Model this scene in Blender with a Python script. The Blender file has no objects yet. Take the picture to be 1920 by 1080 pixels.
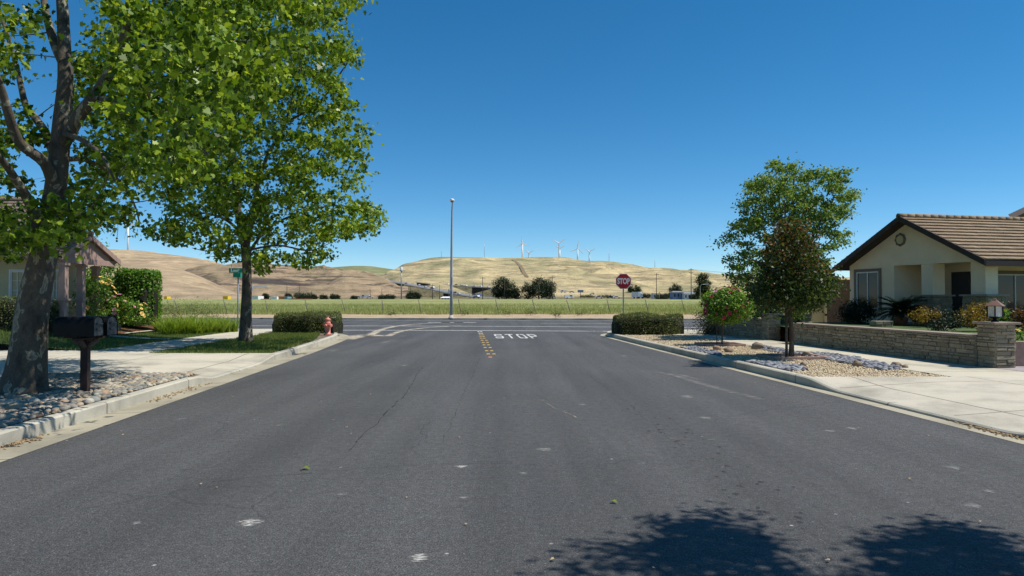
import bpy, math, random
import numpy as np
from mathutils import Vector, Matrix, noise as mnoise

random.seed(7)
RNG = np.random.default_rng(11)
SC = bpy.context.scene
COL = SC.collection
PI = math.pi
R = math.radians

# ------------------------------------------------------------------ camera
F_PX = 1331.0            # focal length in photo pixels (1920 wide)
EYE = 1.6
HORIZON = 563.0
PITCH = math.atan((HORIZON - 540.0) / F_PX)

def ray(px, py):
    x = (px - 960.0) / F_PX
    y = (540.0 - py) / F_PX
    c, s = math.cos(PITCH), math.sin(PITCH)
    # camera looks along +Y, pitched up
    return Vector((x, c - y * s, s + y * c))

def gp(px, py, z=0.0):
    """where a pixel of the photograph meets the level z"""
    r = ray(px, py)
    t = (z - EYE) / r.z
    return Vector((r.x * t, r.y * t, z))

def at(px, py, d):
    """the point seen at a pixel, d metres in front of the camera"""
    r = ray(px, py)
    t = d / r.y
    return Vector((r.x * t, d, EYE + r.z * t))

cam_d = bpy.data.cameras.new("camera")
cam = bpy.data.objects.new("camera", cam_d)
COL.objects.link(cam)
cam.location = (0, 0, EYE)
cam.rotation_euler = (PI / 2 + PITCH, 0, 0)
cam_d.sensor_width = 36.0
cam_d.sensor_fit = 'HORIZONTAL'
cam_d.lens = F_PX / 1920.0 * 36.0
cam_d.clip_start = 0.1
cam_d.clip_end = 20000
SC.camera = cam

# ------------------------------------------------------------------ tags
WL = {}

def tag(o, label=None, cat=None, group=None, kind=None):
    if label: o['label'] = label
    if cat: o['category'] = cat
    if group: o['group'] = group
    if kind: o['kind'] = kind
    return o

def thing(name, label, cat, loc=(0, 0, 0), group=None):
    o = bpy.data.objects.new(name, None)
    COL.objects.link(o)
    o.location = loc
    o.empty_display_size = 0.2
    WL[o.name] = Vector(loc)
    return tag(o, label, cat, group)

def link_mesh(name, me, mats, parent=None, loc=None):
    o = bpy.data.objects.new(name, me)
    COL.objects.link(o)
    for m in (mats if isinstance(mats, (list, tuple)) else [mats]):
        me.materials.append(m)
    if parent is not None:
        o.parent = parent
        off = WL[parent.name]
    else:
        off = Vector(loc) if loc is not None else Vector((0, 0, 0))
        o.location = off
    if off.length > 0:
        me.transform(Matrix.Translation(-off))
    WL[o.name] = off
    return o

class MB:
    """collects shapes into one mesh"""
    def __init__(s):
        s.v, s.f, s.m, s.sm = [], [], [], []
    def add(s, vs, fs, mi=0, smooth=False):
        b = len(s.v)
        s.v.extend([tuple(p) for p in vs])
        for f in fs:
            s.f.append([i + b for i in f])
            s.m.append(mi)
            s.sm.append(smooth)
        return s
    def box(s, c, size, rz=0.0, mi=0, taper=1.0, mat=None):
        x, y, z = size[0] / 2, size[1] / 2, size[2] / 2
        vs = []
        for dz in (-z, z):
            k = taper if dz > 0 else 1.0
            for dx, dy in ((-x, -y), (x, -y), (x, y), (-x, y)):
                vs.append(Vector((dx * k, dy * k, dz)))
        if mat is not None:
            vs = [mat @ p for p in vs]
        elif rz:
            rm = Matrix.Rotation(rz, 3, 'Z')
            vs = [rm @ p for p in vs]
        c = Vector(c)
        vs = [p + c for p in vs]
        return s.add(vs, [(0, 3, 2, 1), (4, 5, 6, 7), (0, 1, 5, 4), (1, 2, 6, 5), (2, 3, 7, 6), (3, 0, 4, 7)], mi)
    def tube(s, path, radii, n=8, mi=0, cap=True, smooth=True, wob=0.0):
        path = [Vector(p) for p in path]
        if not isinstance(radii, (list, tuple)):
            radii = [radii] * len(path)
        vs, fs = [], []
        up = None
        for i, p in enumerate(path):
            a = path[max(i - 1, 0)]; b = path[min(i + 1, len(path) - 1)]
            t = (b - a)
            if t.length < 1e-9: t = Vector((0, 0, 1))
            t.normalize()
            if up is None:
                ref = Vector((1, 0, 0)) if abs(t.x) < 0.8 else Vector((0, 1, 0))
                up = (ref - t * ref.dot(t)).normalized()
            else:
                up = up - t * up.dot(t)
                if up.length < 1e-6:
                    ref = Vector((1, 0, 0)) if abs(t.x) < 0.8 else Vector((0, 1, 0))
                    up = ref - t * ref.dot(t)
                up.normalize()
            sd = t.cross(up)
            for k in range(n):
                a_ = 2 * PI * k / n
                r = radii[i]
                if wob:
                    r *= 1 + wob * mnoise.noise(Vector((math.cos(a_) * 1.3 + p.x, math.sin(a_) * 1.3 + p.y, p.z * 0.9)))
                vs.append(p + up * (math.cos(a_) * r) + sd * (math.sin(a_) * r))
        for i in range(len(path) - 1):
            for k in range(n):
                k2 = (k + 1) % n
                fs.append((i * n + k, i * n + k2, (i + 1) * n + k2, (i + 1) * n + k))
        s.add(vs, fs, mi, smooth)
        if cap:
            b = len(s.v) - len(vs)
            s.f.append([b + k for k in range(n)][::-1]); s.m.append(mi); s.sm.append(False)
            e = b + (len(path) - 1) * n
            s.f.append([e + k for k in range(n)]); s.m.append(mi); s.sm.append(False)
        return s
    def lathe(s, c, prof, n=16, mi=0, smooth=True, sx=1.0, sy=1.0):
        c = Vector(c)
        vs, fs = [], []
        for r, z in prof:
            for k in range(n):
                a = 2 * PI * k / n
                vs.append(c + Vector((math.cos(a) * r * sx, math.sin(a) * r * sy, z)))
        for i in range(len(prof) - 1):
            for k in range(n):
                k2 = (k + 1) % n
                fs.append((i * n + k, i * n + k2, (i + 1) * n + k2, (i + 1) * n + k))
        fs.append(tuple(range(n))[::-1])
        e = (len(prof) - 1) * n
        fs.append(tuple(e + k for k in range(n)))
        return s.add(vs, fs, mi, smooth)
    def prism(s, poly, z0, z1, mi=0):
        n = len(poly)
        vs = [(p[0], p[1], z0) for p in poly] + [(p[0], p[1], z1) for p in poly]
        fs = [tuple(range(n))[::-1], tuple(range(n, 2 * n))]
        for k in range(n):
            k2 = (k + 1) % n
            fs.append((k, k2, n + k2, n + k))
        return s.add(vs, fs, mi)
    def slab(s, quad, thick, mi=0):
        """a 3d polygon given depth along its own normal"""
        q = [Vector(p) for p in quad]
        n = (q[1] - q[0]).cross(q[2] - q[0]).normalized() * thick
        k = len(q)
        vs = q + [p - n for p in q]
        fs = [tuple(range(k)), tuple(range(k, 2 * k))[::-1]]
        for i in range(k):
            j = (i + 1) % k
            fs.append((j, i, k + i, k + j))
        return s.add(vs, fs, mi)
    def sheet(s, poly, z, mi=0):
        return s.add([(p[0], p[1], z) for p in poly], [tuple(range(len(poly)))], mi)
    def build(s, name, mats, parent=None, loc=None, bevel=0.0):
        me = bpy.data.meshes.new(name)
        me.from_pydata(s.v, [], s.f)
        me.polygons.foreach_set('material_index', s.m)
        me.polygons.foreach_set('use_smooth', s.sm)
        me.update()
        o = link_mesh(name, me, mats, parent, loc)
        if bevel:
            b = o.modifiers.new('bevel', 'BEVEL'); b.width = bevel; b.segments = 2; b.limit_method = 'ANGLE'
        return o

def mesh_np(name, V, F, smooth=False):
    """V (n,3), F (m,k) fixed-size polygons"""
    V = np.ascontiguousarray(V, dtype=np.float32); F = np.ascontiguousarray(F, dtype=np.int32)
    me = bpy.data.meshes.new(name)
    me.vertices.add(len(V)); me.vertices.foreach_set('co', V.ravel())
    k = F.shape[1]
    me.loops.add(F.size); me.loops.foreach_set('vertex_index', F.ravel())
    me.polygons.add(len(F))
    me.polygons.foreach_set('loop_start', np.arange(0, F.size, k, dtype=np.int32))
    me.polygons.foreach_set('loop_total', np.full(len(F), k, dtype=np.int32))
    if smooth: me.polygons.foreach_set('use_smooth', np.ones(len(F), dtype=bool))
    me.update(calc_edges=True)
    return me

# ------------------------------------------------------------------ materials
class NT:
    def __init__(s, name):
        s.m = bpy.data.materials.new(name); s.m.use_nodes = True
        s.n = s.m.node_tree.nodes; s.l = s.m.node_tree.links
        s.n.clear()
        s.out = s.n.new('ShaderNodeOutputMaterial')
        s.b = s.n.new('ShaderNodeBsdfPrincipled')
        s.l.new(s.b.outputs[0], s.out.inputs[0])
        s.b.inputs['Specular IOR Level'].default_value = 0.3
    def node(s, t, **kw):
        n = s.n.new(t)
        for k, v in kw.items(): setattr(n, k, v)
        return n
    def link(s, a, b): s.l.new(a, b)
    def coord(s, scale=(1, 1, 1), rot=(0, 0, 0), src='world'):
        if src == 'world':
            g = s.node('ShaderNodeNewGeometry'); o = g.outputs['Position']
        else:
            g = s.node('ShaderNodeTexCoord'); o = g.outputs['Object']
        mp = s.node('ShaderNodeMapping')
        mp.inputs['Scale'].default_value = scale; mp.inputs['Rotation'].default_value = rot
        s.link(o, mp.inputs[0])
        return mp.outputs[0]
    def noise(s, vec, scale, detail=4, rough=0.55, dist=0.0):
        n = s.node('ShaderNodeTexNoise')
        n.inputs['Scale'].default_value = scale; n.inputs['Detail'].default_value = detail
        n.inputs['Roughness'].default_value = rough; n.inputs['Distortion'].default_value = dist
        s.link(vec, n.inputs['Vector'])
        return n.outputs['Fac']
    def voro(s, vec, scale, feature='F1', rand=1.0, out='Distance'):
        n = s.node('ShaderNodeTexVoronoi', feature=feature)
        n.inputs['Scale'].default_value = scale; n.inputs['Randomness'].default_value = rand
        s.link(vec, n.inputs['Vector'])
        return n.outputs[out]
    def ramp(s, fac, stops, interp='LINEAR'):
        n = s.node('ShaderNodeValToRGB'); n.color_ramp.interpolation = interp
        e = n.color_ramp.elements
        while len(e) < len(stops): e.new(0.5)
        for i, (p, c) in enumerate(stops):
            e[i].position = p
            e[i].color = (c, c, c, 1) if isinstance(c, (int, float)) else (*c[:3], 1)
        s.link(fac, n.inputs[0])
        return n.outputs['Color']
    def mix(s, fac, a, b, mode='MIX'):
        n = s.node('ShaderNodeMix', data_type='RGBA', blend_type=mode)
        for sock, v in ((n.inputs[0], fac), (n.inputs[6], a), (n.inputs[7], b)):
            if isinstance(v, (int, float)): sock.default_value = v if sock == n.inputs[0] else (v, v, v, 1)
            elif isinstance(v, (tuple, list)): sock.default_value = (*v[:3], 1)
            else: s.link(v, sock)
        return n.outputs[2]
    def math(s, op, a, b=0.0, clamp=False):
        n = s.node('ShaderNodeMath', operation=op, use_clamp=clamp)
        for i, v in enumerate((a, b)):
            if isinstance(v, (int, float)): n.inputs[i].default_value = v
            else: s.link(v, n.inputs[i])
        return n.outputs[0]
    def col(s, v):
        if isinstance(v, (tuple, list)): s.b.inputs['Base Color'].default_value = (*v[:3], 1)
        else: s.link(v, s.b.inputs['Base Color'])
    def rough(s, v):
        if isinstance(v, (int, float)): s.b.inputs['Roughness'].default_value = v
        else: s.link(v, s.b.inputs['Roughness'])
    def bump(s, h, strength=0.3, dist=0.02):
        n = s.node('ShaderNodeBump')
        n.inputs['Strength'].default_value = strength; n.inputs['Distance'].default_value = dist
        s.link(h, n.inputs['Height']); s.link(n.outputs[0], s.b.inputs['Normal'])
    def island(s):
        g = s.node('ShaderNodeNewGeometry'); return g.outputs['Random Per Island']
    def objrand(s):
        g = s.node('ShaderNodeObjectInfo'); return g.outputs['Random']

def mat_plain(name, c, rough=0.6, var=0.12, scale=6.0, bump=0.0, metal=0.0, src='world', bscale=None):
    t = NT(name)
    v = t.coord(src=src)
    n = t.noise(v, scale, 5, 0.6)
    lo = tuple(x * (1 - var) for x in c); hi = tuple(min(1, x * (1 + var)) for x in c)
    t.col(t.ramp(n, [(0.3, lo), (0.7, hi)]))
    t.rough(rough)
    t.b.inputs['Metallic'].default_value = metal
    if bump: t.bump(t.noise(v, bscale or scale * 8, 4, 0.6), bump, 0.02)
    return t.m

def mat_leaf(name, dark, mid, light, trans=0.35, rough=0.45, tcol=None):
    t = NT(name)
    r = t.island()
    v = t.coord()
    big = t.noise(v, 0.9, 2)
    f = t.math('ADD', t.math('MULTIPLY', r, 0.75), t.math('MULTIPLY', t.math('SUBTRACT', big, 0.5), 0.7))
    c = t.ramp(f, [(0.05, dark), (0.45, mid), (0.85, light)])
    t.col(c); t.rough(rough)
    t.b.inputs['Specular IOR Level'].default_value = 0.22
    tr = t.node('ShaderNodeBsdfTranslucent')
    t.link(t.mix(1.0, c, tcol or (1.5, 1.45, 0.55), 'MULTIPLY'), tr.inputs['Color'])
    mx = t.node('ShaderNodeMixShader'); mx.inputs[0].default_value = trans
    t.link(t.b.outputs[0], mx.inputs[1]); t.link(tr.outputs[0], mx.inputs[2])
    t.link(mx.outputs[0], t.out.inputs[0])
    return t.m

# ------------------------------------------------------------------ leaves
def leaf_shape(kind):
    if kind == 'maple':      # a lobed sycamore leaf, stalk end at the origin
        half = [(0.0, 0.0), (0.16, 0.05), (0.46, 0.02), (0.34, 0.22), (0.56, 0.42), (0.27, 0.46), (0.22, 0.74), (0.0, 1.0)]
    elif kind == 'oval':
        half = [(0.0, 0.0), (0.24, 0.25), (0.26, 0.55), (0.0, 1.0)]
    elif kind == 'lance':
        half = [(0.0, 0.0), (0.12, 0.3), (0.11, 0.6), (0.0, 1.0)]
    elif kind == 'round':
        half = [(0.0, 0.0), (0.34, 0.2), (0.4, 0.6), (0.0, 0.95)]
    pts = half + [(-x, y) for x, y in half[-2:0:-1]]
    P = np.array([(x, y, -0.22 * abs(x) - 0.16 * y * y) for x, y in pts], dtype=np.float64)
    return P

def leaf_mesh(name, C, size, kind='oval', up=0.6, out=None, jitter=0.9, rng=RNG, droop=0.0):
    """C (n,3) positions; each leaf a polygon of its own, its normal mixing up, outward and chance"""
    T = leaf_shape(kind)
    n = len(C)
    N = rng.normal(size=(n, 3)) * jitter
    N[:, 2] += up
    if out is not None: N += out
    N /= np.linalg.norm(N, axis=1, keepdims=True) + 1e-9
    A = rng.normal(size=(n, 3))
    A[:, 2] -= droop
    A -= N * np.sum(A * N, axis=1, keepdims=True)
    A /= np.linalg.norm(A, axis=1, keepdims=True) + 1e-9
    B = np.cross(A, N)
    S = (size * rng.uniform(0.65, 1.25, size=n))[:, None, None]
    V = C[:, None, :] + S * (T[None, :, 0:1] * B[:, None, :] + T[None, :, 1:2] * A[:, None, :] + T[None, :, 2:3] * N[:, None, :])
    k = len(T)
    F = np.arange(n * k).reshape(n, k)
    return mesh_np(name, V.reshape(-1, 3), F)

def in_poly(px, py, poly):
    c = False
    n = len(poly)
    j = n - 1
    for i in range(n):
        xi, yi = poly[i]; xj, yj = poly[j]
        if (yi > py) != (yj > py) and px < (xj - xi) * (py - yi) / (yj - yi) + xi:
            c = not c
        j = i
    return c

class Tree:
    """limbs given by hand, twigs grown from them to each clump of leaves"""
    def __init__(s, seed):
        s.rng = np.random.default_rng(seed)
        s.nodes, s.rad = [], []
        s.mb = MB()
    def limb(s, pts, r0, r1, n=10, sub=4, wob=0.12, flare=0.0):
        pts = [Vector(p) for p in pts]
        path = []
        m = len(pts)
        for i in range(m - 1):       # Catmull-Rom
            p0 = pts[max(i - 1, 0)]; p1 = pts[i]; p2 = pts[i + 1]; p3 = pts[min(i + 2, m - 1)]
            for k in range(sub):
                t = k / sub
                path.append(0.5 * ((2 * p1) + (p2 - p0) * t + (2 * p0 - 5 * p1 + 4 * p2 - p3) * t * t + (3 * p1 - p0 - 3 * p2 + p3) * t ** 3))
        path.append(pts[-1])
        rad = []
        for i in range(len(path)):
            t = i / (len(path) - 1)
            r = r0 + (r1 - r0) * t
            if flare: r *= 1 + flare * math.exp(-t * len(path) / 2.2)
            rad.append(r)
        s.mb.tube(path, rad, n, wob=wob)
        for p, r in zip(path, rad):
            s.nodes.append(p); s.rad.append(r)
        return path
    def twigs(s, clumps, rmin=0.008, k=0.012, sag=0.1, skip=3):
        A = np.array([tuple(p) for p in s.nodes]); Rr = np.array(s.rad)
        clumps = np.array(clumps)
        base = A[skip:]
        d0 = np.array([np.min(np.linalg.norm(base - c, axis=1)) for c in clumps])
        order = np.argsort(d0)
        nodes = [tuple(x) for x in A[skip:]]; rads = list(Rr[skip:])
        for ci in order:
            c = clumps[ci]
            NA = np.array(nodes)
            dv = c - NA
            dist = np.linalg.norm(dv, axis=1)
            cost = dist + 0.6 * np.maximum(0, -dv[:, 2]) - 0.8 * np.minimum(np.array(rads), 0.1)
            i = int(np.argmin(cost))
            p0 = Vector(nodes[i]); p1 = Vector(c)
            L = (p1 - p0).length
            if L < 0.05: continue
            r0 = min(rads[i] * 0.7, rmin + k * L)
            mid = (p0 + p1) * 0.5 + Vector(s.rng.normal(size=3) * 0.09 * L) + Vector((0, 0, sag * L))
            path = []
            for t in (0, .25, .5, .75, 1.0):
                path.append(p0 * (1 - t) ** 2 + mid * (2 * t * (1 - t)) + p1 * t * t)
            rr = [r0 + (rmin * 0.6 - r0) * t for t in (0, .25, .5, .75, 1.0)]
            s.mb.tube(path, rr, 5, cap=False)
            for p, r in zip(path[1:], rr[1:]):
                nodes.append(tuple(p)); rads.append(r)

def px_clumps(polys, d0, dsig, n, rng, mind=0.45, dmin=None, dmax=None):
    """clump centres spread through the volume a crown fills: polys = [(polygon, weight)]"""
    out = []
    boxes = []
    areas = []
    for poly, w in polys:
        xs = [p[0] for p in poly]; ys = [p[1] for p in poly]
        boxes.append((min(xs), max(xs), min(ys), max(ys)))
        areas.append((max(xs) - min(xs)) * (max(ys) - min(ys)) * w)
    areas = np.array(areas) / sum(areas)
    tries = 0
    while len(out) < n and tries < n * 60:
        tries += 1
        i = rng.choice(len(polys), p=areas)
        x0, x1, y0, y1 = boxes[i]
        px, py = rng.uniform(x0, x1), rng.uniform(y0, y1)
        if not in_poly(px, py, polys[i][0]): continue
        d = d0 + rng.uniform(-1, 1) * dsig
        p = at(px, py, d)
        if out:
            A = np.array(out[-400:])
            if np.min(np.sum((A - np.array(p)) ** 2, axis=1)) < mind ** 2: continue
        out.append(tuple(p))
    return np.array(out)

def scatter(clumps, per, spread, rng, flat=0.6):
    n = len(clumps)
    k = rng.poisson(per, n)
    idx = np.repeat(np.arange(n), k)
    sc = rng.uniform(0.6, 1.3, n)[idx][:, None]
    off = rng.normal(size=(len(idx), 3)) * spread * sc
    off[:, 2] *= flat
    return clumps[idx] + off, off

def ellipsoid_clumps(c, rad, n, rng, shell=0.55, zmin=None, bump=0.25):
    out = []
    c = np.array(c); rad = np.array(rad)
    while len(out) < n:
        v = rng.normal(size=3); v /= np.linalg.norm(v)
        r = rng.uniform(shell, 1.0) ** 0.7
        b = 1 + bump * mnoise.noise(Vector(tuple(v * 2.3 + c)))
        p = c + v * rad * r * b
        if zmin is not None and p[2] < zmin: continue
        out.append(p)
    return np.array(out)

def G(d):
    """level of the land with distance"""
    return float(np.interp(d, [-100, 78, 250, 400, 700, 1000, 1400, 3000], [0, 0, 1.5, 2.5, 4.6, 7.2, 12, 20]))
# ------------------------------------------------------------------ material library
ROAD_ROT = math.atan(0.068)
M = {}

def m_asphalt():
    t = NT('asphalt')
    v = t.coord()
    vr = t.coord(rot=(0, 0, -ROAD_ROT))
    fine = t.noise(v, 95, 3, 0.75)
    mid = t.noise(v, 9, 5, 0.6)
    big = t.noise(v, 0.35, 4, 0.55, 0.4)
    streak = t.noise(t.coord((1.1, 0.06, 1), (0, 0, -ROAD_ROT)), 1.0, 4, 0.6)
    c = t.ramp(big, [(0.32, (0.056, 0.0555, 0.054)), (0.5, (0.073, 0.0725, 0.071)), (0.72, (0.102, 0.100, 0.096))])
    c = t.mix(0.68, c, t.ramp(streak, [(0.36, (0.056, 0.0555, 0.054)), (0.60, (0.094, 0.093, 0.091))]))
    c = t.mix(t.ramp(mid, [(0.42, 0.0), (0.62, 0.30)]), c, (0.052, 0.052, 0.051))
    # stone in the mix: light and dark grains
    c = t.mix(1.0, c, t.ramp(fine, [(0.36, (0.30, 0.30, 0.30)), (0.5, (0.92, 0.92, 0.93)), (0.66, (2.1, 2.05, 2.0))]), 'MULTIPLY')
    grain = t.noise(v, 26, 5, 0.85)
    c = t.mix(1.0, c, t.ramp(grain, [(0.30, (0.50, 0.50, 0.51)), (0.5, (0.98, 0.98, 0.98)), (0.70, (1.65, 1.63, 1.6))]), 'MULTIPLY')
    # scattered pale chips and grit
    ch = t.voro(v, 3.3)
    chm = t.ramp(ch, [(0.030, 1.0), (0.055, 0.0)])
    chm = t.mix(1.0, chm, t.ramp(t.noise(v, 0.8, 2), [(0.45, 0.0), (0.6, 1.0)]), 'MULTIPLY')
    c = t.mix(chm, c, (0.40, 0.39, 0.35))
    ch2 = t.voro(v, 14)
    c = t.mix(t.ramp(ch2, [(0.05, 0.6), (0.11, 0.0)]), c, (0.27, 0.27, 0.26))
    # oil drips
    od = t.voro(t.coord((1.0, 0.55, 1)), 5.5)
    odm = t.mix(1.0, t.ramp(od, [(0.06, 1.0), (0.16, 0.0)]), t.ramp(t.noise(v, 0.55, 2), [(0.58, 0.0), (0.66, 1.0)]), 'MULTIPLY')
    c = t.mix(t.math('MULTIPLY', odm, 0.6), c, (0.04, 0.04, 0.042))
    # hairline cracks
    wob = t.node('ShaderNodeTexNoise'); wob.inputs['Scale'].default_value = 2.0; wob.inputs['Detail'].default_value = 5
    t.link(v, wob.inputs['Vector'])
    va = t.node('ShaderNodeVectorMath', operation='MULTIPLY_ADD')
    t.link(wob.outputs['Color'], va.inputs[0]); va.inputs[1].default_value = (0.5, 0.5, 0.0); t.link(vr, va.inputs[2])
    cr = t.voro(va.outputs[0], 0.24, 'DISTANCE_TO_EDGE')
    crm = t.mix(1.0, t.ramp(cr, [(0.0015, 1.0), (0.0045, 0.0)]), t.ramp(t.noise(v, 0.22, 2), [(0.44, 0.0), (0.52, 1.0)]), 'MULTIPLY')
    c = t.mix(t.math('MULTIPLY', crm, 0.3), c, (0.02, 0.02, 0.021))
    # pale scuffs
    sc = t.noise(t.coord((0.5, 2.2, 1), (0, 0, 0.5)), 2.2, 6, 0.75)
    c = t.mix(t.ramp(sc, [(0.66, 0.0), (0.80, 0.4)]), c, (0.22, 0.215, 0.20))
    t.col(c)
    t.rough(t.ramp(mid, [(0.3, 0.72), (0.7, 0.9)]))
    t.b.inputs['Specular IOR Level'].default_value = 0.35
    t.bump(t.math('ADD', t.noise(v, 120, 3, 0.75), t.math('MULTIPLY', crm, -0.6)), 0.75, 0.012)
    return t.m

def m_concrete(name, base=(0.50, 0.455, 0.35), joints=(1.5, 1.5), rot=ROAD_ROT, off=(0, 0), jw=0.018, stain=0.6):
    t = NT(name)
    v = t.coord()
    n1 = t.noise(v, 0.7, 6, 0.62, 0.3)
    n2 = t.noise(v, 60, 3, 0.7)
    lo = tuple(x * 0.62 for x in base); hi = tuple(x * 1.10 for x in base)
    c = t.ramp(n1, [(0.3, lo), (0.52, base), (0.75, hi)])
    c = t.mix(1.0, c, t.ramp(n2, [(0.3, (0.86, 0.86, 0.86)), (0.7, (1.1, 1.1, 1.1))]), 'MULTIPLY')
    n3 = t.noise(v, 3.1, 5, 0.7)
    c = t.mix(t.ramp(n3, [(0.6, 0.0), (0.78, stain)]), c, (base[0] * 0.5, base[1] * 0.46, base[2] * 0.4))
    sp = t.voro(v, 4.0)
    c = t.mix(t.ramp(sp, [(0.025, 0.7), (0.05, 0.0)]), c, (0.12, 0.1, 0.07))
    if joints:
        vr = t.coord(rot=(0, 0, -rot))
        sx = t.node('ShaderNodeSeparateXYZ'); t.link(vr, sx.inputs[0])
        msk = None
        for ax, w, o in ((0, joints[0], off[0]), (1, joints[1], off[1])):
            if not w: continue
            wv = t.math('MULTIPLY', t.noise(v, 1.5, 2), 0.03)
            a = t.math('ADD', t.math('ADD', sx.outputs[ax], o), wv)
            f = t.math('ABSOLUTE', t.math('SUBTRACT', t.math('FRACT', t.math('DIVIDE', a, w)), 0.5))
            k = t.math('LESS_THAN', f, jw / w)
            msk = k if msk is None else t.math('MAXIMUM', msk, k)
        c = t.mix(t.math('MULTIPLY', msk, 0.75), c, (base[0] * 0.25, base[1] * 0.22, base[2] * 0.2))
    t.col(c); t.rough(0.85)
    t.bump(n2, 0.25, 0.01)
    return t.m

def m_soil(name, a, b, c3, scale=3.0, bump=0.6):
    t = NT(name)
    v = t.coord()
    n1 = t.noise(v, scale, 6, 0.68)
    n2 = t.noise(v, scale * 14, 4, 0.7)
    c = t.ramp(n1, [(0.3, a), (0.5, b), (0.72, c3)])
    c = t.mix(1.0, c, t.ramp(n2, [(0.3, (0.6, 0.6, 0.6)), (0.7, (1.3, 1.3, 1.3))]), 'MULTIPLY')
    t.col(c); t.rough(0.95)
    t.bump(n2, bump, 0.03)
    return t.m

def m_hill(name, tan, brown, green, gmix=0.3, sc=1.0, streak=(0.004, 0.004, 0.06)):
    t = NT(name)
    v = t.coord()
    n1 = t.noise(t.coord((0.006 * sc, 0.004 * sc, 0.03 * sc)), 1.0, 7, 0.62, 0.6)
    st = t.noise(t.coord(streak, (0.0, 0.12, 0.3)), 1.0, 7, 0.68, 1.2)
    n3 = t.noise(t.coord((0.05, 0.035, 0.14)), 1.0, 9, 0.78)
    c = t.ramp(st, [(0.33, brown), (0.42, tan), (0.48, tuple(min(1, x * 1.18) for x in tan)), (0.53, tan), (0.58, brown), (0.66, tan)])
    c = t.mix(t.ramp(n1, [(0.42, 0.0), (0.66, gmix)]), c, green)
    c = t.mix(1.0, c, t.ramp(n3, [(0.3, (0.62, 0.62, 0.64)), (0.7, (1.32, 1.30, 1.27))]), 'MULTIPLY')
    # darker cattle terraces and dry bushes
    sp = t.voro(t.coord((0.03, 0.03, 0.06)), 1.0)
    c = t.mix(t.ramp(sp, [(0.06, 0.5), (0.14, 0.0)]), c, (0.09, 0.085, 0.04))
    t.col(c); t.rough(0.95); t.b.inputs['Specular IOR Level'].default_value = 0.1
    t.bump(n3, 0.7, 8.0)
    return t.m

def m_bark(name, cols, scale=5.0, patch=True):
    t = NT(name)
    v = t.coord((1, 1, 0.55))
    n1 = t.noise(v, scale, 4, 0.55, 0.35)
    n2 = t.noise(v, scale * 6, 4, 0.7)
    c = t.ramp(n1, [(0.30, cols[0]), (0.46, cols[1]), (0.575, cols[1]), (0.605, cols[2]), (0.70, cols[1])], 'LINEAR')
    c = t.mix(1.0, c, t.ramp(n2, [(0.3, (0.7, 0.7, 0.7)), (0.7, (1.2, 1.2, 1.2))]), 'MULTIPLY')
    t.col(c); t.rough(0.9)
    t.bump(t.math('ADD', n2, n1), 0.8, 0.02)
    return t.m

def m_stone(name, cols):
    t = NT(name)
    v = t.coord()
    r = t.island()
    c = t.ramp(r, [(i / (len(cols) - 1), k) for i, k in enumerate(cols)])
    n = t.noise(v, 22, 5, 0.7)
    c = t.mix(1.0, c, t.ramp(n, [(0.25, (0.68, 0.68, 0.68)), (0.75, (1.25, 1.25, 1.22))]), 'MULTIPLY')
    t.col(c); t.rough(0.85); t.bump(n, 0.5, 0.02)
    return t.m

def m_objstone(name, cols):
    t = NT(name)
    v = t.coord(src='object')
    r = t.objrand()
    c = t.ramp(r, [(i / (len(cols) - 1), k) for i, k in enumerate(cols)])
    n = t.noise(v, 14, 5, 0.7)
    c = t.mix(1.0, c, t.ramp(n, [(0.25, (0.78, 0.78, 0.78)), (0.75, (1.18, 1.18, 1.15))]), 'MULTIPLY')
    t.col(c); t.rough(0.7); t.bump(n, 0.2, 0.01)
    return t.m

def m_field():
    t = NT('field_grass')
    v = t.coord()
    n1 = t.noise(t.coord((0.035, 0.012, 1)), 1.0, 6, 0.65)
    n2 = t.noise(t.coord((1.1, 0.35, 1)), 1.0, 5, 0.75)
    n3 = t.noise(t.coord((0.30, 0.08, 1)), 1.0, 5, 0.7)
    c = t.ramp(n1, [(0.3, (0.20, 0.225, 0.088)), (0.5, (0.265, 0.28, 0.12)), (0.7, (0.33, 0.32, 0.155))])
    c = t.mix(t.ramp(n3, [(0.45, 0.0), (0.7, 0.5)]), c, (0.33, 0.30, 0.13))
    c = t.mix(1.0, c, t.ramp(n2, [(0.3, (0.62, 0.66, 0.55)), (0.7, (1.28, 1.26, 1.2))]), 'MULTIPLY')
    t.col(c); t.rough(0.95); t.b.inputs['Specular IOR Level'].default_value = 0.1
    t.bump(n2, 0.8, 0.3)
    return t.m

M['asphalt'] = m_asphalt()
M['walk'] = m_concrete('sidewalk_concrete', joints=(0, 1.5), off=(0, 0.4))
M['drive'] = m_concrete('driveway_concrete', base=(0.50, 0.455, 0.36), joints=(2.2, 2.9), off=(0.35, 0.9), stain=0.35)
M['kerb'] = m_concrete('kerb_concrete', base=(0.45, 0.42, 0.34), joints=(0, 3.0), stain=0.7)
M['gutter'] = m_concrete('gutter_concrete', base=(0.36, 0.325, 0.24), joints=(0, 3.0), stain=0.8)
M['paint_white'] = mat_plain('worn_white_paint', (0.54, 0.53, 0.50), 0.7, 0.4, 5.0, 0.2)
M['soil'] = m_soil('garden_soil', (0.10, 0.075, 0.05), (0.17, 0.13, 0.09), (0.25, 0.2, 0.14))
M['sand'] = m_soil('sandy_ground', (0.34, 0.26, 0.16), (0.45, 0.36, 0.235), (0.55, 0.46, 0.32), 5.0, 0.4)
M['verge'] = m_soil('dirt_verge', (0.30, 0.205, 0.115), (0.42, 0.31, 0.19), (0.50, 0.39, 0.26), 0.7, 0.5)
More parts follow.
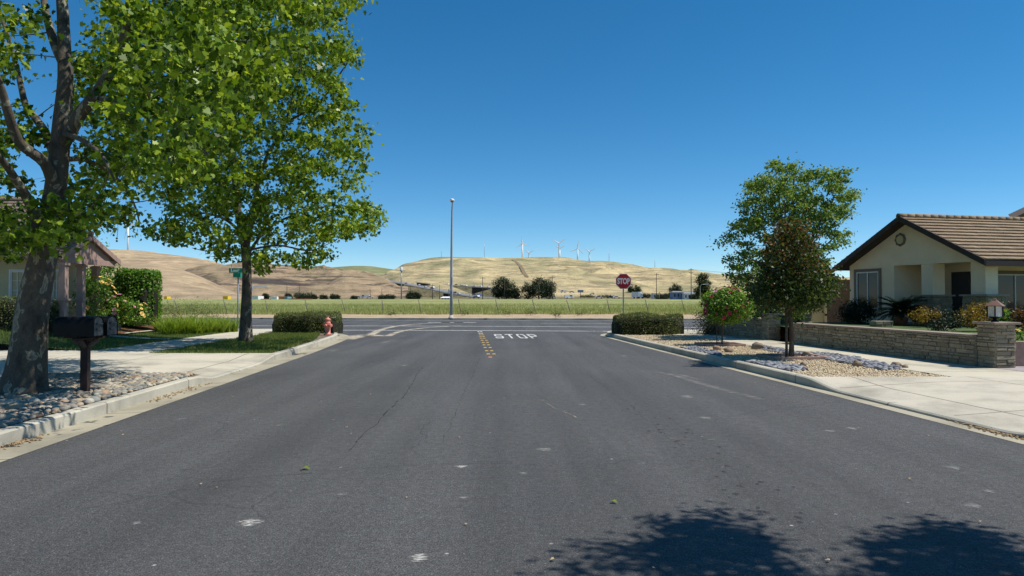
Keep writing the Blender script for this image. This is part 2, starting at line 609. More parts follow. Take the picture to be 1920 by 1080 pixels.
M['mulch'] = m_soil('red_mulch', (0.10, 0.035, 0.022), (0.19, 0.065, 0.04), (0.27, 0.11, 0.07), 9.0, 0.8)
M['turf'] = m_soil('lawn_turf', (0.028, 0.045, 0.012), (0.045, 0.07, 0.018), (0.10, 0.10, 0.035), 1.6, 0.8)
M['field'] = m_field()
M['hill_main'] = m_hill('golden_hill', (0.50, 0.40, 0.225), (0.24, 0.20, 0.122), (0.20, 0.21, 0.11), 0.8)
M['hill_smooth'] = m_hill('smooth_tan_hill', (0.44, 0.33, 0.21), (0.31, 0.235, 0.153), (0.25, 0.22, 0.13), 0.5)
M['hill_dark'] = m_hill('brown_streaked_hill', (0.33, 0.245, 0.155), (0.085, 0.068, 0.060), (0.20, 0.175, 0.10), 0.4, 1.6, (0.006, 0.006, 0.09))
M['hill_green'] = m_hill('far_green_hill', (0.235, 0.235, 0.125), (0.21, 0.195, 0.095), (0.155, 0.18, 0.075), 0.8)
M['bank'] = m_hill('embankment_grass', (0.25, 0.215, 0.12), (0.18, 0.15, 0.085), (0.14, 0.15, 0.06), 0.6, 6.0, (0.05, 0.05, 0.3))
M['leaf_syc'] = mat_leaf('sycamore_leaf', (0.040, 0.080, 0.008), (0.165, 0.26, 0.018), (0.40, 0.48, 0.055), 0.36, rough=0.38)
M['leaf_syc_shaded'] = mat_leaf('shaded_sycamore_leaf', (0.028, 0.062, 0.007), (0.150, 0.245, 0.016), (0.44, 0.53, 0.06), 0.36, rough=0.38)  # first sycamore: crown shade and highlights put into the leaf colours
M['leaf_bronze'] = mat_leaf('bronze_tipped_leaf', (0.055, 0.040, 0.011), (0.135, 0.078, 0.020), (0.24, 0.12, 0.034), 0.32, tcol=(1.3, 1.0, 0.5))
M['leaf_myrtle'] = mat_leaf('dark_myrtle_leaf', (0.020, 0.040, 0.010), (0.045, 0.075, 0.018), (0.10, 0.135, 0.032), 0.3)
M['leaf_rose'] = mat_leaf('rose_leaf', (0.055, 0.125, 0.018), (0.145, 0.275, 0.034), (0.28, 0.40, 0.07), 0.34)
M['leaf_pist'] = mat_leaf('feathery_leaf', (0.062, 0.112, 0.028), (0.150, 0.240, 0.056), (0.29, 0.37, 0.10), 0.42)
M['leaf_box'] = mat_leaf('clipped_hedge_leaf', (0.062, 0.060, 0.022), (0.105, 0.138, 0.040), (0.235, 0.262, 0.088), 0.3)
M['leaf_hedge'] = mat_leaf('tall_hedge_leaf', (0.045, 0.115, 0.013), (0.12, 0.25, 0.026), (0.24, 0.37, 0.05), 0.32)
M['leaf_lily'] = mat_leaf('daylily_blade', (0.11, 0.18, 0.026), (0.22, 0.31, 0.04), (0.36, 0.43, 0.08), 0.4)
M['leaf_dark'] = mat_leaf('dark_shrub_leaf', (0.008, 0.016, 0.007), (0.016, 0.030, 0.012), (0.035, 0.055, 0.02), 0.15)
M['leaf_euc'] = mat_leaf('far_tree_leaf', (0.016, 0.028, 0.013), (0.03, 0.05, 0.022), (0.058, 0.08, 0.035), 0.2)
M['leaf_pine'] = mat_leaf('olive_pine_leaf', (0.02, 0.03, 0.008), (0.045, 0.06, 0.016), (0.11, 0.11, 0.03), 0.2)
M['leaf_gold'] = mat_leaf('golden_shrub_leaf', (0.10, 0.075, 0.010), (0.30, 0.20, 0.025), (0.46, 0.33, 0.05), 0.3, tcol=(1.3, 1.1, 0.5))
M['grass_blade'] = mat_leaf('lawn_blade', (0.07, 0.115, 0.022), (0.145, 0.20, 0.04), (0.27, 0.28, 0.10), 0.3)
M['field_blade'] = mat_leaf('field_blade', (0.17, 0.21, 0.062), (0.29, 0.315, 0.115), (0.48, 0.44, 0.23), 0.35)
M['bark_syc'] = m_bark('sycamore_bark', [(0.048, 0.040, 0.031), (0.105, 0.088, 0.066), (0.33, 0.30, 0.22)], 5.5)
M['bark_brown'] = m_bark('brown_bark', [(0.075, 0.052, 0.035), (0.12, 0.085, 0.058), (0.18, 0.135, 0.095)], 9.0)
M['petal_red'] = mat_plain('crimson_petal', (0.30, 0.030, 0.060), 0.6, 0.3, 20)
M['petal_pink'] = mat_plain('pink_petal', (0.70, 0.30, 0.42), 0.6, 0.2, 20)
M['petal_yellow'] = mat_plain('yellow_petal', (0.75, 0.48, 0.14), 0.6, 0.2, 20)
M['petal_white'] = mat_plain('white_petal', (0.78, 0.74, 0.66), 0.6, 0.1, 20)
M['stucco'] = mat_plain('beige_stucco', (0.84, 0.66, 0.465), 0.9, 0.07, 1.3, 0.35, bscale=55)
M['stucco_pale'] = mat_plain('pale_yellow_stucco', (0.56, 0.47, 0.27), 0.9, 0.07, 1.3, 0.35, bscale=55)
M['trim_brown'] = mat_plain('dark_brown_fascia', (0.045, 0.030, 0.026), 0.6, 0.15, 3.0)
M['trim_taupe'] = mat_plain('taupe_window_trim', (0.20, 0.145, 0.115), 0.8, 0.08, 3.0, 0.2)
M['trim_pink'] = mat_plain('dusty_pink_paint', (0.33, 0.225, 0.19), 0.7, 0.12, 4.0, 0.1)
M['trim_white'] = mat_plain('white_vinyl', (0.72, 0.72, 0.70), 0.4, 0.05, 3.0)
M['wood_fence'] = mat_plain('brown_fence_boards', (0.145, 0.092, 0.060), 0.85, 0.3, 5.0, 0.4)
M['dark_door'] = mat_plain('dark_front_door', (0.03, 0.022, 0.02), 0.5, 0.1, 4.0)
M['steel'] = mat_plain('galvanised_steel', (0.38, 0.40, 0.42), 0.42, 0.1, 2.0, metal=0.6)
M['lamp_paint'] = mat_plain('grey_lamp_pole_paint', (0.34, 0.37, 0.40), 0.45, 0.08, 1.5)
M['wood_pole'] = mat_plain('weathered_pole_wood', (0.085, 0.068, 0.055), 0.9, 0.3, 3.0, 0.3)
M['wire'] = mat_plain('dull_wire', (0.16, 0.14, 0.12), 0.6, 0.2, 5.0)
M['sign_red'] = mat_plain('sign_red', (0.52, 0.020, 0.034), 0.4, 0.06, 2.0)
M['sign_white'] = mat_plain('sign_white', (0.80, 0.80, 0.79), 0.4, 0.03, 2.0)
M['sign_green'] = mat_plain('sign_green', (0.0, 0.23, 0.135), 0.4, 0.05, 2.0)
M['sign_yellow'] = mat_plain('sign_yellow', (0.80, 0.52, 0.02), 0.5, 0.05, 2.0)
M['black_paint'] = mat_plain('black_metal_paint', (0.008, 0.009, 0.011), 0.55, 0.25, 6.0)
M['black_paint'].node_tree.nodes['Principled BSDF'].inputs['Specular IOR Level'].default_value = 0.15
M['mail_door'] = mat_plain('worn_mailbox_door', (0.045, 0.055, 0.062), 0.35, 0.25, 9.0, metal=0.3)
M['post_wood'] = mat_plain('stained_post_wood', (0.034, 0.019, 0.016), 0.7, 0.3, 8.0, 0.4)
M['hydrant'] = mat_plain('faded_salmon_paint', (0.62, 0.225, 0.175), 0.6, 0.14, 8.0, 0.15)
M['turbine'] = mat_plain('turbine_white', (0.80, 0.81, 0.82), 0.4, 0.03, 1.0)
M['asphalt_far'] = mat_plain('freeway_pavement', (0.20, 0.20, 0.20), 0.8, 0.08, 0.2)
M['conc_far'] = mat_plain('bridge_concrete', (0.45, 0.42, 0.37), 0.85, 0.12, 0.3, 0.2)
M['abutment'] = mat_plain('shade_toned_retaining_panels', (0.030, 0.034, 0.042), 0.8, 0.25, 0.4)  # near-black colour paints in the shade on walls under the decks
M['dot_yellow'] = mat_plain('road_dot_yellow', (0.50, 0.33, 0.09), 0.5, 0.2, 30.0)
M['dot_orange'] = mat_plain('road_dot_orange', (0.55, 0.22, 0.06), 0.5, 0.2, 30.0)
M['dot_white'] = mat_plain('road_dot_white', (0.62, 0.60, 0.54), 0.5, 0.2, 30.0)
M['terracotta'] = mat_plain('terracotta_clay', (0.26, 0.115, 0.072), 0.85, 0.15, 6.0, 0.2)
M['paver'] = mat_plain('pink_edging_stone', (0.36, 0.235, 0.19), 0.85, 0.18, 7.0, 0.3)
M['copper'] = mat_plain('weathered_copper', (0.24, 0.135, 0.10), 0.5, 0.2, 12.0, metal=0.4)
M['lantern_glass'] = mat_plain('frosted_lantern_glass', (0.55, 0.54, 0.47), 0.25, 0.18, 18.0)
M['cap_stone'] = mat_plain('wall_cap_stone', (0.30, 0.235, 0.19), 0.85, 0.12, 5.0, 0.25)
M['ledger'] = m_stone('ledger_stone', [(0.19, 0.155, 0.105), (0.30, 0.25, 0.165), (0.24, 0.20, 0.145), (0.36, 0.30, 0.21), (0.21, 0.165, 0.11), (0.29, 0.255, 0.19)])
M['tile'] = m_stone('concrete_roof_tile', [(0.235, 0.170, 0.105), (0.275, 0.195, 0.120), (0.20, 0.148, 0.098), (0.30, 0.225, 0.145)])
M['tile_old'] = m_stone('old_roof_tile', [(0.16, 0.12, 0.095), (0.20, 0.155, 0.12), (0.13, 0.10, 0.085), (0.23, 0.18, 0.14)])
M['cobble'] = m_objstone('river_cobble', [(0.29, 0.26, 0.21), (0.16, 0.16, 0.155), (0.40, 0.34, 0.25), (0.33, 0.22, 0.14), (0.22, 0.235, 0.22), (0.48, 0.43, 0.34), (0.13, 0.125, 0.12), (0.36, 0.28, 0.18)])
M['cobble_mass'] = m_stone('river_cobble_mass', [(0.29, 0.26, 0.21), (0.16, 0.16, 0.155), (0.40, 0.34, 0.25), (0.33, 0.22, 0.14), (0.22, 0.235, 0.22), (0.48, 0.43, 0.34), (0.13, 0.125, 0.12), (0.36, 0.28, 0.18)])
M['slate'] = m_objstone('slate_cobble', [(0.13, 0.135, 0.155), (0.20, 0.205, 0.23), (0.28, 0.285, 0.31), (0.10, 0.10, 0.115), (0.36, 0.36, 0.38)])
M['slate_mass'] = m_stone('slate_cobble_mass', [(0.13, 0.135, 0.155), (0.20, 0.205, 0.23), (0.28, 0.285, 0.31), (0.10, 0.10, 0.115), (0.36, 0.36, 0.38)])
M['boulder'] = m_objstone('brown_boulder', [(0.22, 0.165, 0.115), (0.30, 0.21, 0.14), (0.17, 0.135, 0.105)])
M['gravel'] = m_stone('tan_gravel', [(0.50, 0.39, 0.24), (0.58, 0.48, 0.32), (0.42, 0.31, 0.18), (0.64, 0.56, 0.42), (0.52, 0.36, 0.20)])
M['walk_flag'] = mat_plain('purple_flagstone', (0.30, 0.26, 0.26), 0.85, 0.2, 2.5, 0.2)
M['fruit'] = mat_plain('seed_ball', (0.08, 0.06, 0.03), 0.9, 0.2, 20)
def m_glass():
    t = NT('window_glass')
    t.col((0.014, 0.017, 0.021)); t.rough(0.05); t.b.inputs['Specular IOR Level'].default_value = 0.32
    v = t.coord(); t.bump(t.noise(v, 1.2, 2), 0.04, 0.05)
    return t.m
M['glass'] = m_glass()
def m_carpaint(name, c):
    t = NT(name); t.col(c); t.rough(0.25); t.b.inputs['Coat Weight'].default_value = 0.5
    return t.m
for nm, c in (('white', (0.75, 0.75, 0.75)), ('dark', (0.03, 0.032, 0.038)), ('silver', (0.42, 0.44, 0.46)), ('red', (0.30, 0.02, 0.02)), ('blue', (0.04, 0.13, 0.36))):
    M['car_' + nm] = m_carpaint('car_paint_' + nm, c)
M['tyre'] = mat_plain('rubber', (0.015, 0.015, 0.015), 0.8, 0.1, 5)
for nm, c in (('bld_white', (0.72, 0.72, 0.70)), ('bld_yellow', (0.62, 0.48, 0.22)), ('bld_brown', (0.16, 0.09, 0.07)), ('bld_blue', (0.20, 0.27, 0.38)), ('bld_dark', (0.045, 0.045, 0.06)),
              ('roof_grey', (0.22, 0.22, 0.23)), ('roof_brown', (0.19, 0.14, 0.11)), ('crate_orange', (0.50, 0.20, 0.08)), ('crate_blue', (0.12, 0.32, 0.40)), ('barrier', (0.45, 0.17, 0.09))):
    M[nm] = mat_plain(nm.replace('bld', 'wall_paint'), c, 0.8, 0.1, 0.5)
M['litter'] = m_stone('dry_leaf_litter', [(0.34, 0.22, 0.11), (0.42, 0.30, 0.16), (0.25, 0.155, 0.08), (0.36, 0.25, 0.14)])
M['fence_wood'] = mat_plain('grey_fence_post', (0.19, 0.165, 0.135), 0.9, 0.3, 4.0, 0.3)
# ------------------------------------------------------------------ light and sky
SUN_EL = R(59)
SUN_AZ = math.atan2(0.995, -0.07)          # clockwise from +Y: from the right, a little behind the camera
sun_dir = Vector((math.sin(SUN_AZ) * math.cos(SUN_EL), math.cos(SUN_AZ) * math.cos(SUN_EL), math.sin(SUN_EL)))
w = bpy.data.worlds.new("World"); SC.world = w
w.use_nodes = True
wn = w.node_tree.nodes; wl = w.node_tree.links
bg = wn.get('Background') or wn.new('ShaderNodeBackground')
sky = wn.new('ShaderNodeTexSky'); sky.sky_type = 'NISHITA'
sky.sun_disc = False
sky.sun_elevation = SUN_EL; sky.sun_rotation = SUN_AZ
sky.altitude = 3000; sky.air_density = 1.0; sky.dust_density = 0.0; sky.ozone_density = 3.2
hsv = wn.new('ShaderNodeHueSaturation'); hsv.inputs['Saturation'].default_value = 1.31; hsv.inputs['Hue'].default_value = 0.491
wl.new(sky.outputs[0], hsv.inputs['Color']); wl.new(hsv.outputs[0], bg.inputs[0])
bg.inputs[1].default_value = 0.114
sl = bpy.data.lights.new('sun', 'SUN'); sl.energy = 4.9; sl.angle = R(0.53); sl.color = (1.0, 0.955, 0.88)
so = bpy.data.objects.new('sun', sl); COL.objects.link(so)
so.rotation_euler = sun_dir.to_track_quat('Z', 'Y').to_euler()
so.location = sun_dir * 100
SC.view_settings.view_transform = 'Standard'
SC.view_settings.look = 'None'
SC.view_settings.exposure = 0.20
SC.view_settings.gamma = 1.0
SC.cycles.max_bounces = 6; SC.cycles.transparent_max_bounces = 8
SC.cycles.diffuse_bounces = 3; SC.cycles.use_denoising = True

# ------------------------------------------------------------------ plan of the street
def lerp(a, b, t): return a + (b - a) * t
def sstep(a, b, x):
    t = max(0.0, min(1.0, (x - a) / (b - a))); return t * t * (3 - 2 * t)

def left_edge(d): return -4.56 - 0.0685 * d        # asphalt edge, left
def right_edge(d): return 6.24 - 0.0725 * d        # asphalt edge, right
LEFT = [(left_edge(d), d) for d in (-14, -6, 0, 4, 8, 11, 13, 14, 15, 16.5, 18, 19, 20, 22)] + \
       [(-6.36, 25), (-6.62, 28), (-6.95, 30.5), (-7.5, 32.6), (-8.5, 34.4), (-10.2, 35.8), (-13, 36.8), (-20, 38.2), (-60, 43), (-140, 53)]
RIGHT = [(right_edge(d), d) for d in (-14, -6, 0, 4, 6, 7, 7.6, 8.2, 9, 10.5, 12, 12.8, 13.4, 14.0, 16, 19, 22, 25, 27)] + \
        [(4.12, 29.5), (3.98, 31.5), (4.05, 33.0), (4.55, 34.4), (5.7, 35.3), (8, 35.5), (14, 34.9), (60, 29.4), (140, 20)]

def offset_line(pts, off):
    """shift a polyline sideways: positive = to the left of travel"""
    out = []
    for i, p in enumerate(pts):
        a = pts[max(i - 1, 0)]; b = pts[min(i + 1, len(pts) - 1)]
        t = Vector((b[0] - a[0], b[1] - a[1])).normalized()
        out.append((p[0] - t.y * off, p[1] + t.x * off))
    return out

def refine(pts, step=0.6, until=50):
    out = []
    for a, b in zip(pts[:-1], pts[1:]):
        L = math.dist(a, b)
        n = max(1, int(L / step)) if abs(a[0]) < until else 1
        for k in range(n):
            out.append((lerp(a[0], b[0], k / n), lerp(a[1], b[1], k / n)))
    out.append(pts[-1])
    return out

def smooth_line(pts, it=2):
    for _ in range(it):
        q = [pts[0]]
        for a, b in zip(pts[:-1], pts[1:]):
            q.append((a[0] * .75 + b[0] * .25, a[1] * .75 + b[1] * .25)); q.append((a[0] * .25 + b[0] * .75, a[1] * .25 + b[1] * .75))
        q.append(pts[-1]); pts = q
    return pts

LEFT = refine(smooth_line(LEFT)); RIGHT = refine(smooth_line(RIGHT))
def far_kerb(x): return 58.3 - 0.09 * x
# road: one flat sheet bounded by both asphalt edges and the far side of the cross street
poly = LEFT + [(-140, far_kerb(-140) - .45), (140, far_kerb(140) - .45)] + RIGHT[::-1]
mb = MB(); mb.sheet(poly, 0.0)
o = mb.build('road', M['asphalt']); tag(o, kind='structure')
import bmesh
bm = bmesh.new(); bm.from_mesh(o.data); bmesh.ops.triangulate(bm, faces=bm.faces[:])
for f in bm.faces:
    if f.normal.z < 0: f.normal_flip()
bm.to_mesh(o.data); bm.free()

def kerb(name, edge, side, gw, hfun, kw=0.15):
    """gutter pan and kerb along an asphalt edge; side +1 = land on the left of travel"""
    g1 = offset_line(edge, side * gw)
    g2 = offset_line(edge, side * (gw + 0.03))
    g3 = offset_line(edge, side * (gw + kw))
    mg = MB(); vs = []; fs = []
    for e, g in zip(edge, g1):
        vs += [(e[0], e[1], 0.004), (g[0], g[1], -0.012)]
    for i in range(len(edge) - 1):
        fs.append((2 * i, 2 * i + 1, 2 * i + 3, 2 * i + 2))
    mg.add(vs, fs); og = mg.build('gutter', M['gutter']); tag(og, kind='structure')
    mk = MB(); vs = []; fs = []
    for a, b, c in zip(g1, g2, g3):
        h = hfun(a[0], a[1])
        vs += [(a[0], a[1], -0.03), (a[0], a[1], max(0.0, h - 0.02)), (b[0], b[1], h), (c[0], c[1], h + 0.003), (c[0], c[1], -0.05)]
    for i in range(len(g1) - 1):
        for k in range(4):
            fs.append((5 * i + k, 5 * i + k + 1, 5 * i + 5 + k + 1, 5 * i + 5 + k))
    mk.add(vs, fs); ok = mk.build('kerb', M['kerb']); tag(ok, kind='structure')
    return g3

def hleft(x, d):
    c = sstep(13.3, 14.6, d) * (1 - sstep(17.6, 19.4, d))
    return 0.15 - 0.115 * c
def hright(x, d):
    c = sstep(7.5, 8.6, d) * (1 - sstep(12.2, 13.6, d))
    return 0.15 - 0.115 * c
KL = kerb('kerb', LEFT, 1, 0.50, hleft)
KR = kerb('kerb', RIGHT, -1, 0.30, hright)
FAR = [(x, far_kerb(x) - .45) for x in range(-140, 141, 10)]
KF = kerb('kerb', FAR, 1, 0.42, lambda x, d: 0.14)

def kl_at(d):
    for a, b in zip(KL[:-1], KL[1:]):
        if a[1] <= d <= b[1]: return lerp(a[0], b[0], (d - a[1]) / (b[1] - a[1] + 1e-9))
    return KL[-1][0]
def kr_at(d):
    for a, b in zip(KR[:-1], KR[1:]):
        if a[1] <= d <= b[1]: return lerp(a[0], b[0], (d - a[1]) / (b[1] - a[1] + 1e-9))
    return KR[-1][0]
def lin(d): return -8.5 - 0.07 * d       # parkway / sidewalk, left
def lsw(d): return -10.65 - 0.07 * d     # sidewalk / lawn, left
def rin(d): return 9.30 - 0.07 * d       # parkway / sidewalk, right
def rwl(d): return 11.65 - 0.089 * d      # sidewalk / stone wall, right

def strip(name, fa, fb, d0, d1, z, mat, step=0.5, zfun=None, kind='structure', nx=1):
    n = max(1, int((d1 - d0) / step))
    mb = MB(); vs = []; fs = []
    for i in range(n + 1):
        d = lerp(d0, d1, i / n)
        for k in range(nx + 1):
            x = lerp(fa(d), fb(d), k / nx)
            vs.append((x, d, zfun(x, d) if zfun else z))
    for i in range(n):
        for k in range(nx):
            a = i * (nx + 1) + k
            fs.append((a, a + 1, a + nx + 2, a + nx + 1))
    mb.add(vs, fs); o = mb.build(name, mat)
    if fa(d0) > fb(d0): o.data.flip_normals()
    return tag(o, kind=kind)

# base of everything
xs = [-6000, -2500, -1000, -400, -150, -60, -20, 0, 20, 60, 150, 400, 1000, 2500, 6000]
ds = [-200, -40, 20, 58, 78, 160, 250, 400, 700, 1000, 1400, 3000, 9000]
mb = MB()
mb.add([(x, d, G(d) - 0.30) for d in ds for x in xs], [(i * 15 + k, i * 15 + k + 1, i * 15 + k + 16, i * 15 + k + 15) for i in range(len(ds) - 1) for k in range(14)])
tag(mb.build('ground', M['bank']), kind='structure')

# --- left of the street
soil_l = strip('planting_soil', lambda d: kl_at(d) - 0.005, lin, -8, 14.15, 0.125, M['soil'])
strip('sidewalk', lin, lsw, -8, 14.2, 0.15, M['walk'])
def zl(x, d):      # driveway apron falls to the lowered kerb
    k = kl_at(d); t = min(1.0, max(0.0, (k - x) / 1.9))
    return lerp(hleft(x, d), 0.15, t)
strip('driveway', lambda d: kl_at(d) - 0.004, lin, 14.15, 19.5, 0.15, M['drive'], 0.2, zl, nx=6)
strip('driveway', lin, lambda d: -40, 14.2, 20.6, 0.15, M['drive'])
strip('sidewalk', lambda d: lin(d), lsw, 20.6, 31.0, 0.15, M['walk'])
strip('sidewalk', lambda d: lin(d), lambda d: -12.85, 31.0, 36.2, 0.15, M['walk'])
mb = MB(); mb.sheet([(-12.85, 31.0), (-12.85, 36.15), (-26, 38.6), (-60, 42.6), (-60, 40.4), (-26, 36.4), (-17, 35.0), (-14.6, 33.0)], 0.15)
o = mb.build('sidewalk', M['walk']); tag(o, kind='structure')
# parkway lawn under the second tree, and bare soil at the corner
strip('planting_soil', lambda d: kl_at(d) - 0.004, lambda d: lin(d), 19.5, 33.5, 0.128, M['soil'])
def zlawn_l(x, d):
    t = sstep(0, 6.5, lsw(d) - x)
    return 0.16 + 0.50 * t + 0.02 * mnoise.noise(Vector((x * .8, d * .8, 0)))
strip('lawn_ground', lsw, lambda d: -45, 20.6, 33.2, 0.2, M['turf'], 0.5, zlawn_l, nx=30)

# --- right of the street
strip('gravel_bed', lambda d: kr_at(d) + 0.005, rin, 13.5, 34.0, 0.125, M['sand'])
strip('planting_soil', lambda d: kr_at(d) + 0.005, rin, -8, 7.6, 0.125, M['sand'])
strip('sidewalk', rin, rwl, 13.5, 27.0, 0.15, M['walk'])
mb = MB(); mb.sheet([(rin(27), 27), (rwl(27), 27), (9.0, 31.0), (12.0, 32.4), (25, 31.3), (25, 33.6), (8.0, 35.3), (6.2, 34.7), (6.6, 31)], 0.15)
tag(mb.build('sidewalk', M['walk']), kind='structure')
def zr(x, d):
    k = kr_at(d); t = min(1.0, max(0.0, (x - k) / 1.9))
    return lerp(hright(x, d), 0.15, t)
strip('driveway', lambda d: kr_at(d) + 0.004, rin, 7.6, 13.5, 0.15, M['drive'], 0.2, zr, nx=6)
strip('driveway', rin, lambda d: 30, 6.0, 13.5, 0.15, M['drive'])
strip('sidewalk', rin, rwl, -8, 6.0, 0.15, M['walk'])
YARD = 0.66
mb = MB(); mb.sheet([(rwl(15.6) + .35, 15.6), (40, 15.6), (40, 30.5), (11.5, 30.5), (rwl(27) + .35, 27)], YARD)
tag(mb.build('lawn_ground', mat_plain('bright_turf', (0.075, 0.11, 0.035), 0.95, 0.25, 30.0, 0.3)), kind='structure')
mb = MB(); mb.sheet([(rwl(13.5), 13.5), (40, 13.5), (40, 15.6), (rwl(15.6), 15.6)], 0.154)
tag(mb.build('path', M['walk_flag']), kind='structure')

# --- beyond the cross street
strip('dirt_verge', lambda x: far_kerb(x) + .14, lambda x: 78, -150, 150, 0.13, M['verge'], 3.0) if False else None
mb = MB(); vs = []; fs = []
XS = list(range(-160, 161, 2))
for x in XS:
    k = far_kerb(x) + 0.13
    for t in (0, .15, .4, .7, 1.0):
        d = lerp(k, 76.5, t)
        vs.append((x, d, 0.13 + (0.10 * mnoise.noise(Vector((x * .25, d * .25, 0))) if 0 < t else 0)))
for i in range(len(XS) - 1):
    for k in range(4):
        a = i * 5 + k; fs.append((a, a + 1, a + 6, a + 5))
mb.add(vs, fs); o = mb.build('dirt_verge', M['verge']); o.data.flip_normals(); tag(o, kind='structure')
mb = MB(); vs = []; fs = []
DS = [72.5, 74, 78, 85, 95, 110, 130, 155, 185, 215, 245, 272]
XF = list(range(-420, 421, 10))
for d in DS:
    for x in XF:
        z = G(d) + 0.12 + (0.22 if d > 75 else -0.05) + 0.12 * mnoise.noise(Vector((x * .06, d * .06, 3)))
        vs.append((x, d + 1.2 * mnoise.noise(Vector((x * .21, d, 1))), z))
n = len(XF)
for i in range(len(DS) - 1):
    for k in range(n - 1):
        a = i * n + k; fs.append((a, a + 1, a + n + 1, a + n))
mb.add(vs, fs, smooth=True); tag(mb.build('field', M['field']), kind='structure')

# --- painted markings (sheets 4 mm above the road)
def paint_line(name, fun, x0, x1, width, z=0.004, gaps=None, mat='paint_white', seed=0):
    mb = MB(); n = max(2, int(abs(x1 - x0) / 0.4)); vs = []; fs = []
    for i in range(n + 1):
        x = lerp(x0, x1, i / n); j = 0.02 * mnoise.noise(Vector((x * 3, seed, 0)))
        vs += [(x, fun(x) - width / 2 + j, z), (x, fun(x) + width / 2 - j, z)]
    for i in range(n):
        x = lerp(x0, x1, i / n)
        if gaps and gaps(x): continue
        fs.append((2 * i, 2 * i + 2, 2 * i + 3, 2 * i + 1))
    mb.add(vs, fs); return tag(mb.build(name, M[mat]), kind='structure')
paint_line('road_marking', lambda x: 37.3 - 0.09 * x - 0.0035 * (x + 3) ** 2, -9.3, 5.4, 0.34)
paint_line('road_marking', lambda x: 43.4 - 0.12 * x - 0.004 * (x + 2) ** 2 * (abs(x) < 12) - (0.6 if abs(x) >= 12 else 0), -11.9, 11.9, 0.34, seed=2)
paint_line('road_marking', lambda x: 42.6 - 0.12 * x, -90, -12.2, 0.3, seed=3)
paint_line('road_marking', lambda x: 42.4 - 0.12 * x, 12.2, 60, 0.3, seed=4)
paint_line('road_marking', lambda x: far_kerb(x) - 2.2, -100, 70, 0.22, seed=5)
paint_line('road_marking', lambda x: 49.5 - 0.1 * x, 2.0, 60, 0.2, seed=6)
for px, w_ in ((823, 1.6), (848, 1.6), (872, 1.6)):
    p = gp(px, 604.5, 0.004); mb = MB(); mb.sheet([(p.x - w_ / 2, p.y - .25), (p.x + w_ / 2, p.y - .25), (p.x + w_ / 2, p.y + .25), (p.x - w_ / 2, p.y + .25)], 0.004)
    tag(mb.build('road_marking', M['paint_white']), kind='structure')
# STOP painted on the road in tall highway letters
def glyph_stop(ch):
    k = .20
    if ch == 'S': return [[(1, .78), (1, .90), (.85, 1), (.15, 1), (0, .9), (0, .56), (.15, .44), (1 - k, .44), (1 - k, .15), (k, .15), (k, .24), (0, .24), (0, .1), (.15, 0), (.85, 0), (1, .1), (1, .46), (.85, .58), (k, .58), (k, .86), (1 - k, .86), (1 - k, .78)]]
    if ch == 'T': return [[(.39, 0), (.61, 0), (.61, .86), (1, .86), (1, 1), (0, 1), (0, .86), (.39, .86)]]
    if ch == 'O': return [[(0, .1), (.15, 0), (.46, 0), (.46, .13), (k, .16), (k, .84), (.46, .87), (.46, 1), (.15, 1), (0, .9)],
                          [(1, .1), (1, .9), (.85, 1), (.54, 1), (.54, .87), (1 - k, .84), (1 - k, .16), (.54, .13), (.54, 0), (.85, 0)]]
    if ch == 'P': return [[(0, 0), (k, 0), (k, 1), (0, 1)], [(k + .03, .40), (.85, .40), (1, .5), (1, .9), (.85, 1), (k + .03, 1), (k + .03, .87), (1 - k, .87), (1 - k, .54), (k + .03, .54)]]
mb = MB()
p0 = gp(930, 634.2, 0.004); p1 = gp(1018, 634.2, 0.004)
wid = p1.x - p0.x; lw = wid / 4 * 0.74
for i, ch in enumerate('STOP'):
    for poly in glyph_stop(ch):
        q = []
        for u, v_ in poly:
            d = p0.y + v_ * 3.6
            q.append((p0.x + i * wid / 4 * 1.03 + u * lw - 0.068 * v_ * 3.6 * 0.8, d))
        mb.sheet(q, 0.004)
o = mb.build('road_marking', M['paint_white']); tag(o, kind='structure')
bm = bmesh.new(); bm.from_mesh(o.data); bmesh.ops.triangulate(bm, faces=bm.faces[:])
for f in bm.faces:
    if f.normal.z < 0: f.normal_flip()
bm.to_mesh(o.data); bm.free()

# worn scraps of old paint and dry dirt on the asphalt
def m_worn(name, c, sc, lo, hi, stretch=(1, 1, 1), rot=0.0):
    t = NT(name); v = t.coord(stretch, (0, 0, rot))
    t.col(c); t.rough(0.9)
    tp = t.node('ShaderNodeBsdfTransparent'); mx = t.node('ShaderNodeMixShader')
    e = t.node('ShaderNodeAttribute'); e.attribute_name = 'edge'
    f = t.ramp(t.math('MULTIPLY', t.noise(v, sc, 5, 0.7), t.math('ADD', t.math('MULTIPLY', e.outputs['Fac'], 0.75), 0.38)), [(lo, 0.0), (hi, 1.0)])
    t.link(f, mx.inputs[0]); t.link(tp.outputs[0], mx.inputs[1]); t.link(t.b.outputs[0], mx.inputs[2]); t.link(mx.outputs[0], t.out.inputs[0])
    return t.m
M['worn_paint'] = m_worn('worn_paint_scrap', (0.31, 0.305, 0.285), 26, 0.42, 0.80, (0.6, 1.7, 1), 0.3)
M['dirt_track'] = m_worn('dragged_dirt', (0.45, 0.39, 0.30), 1.6, 0.38, 0.64, (1, 1, 1))
M['dust_track'] = m_worn('faint_dust', (0.27, 0.26, 0.24), 5.0, 0.46, 0.85, (0.6, 1.6, 1))
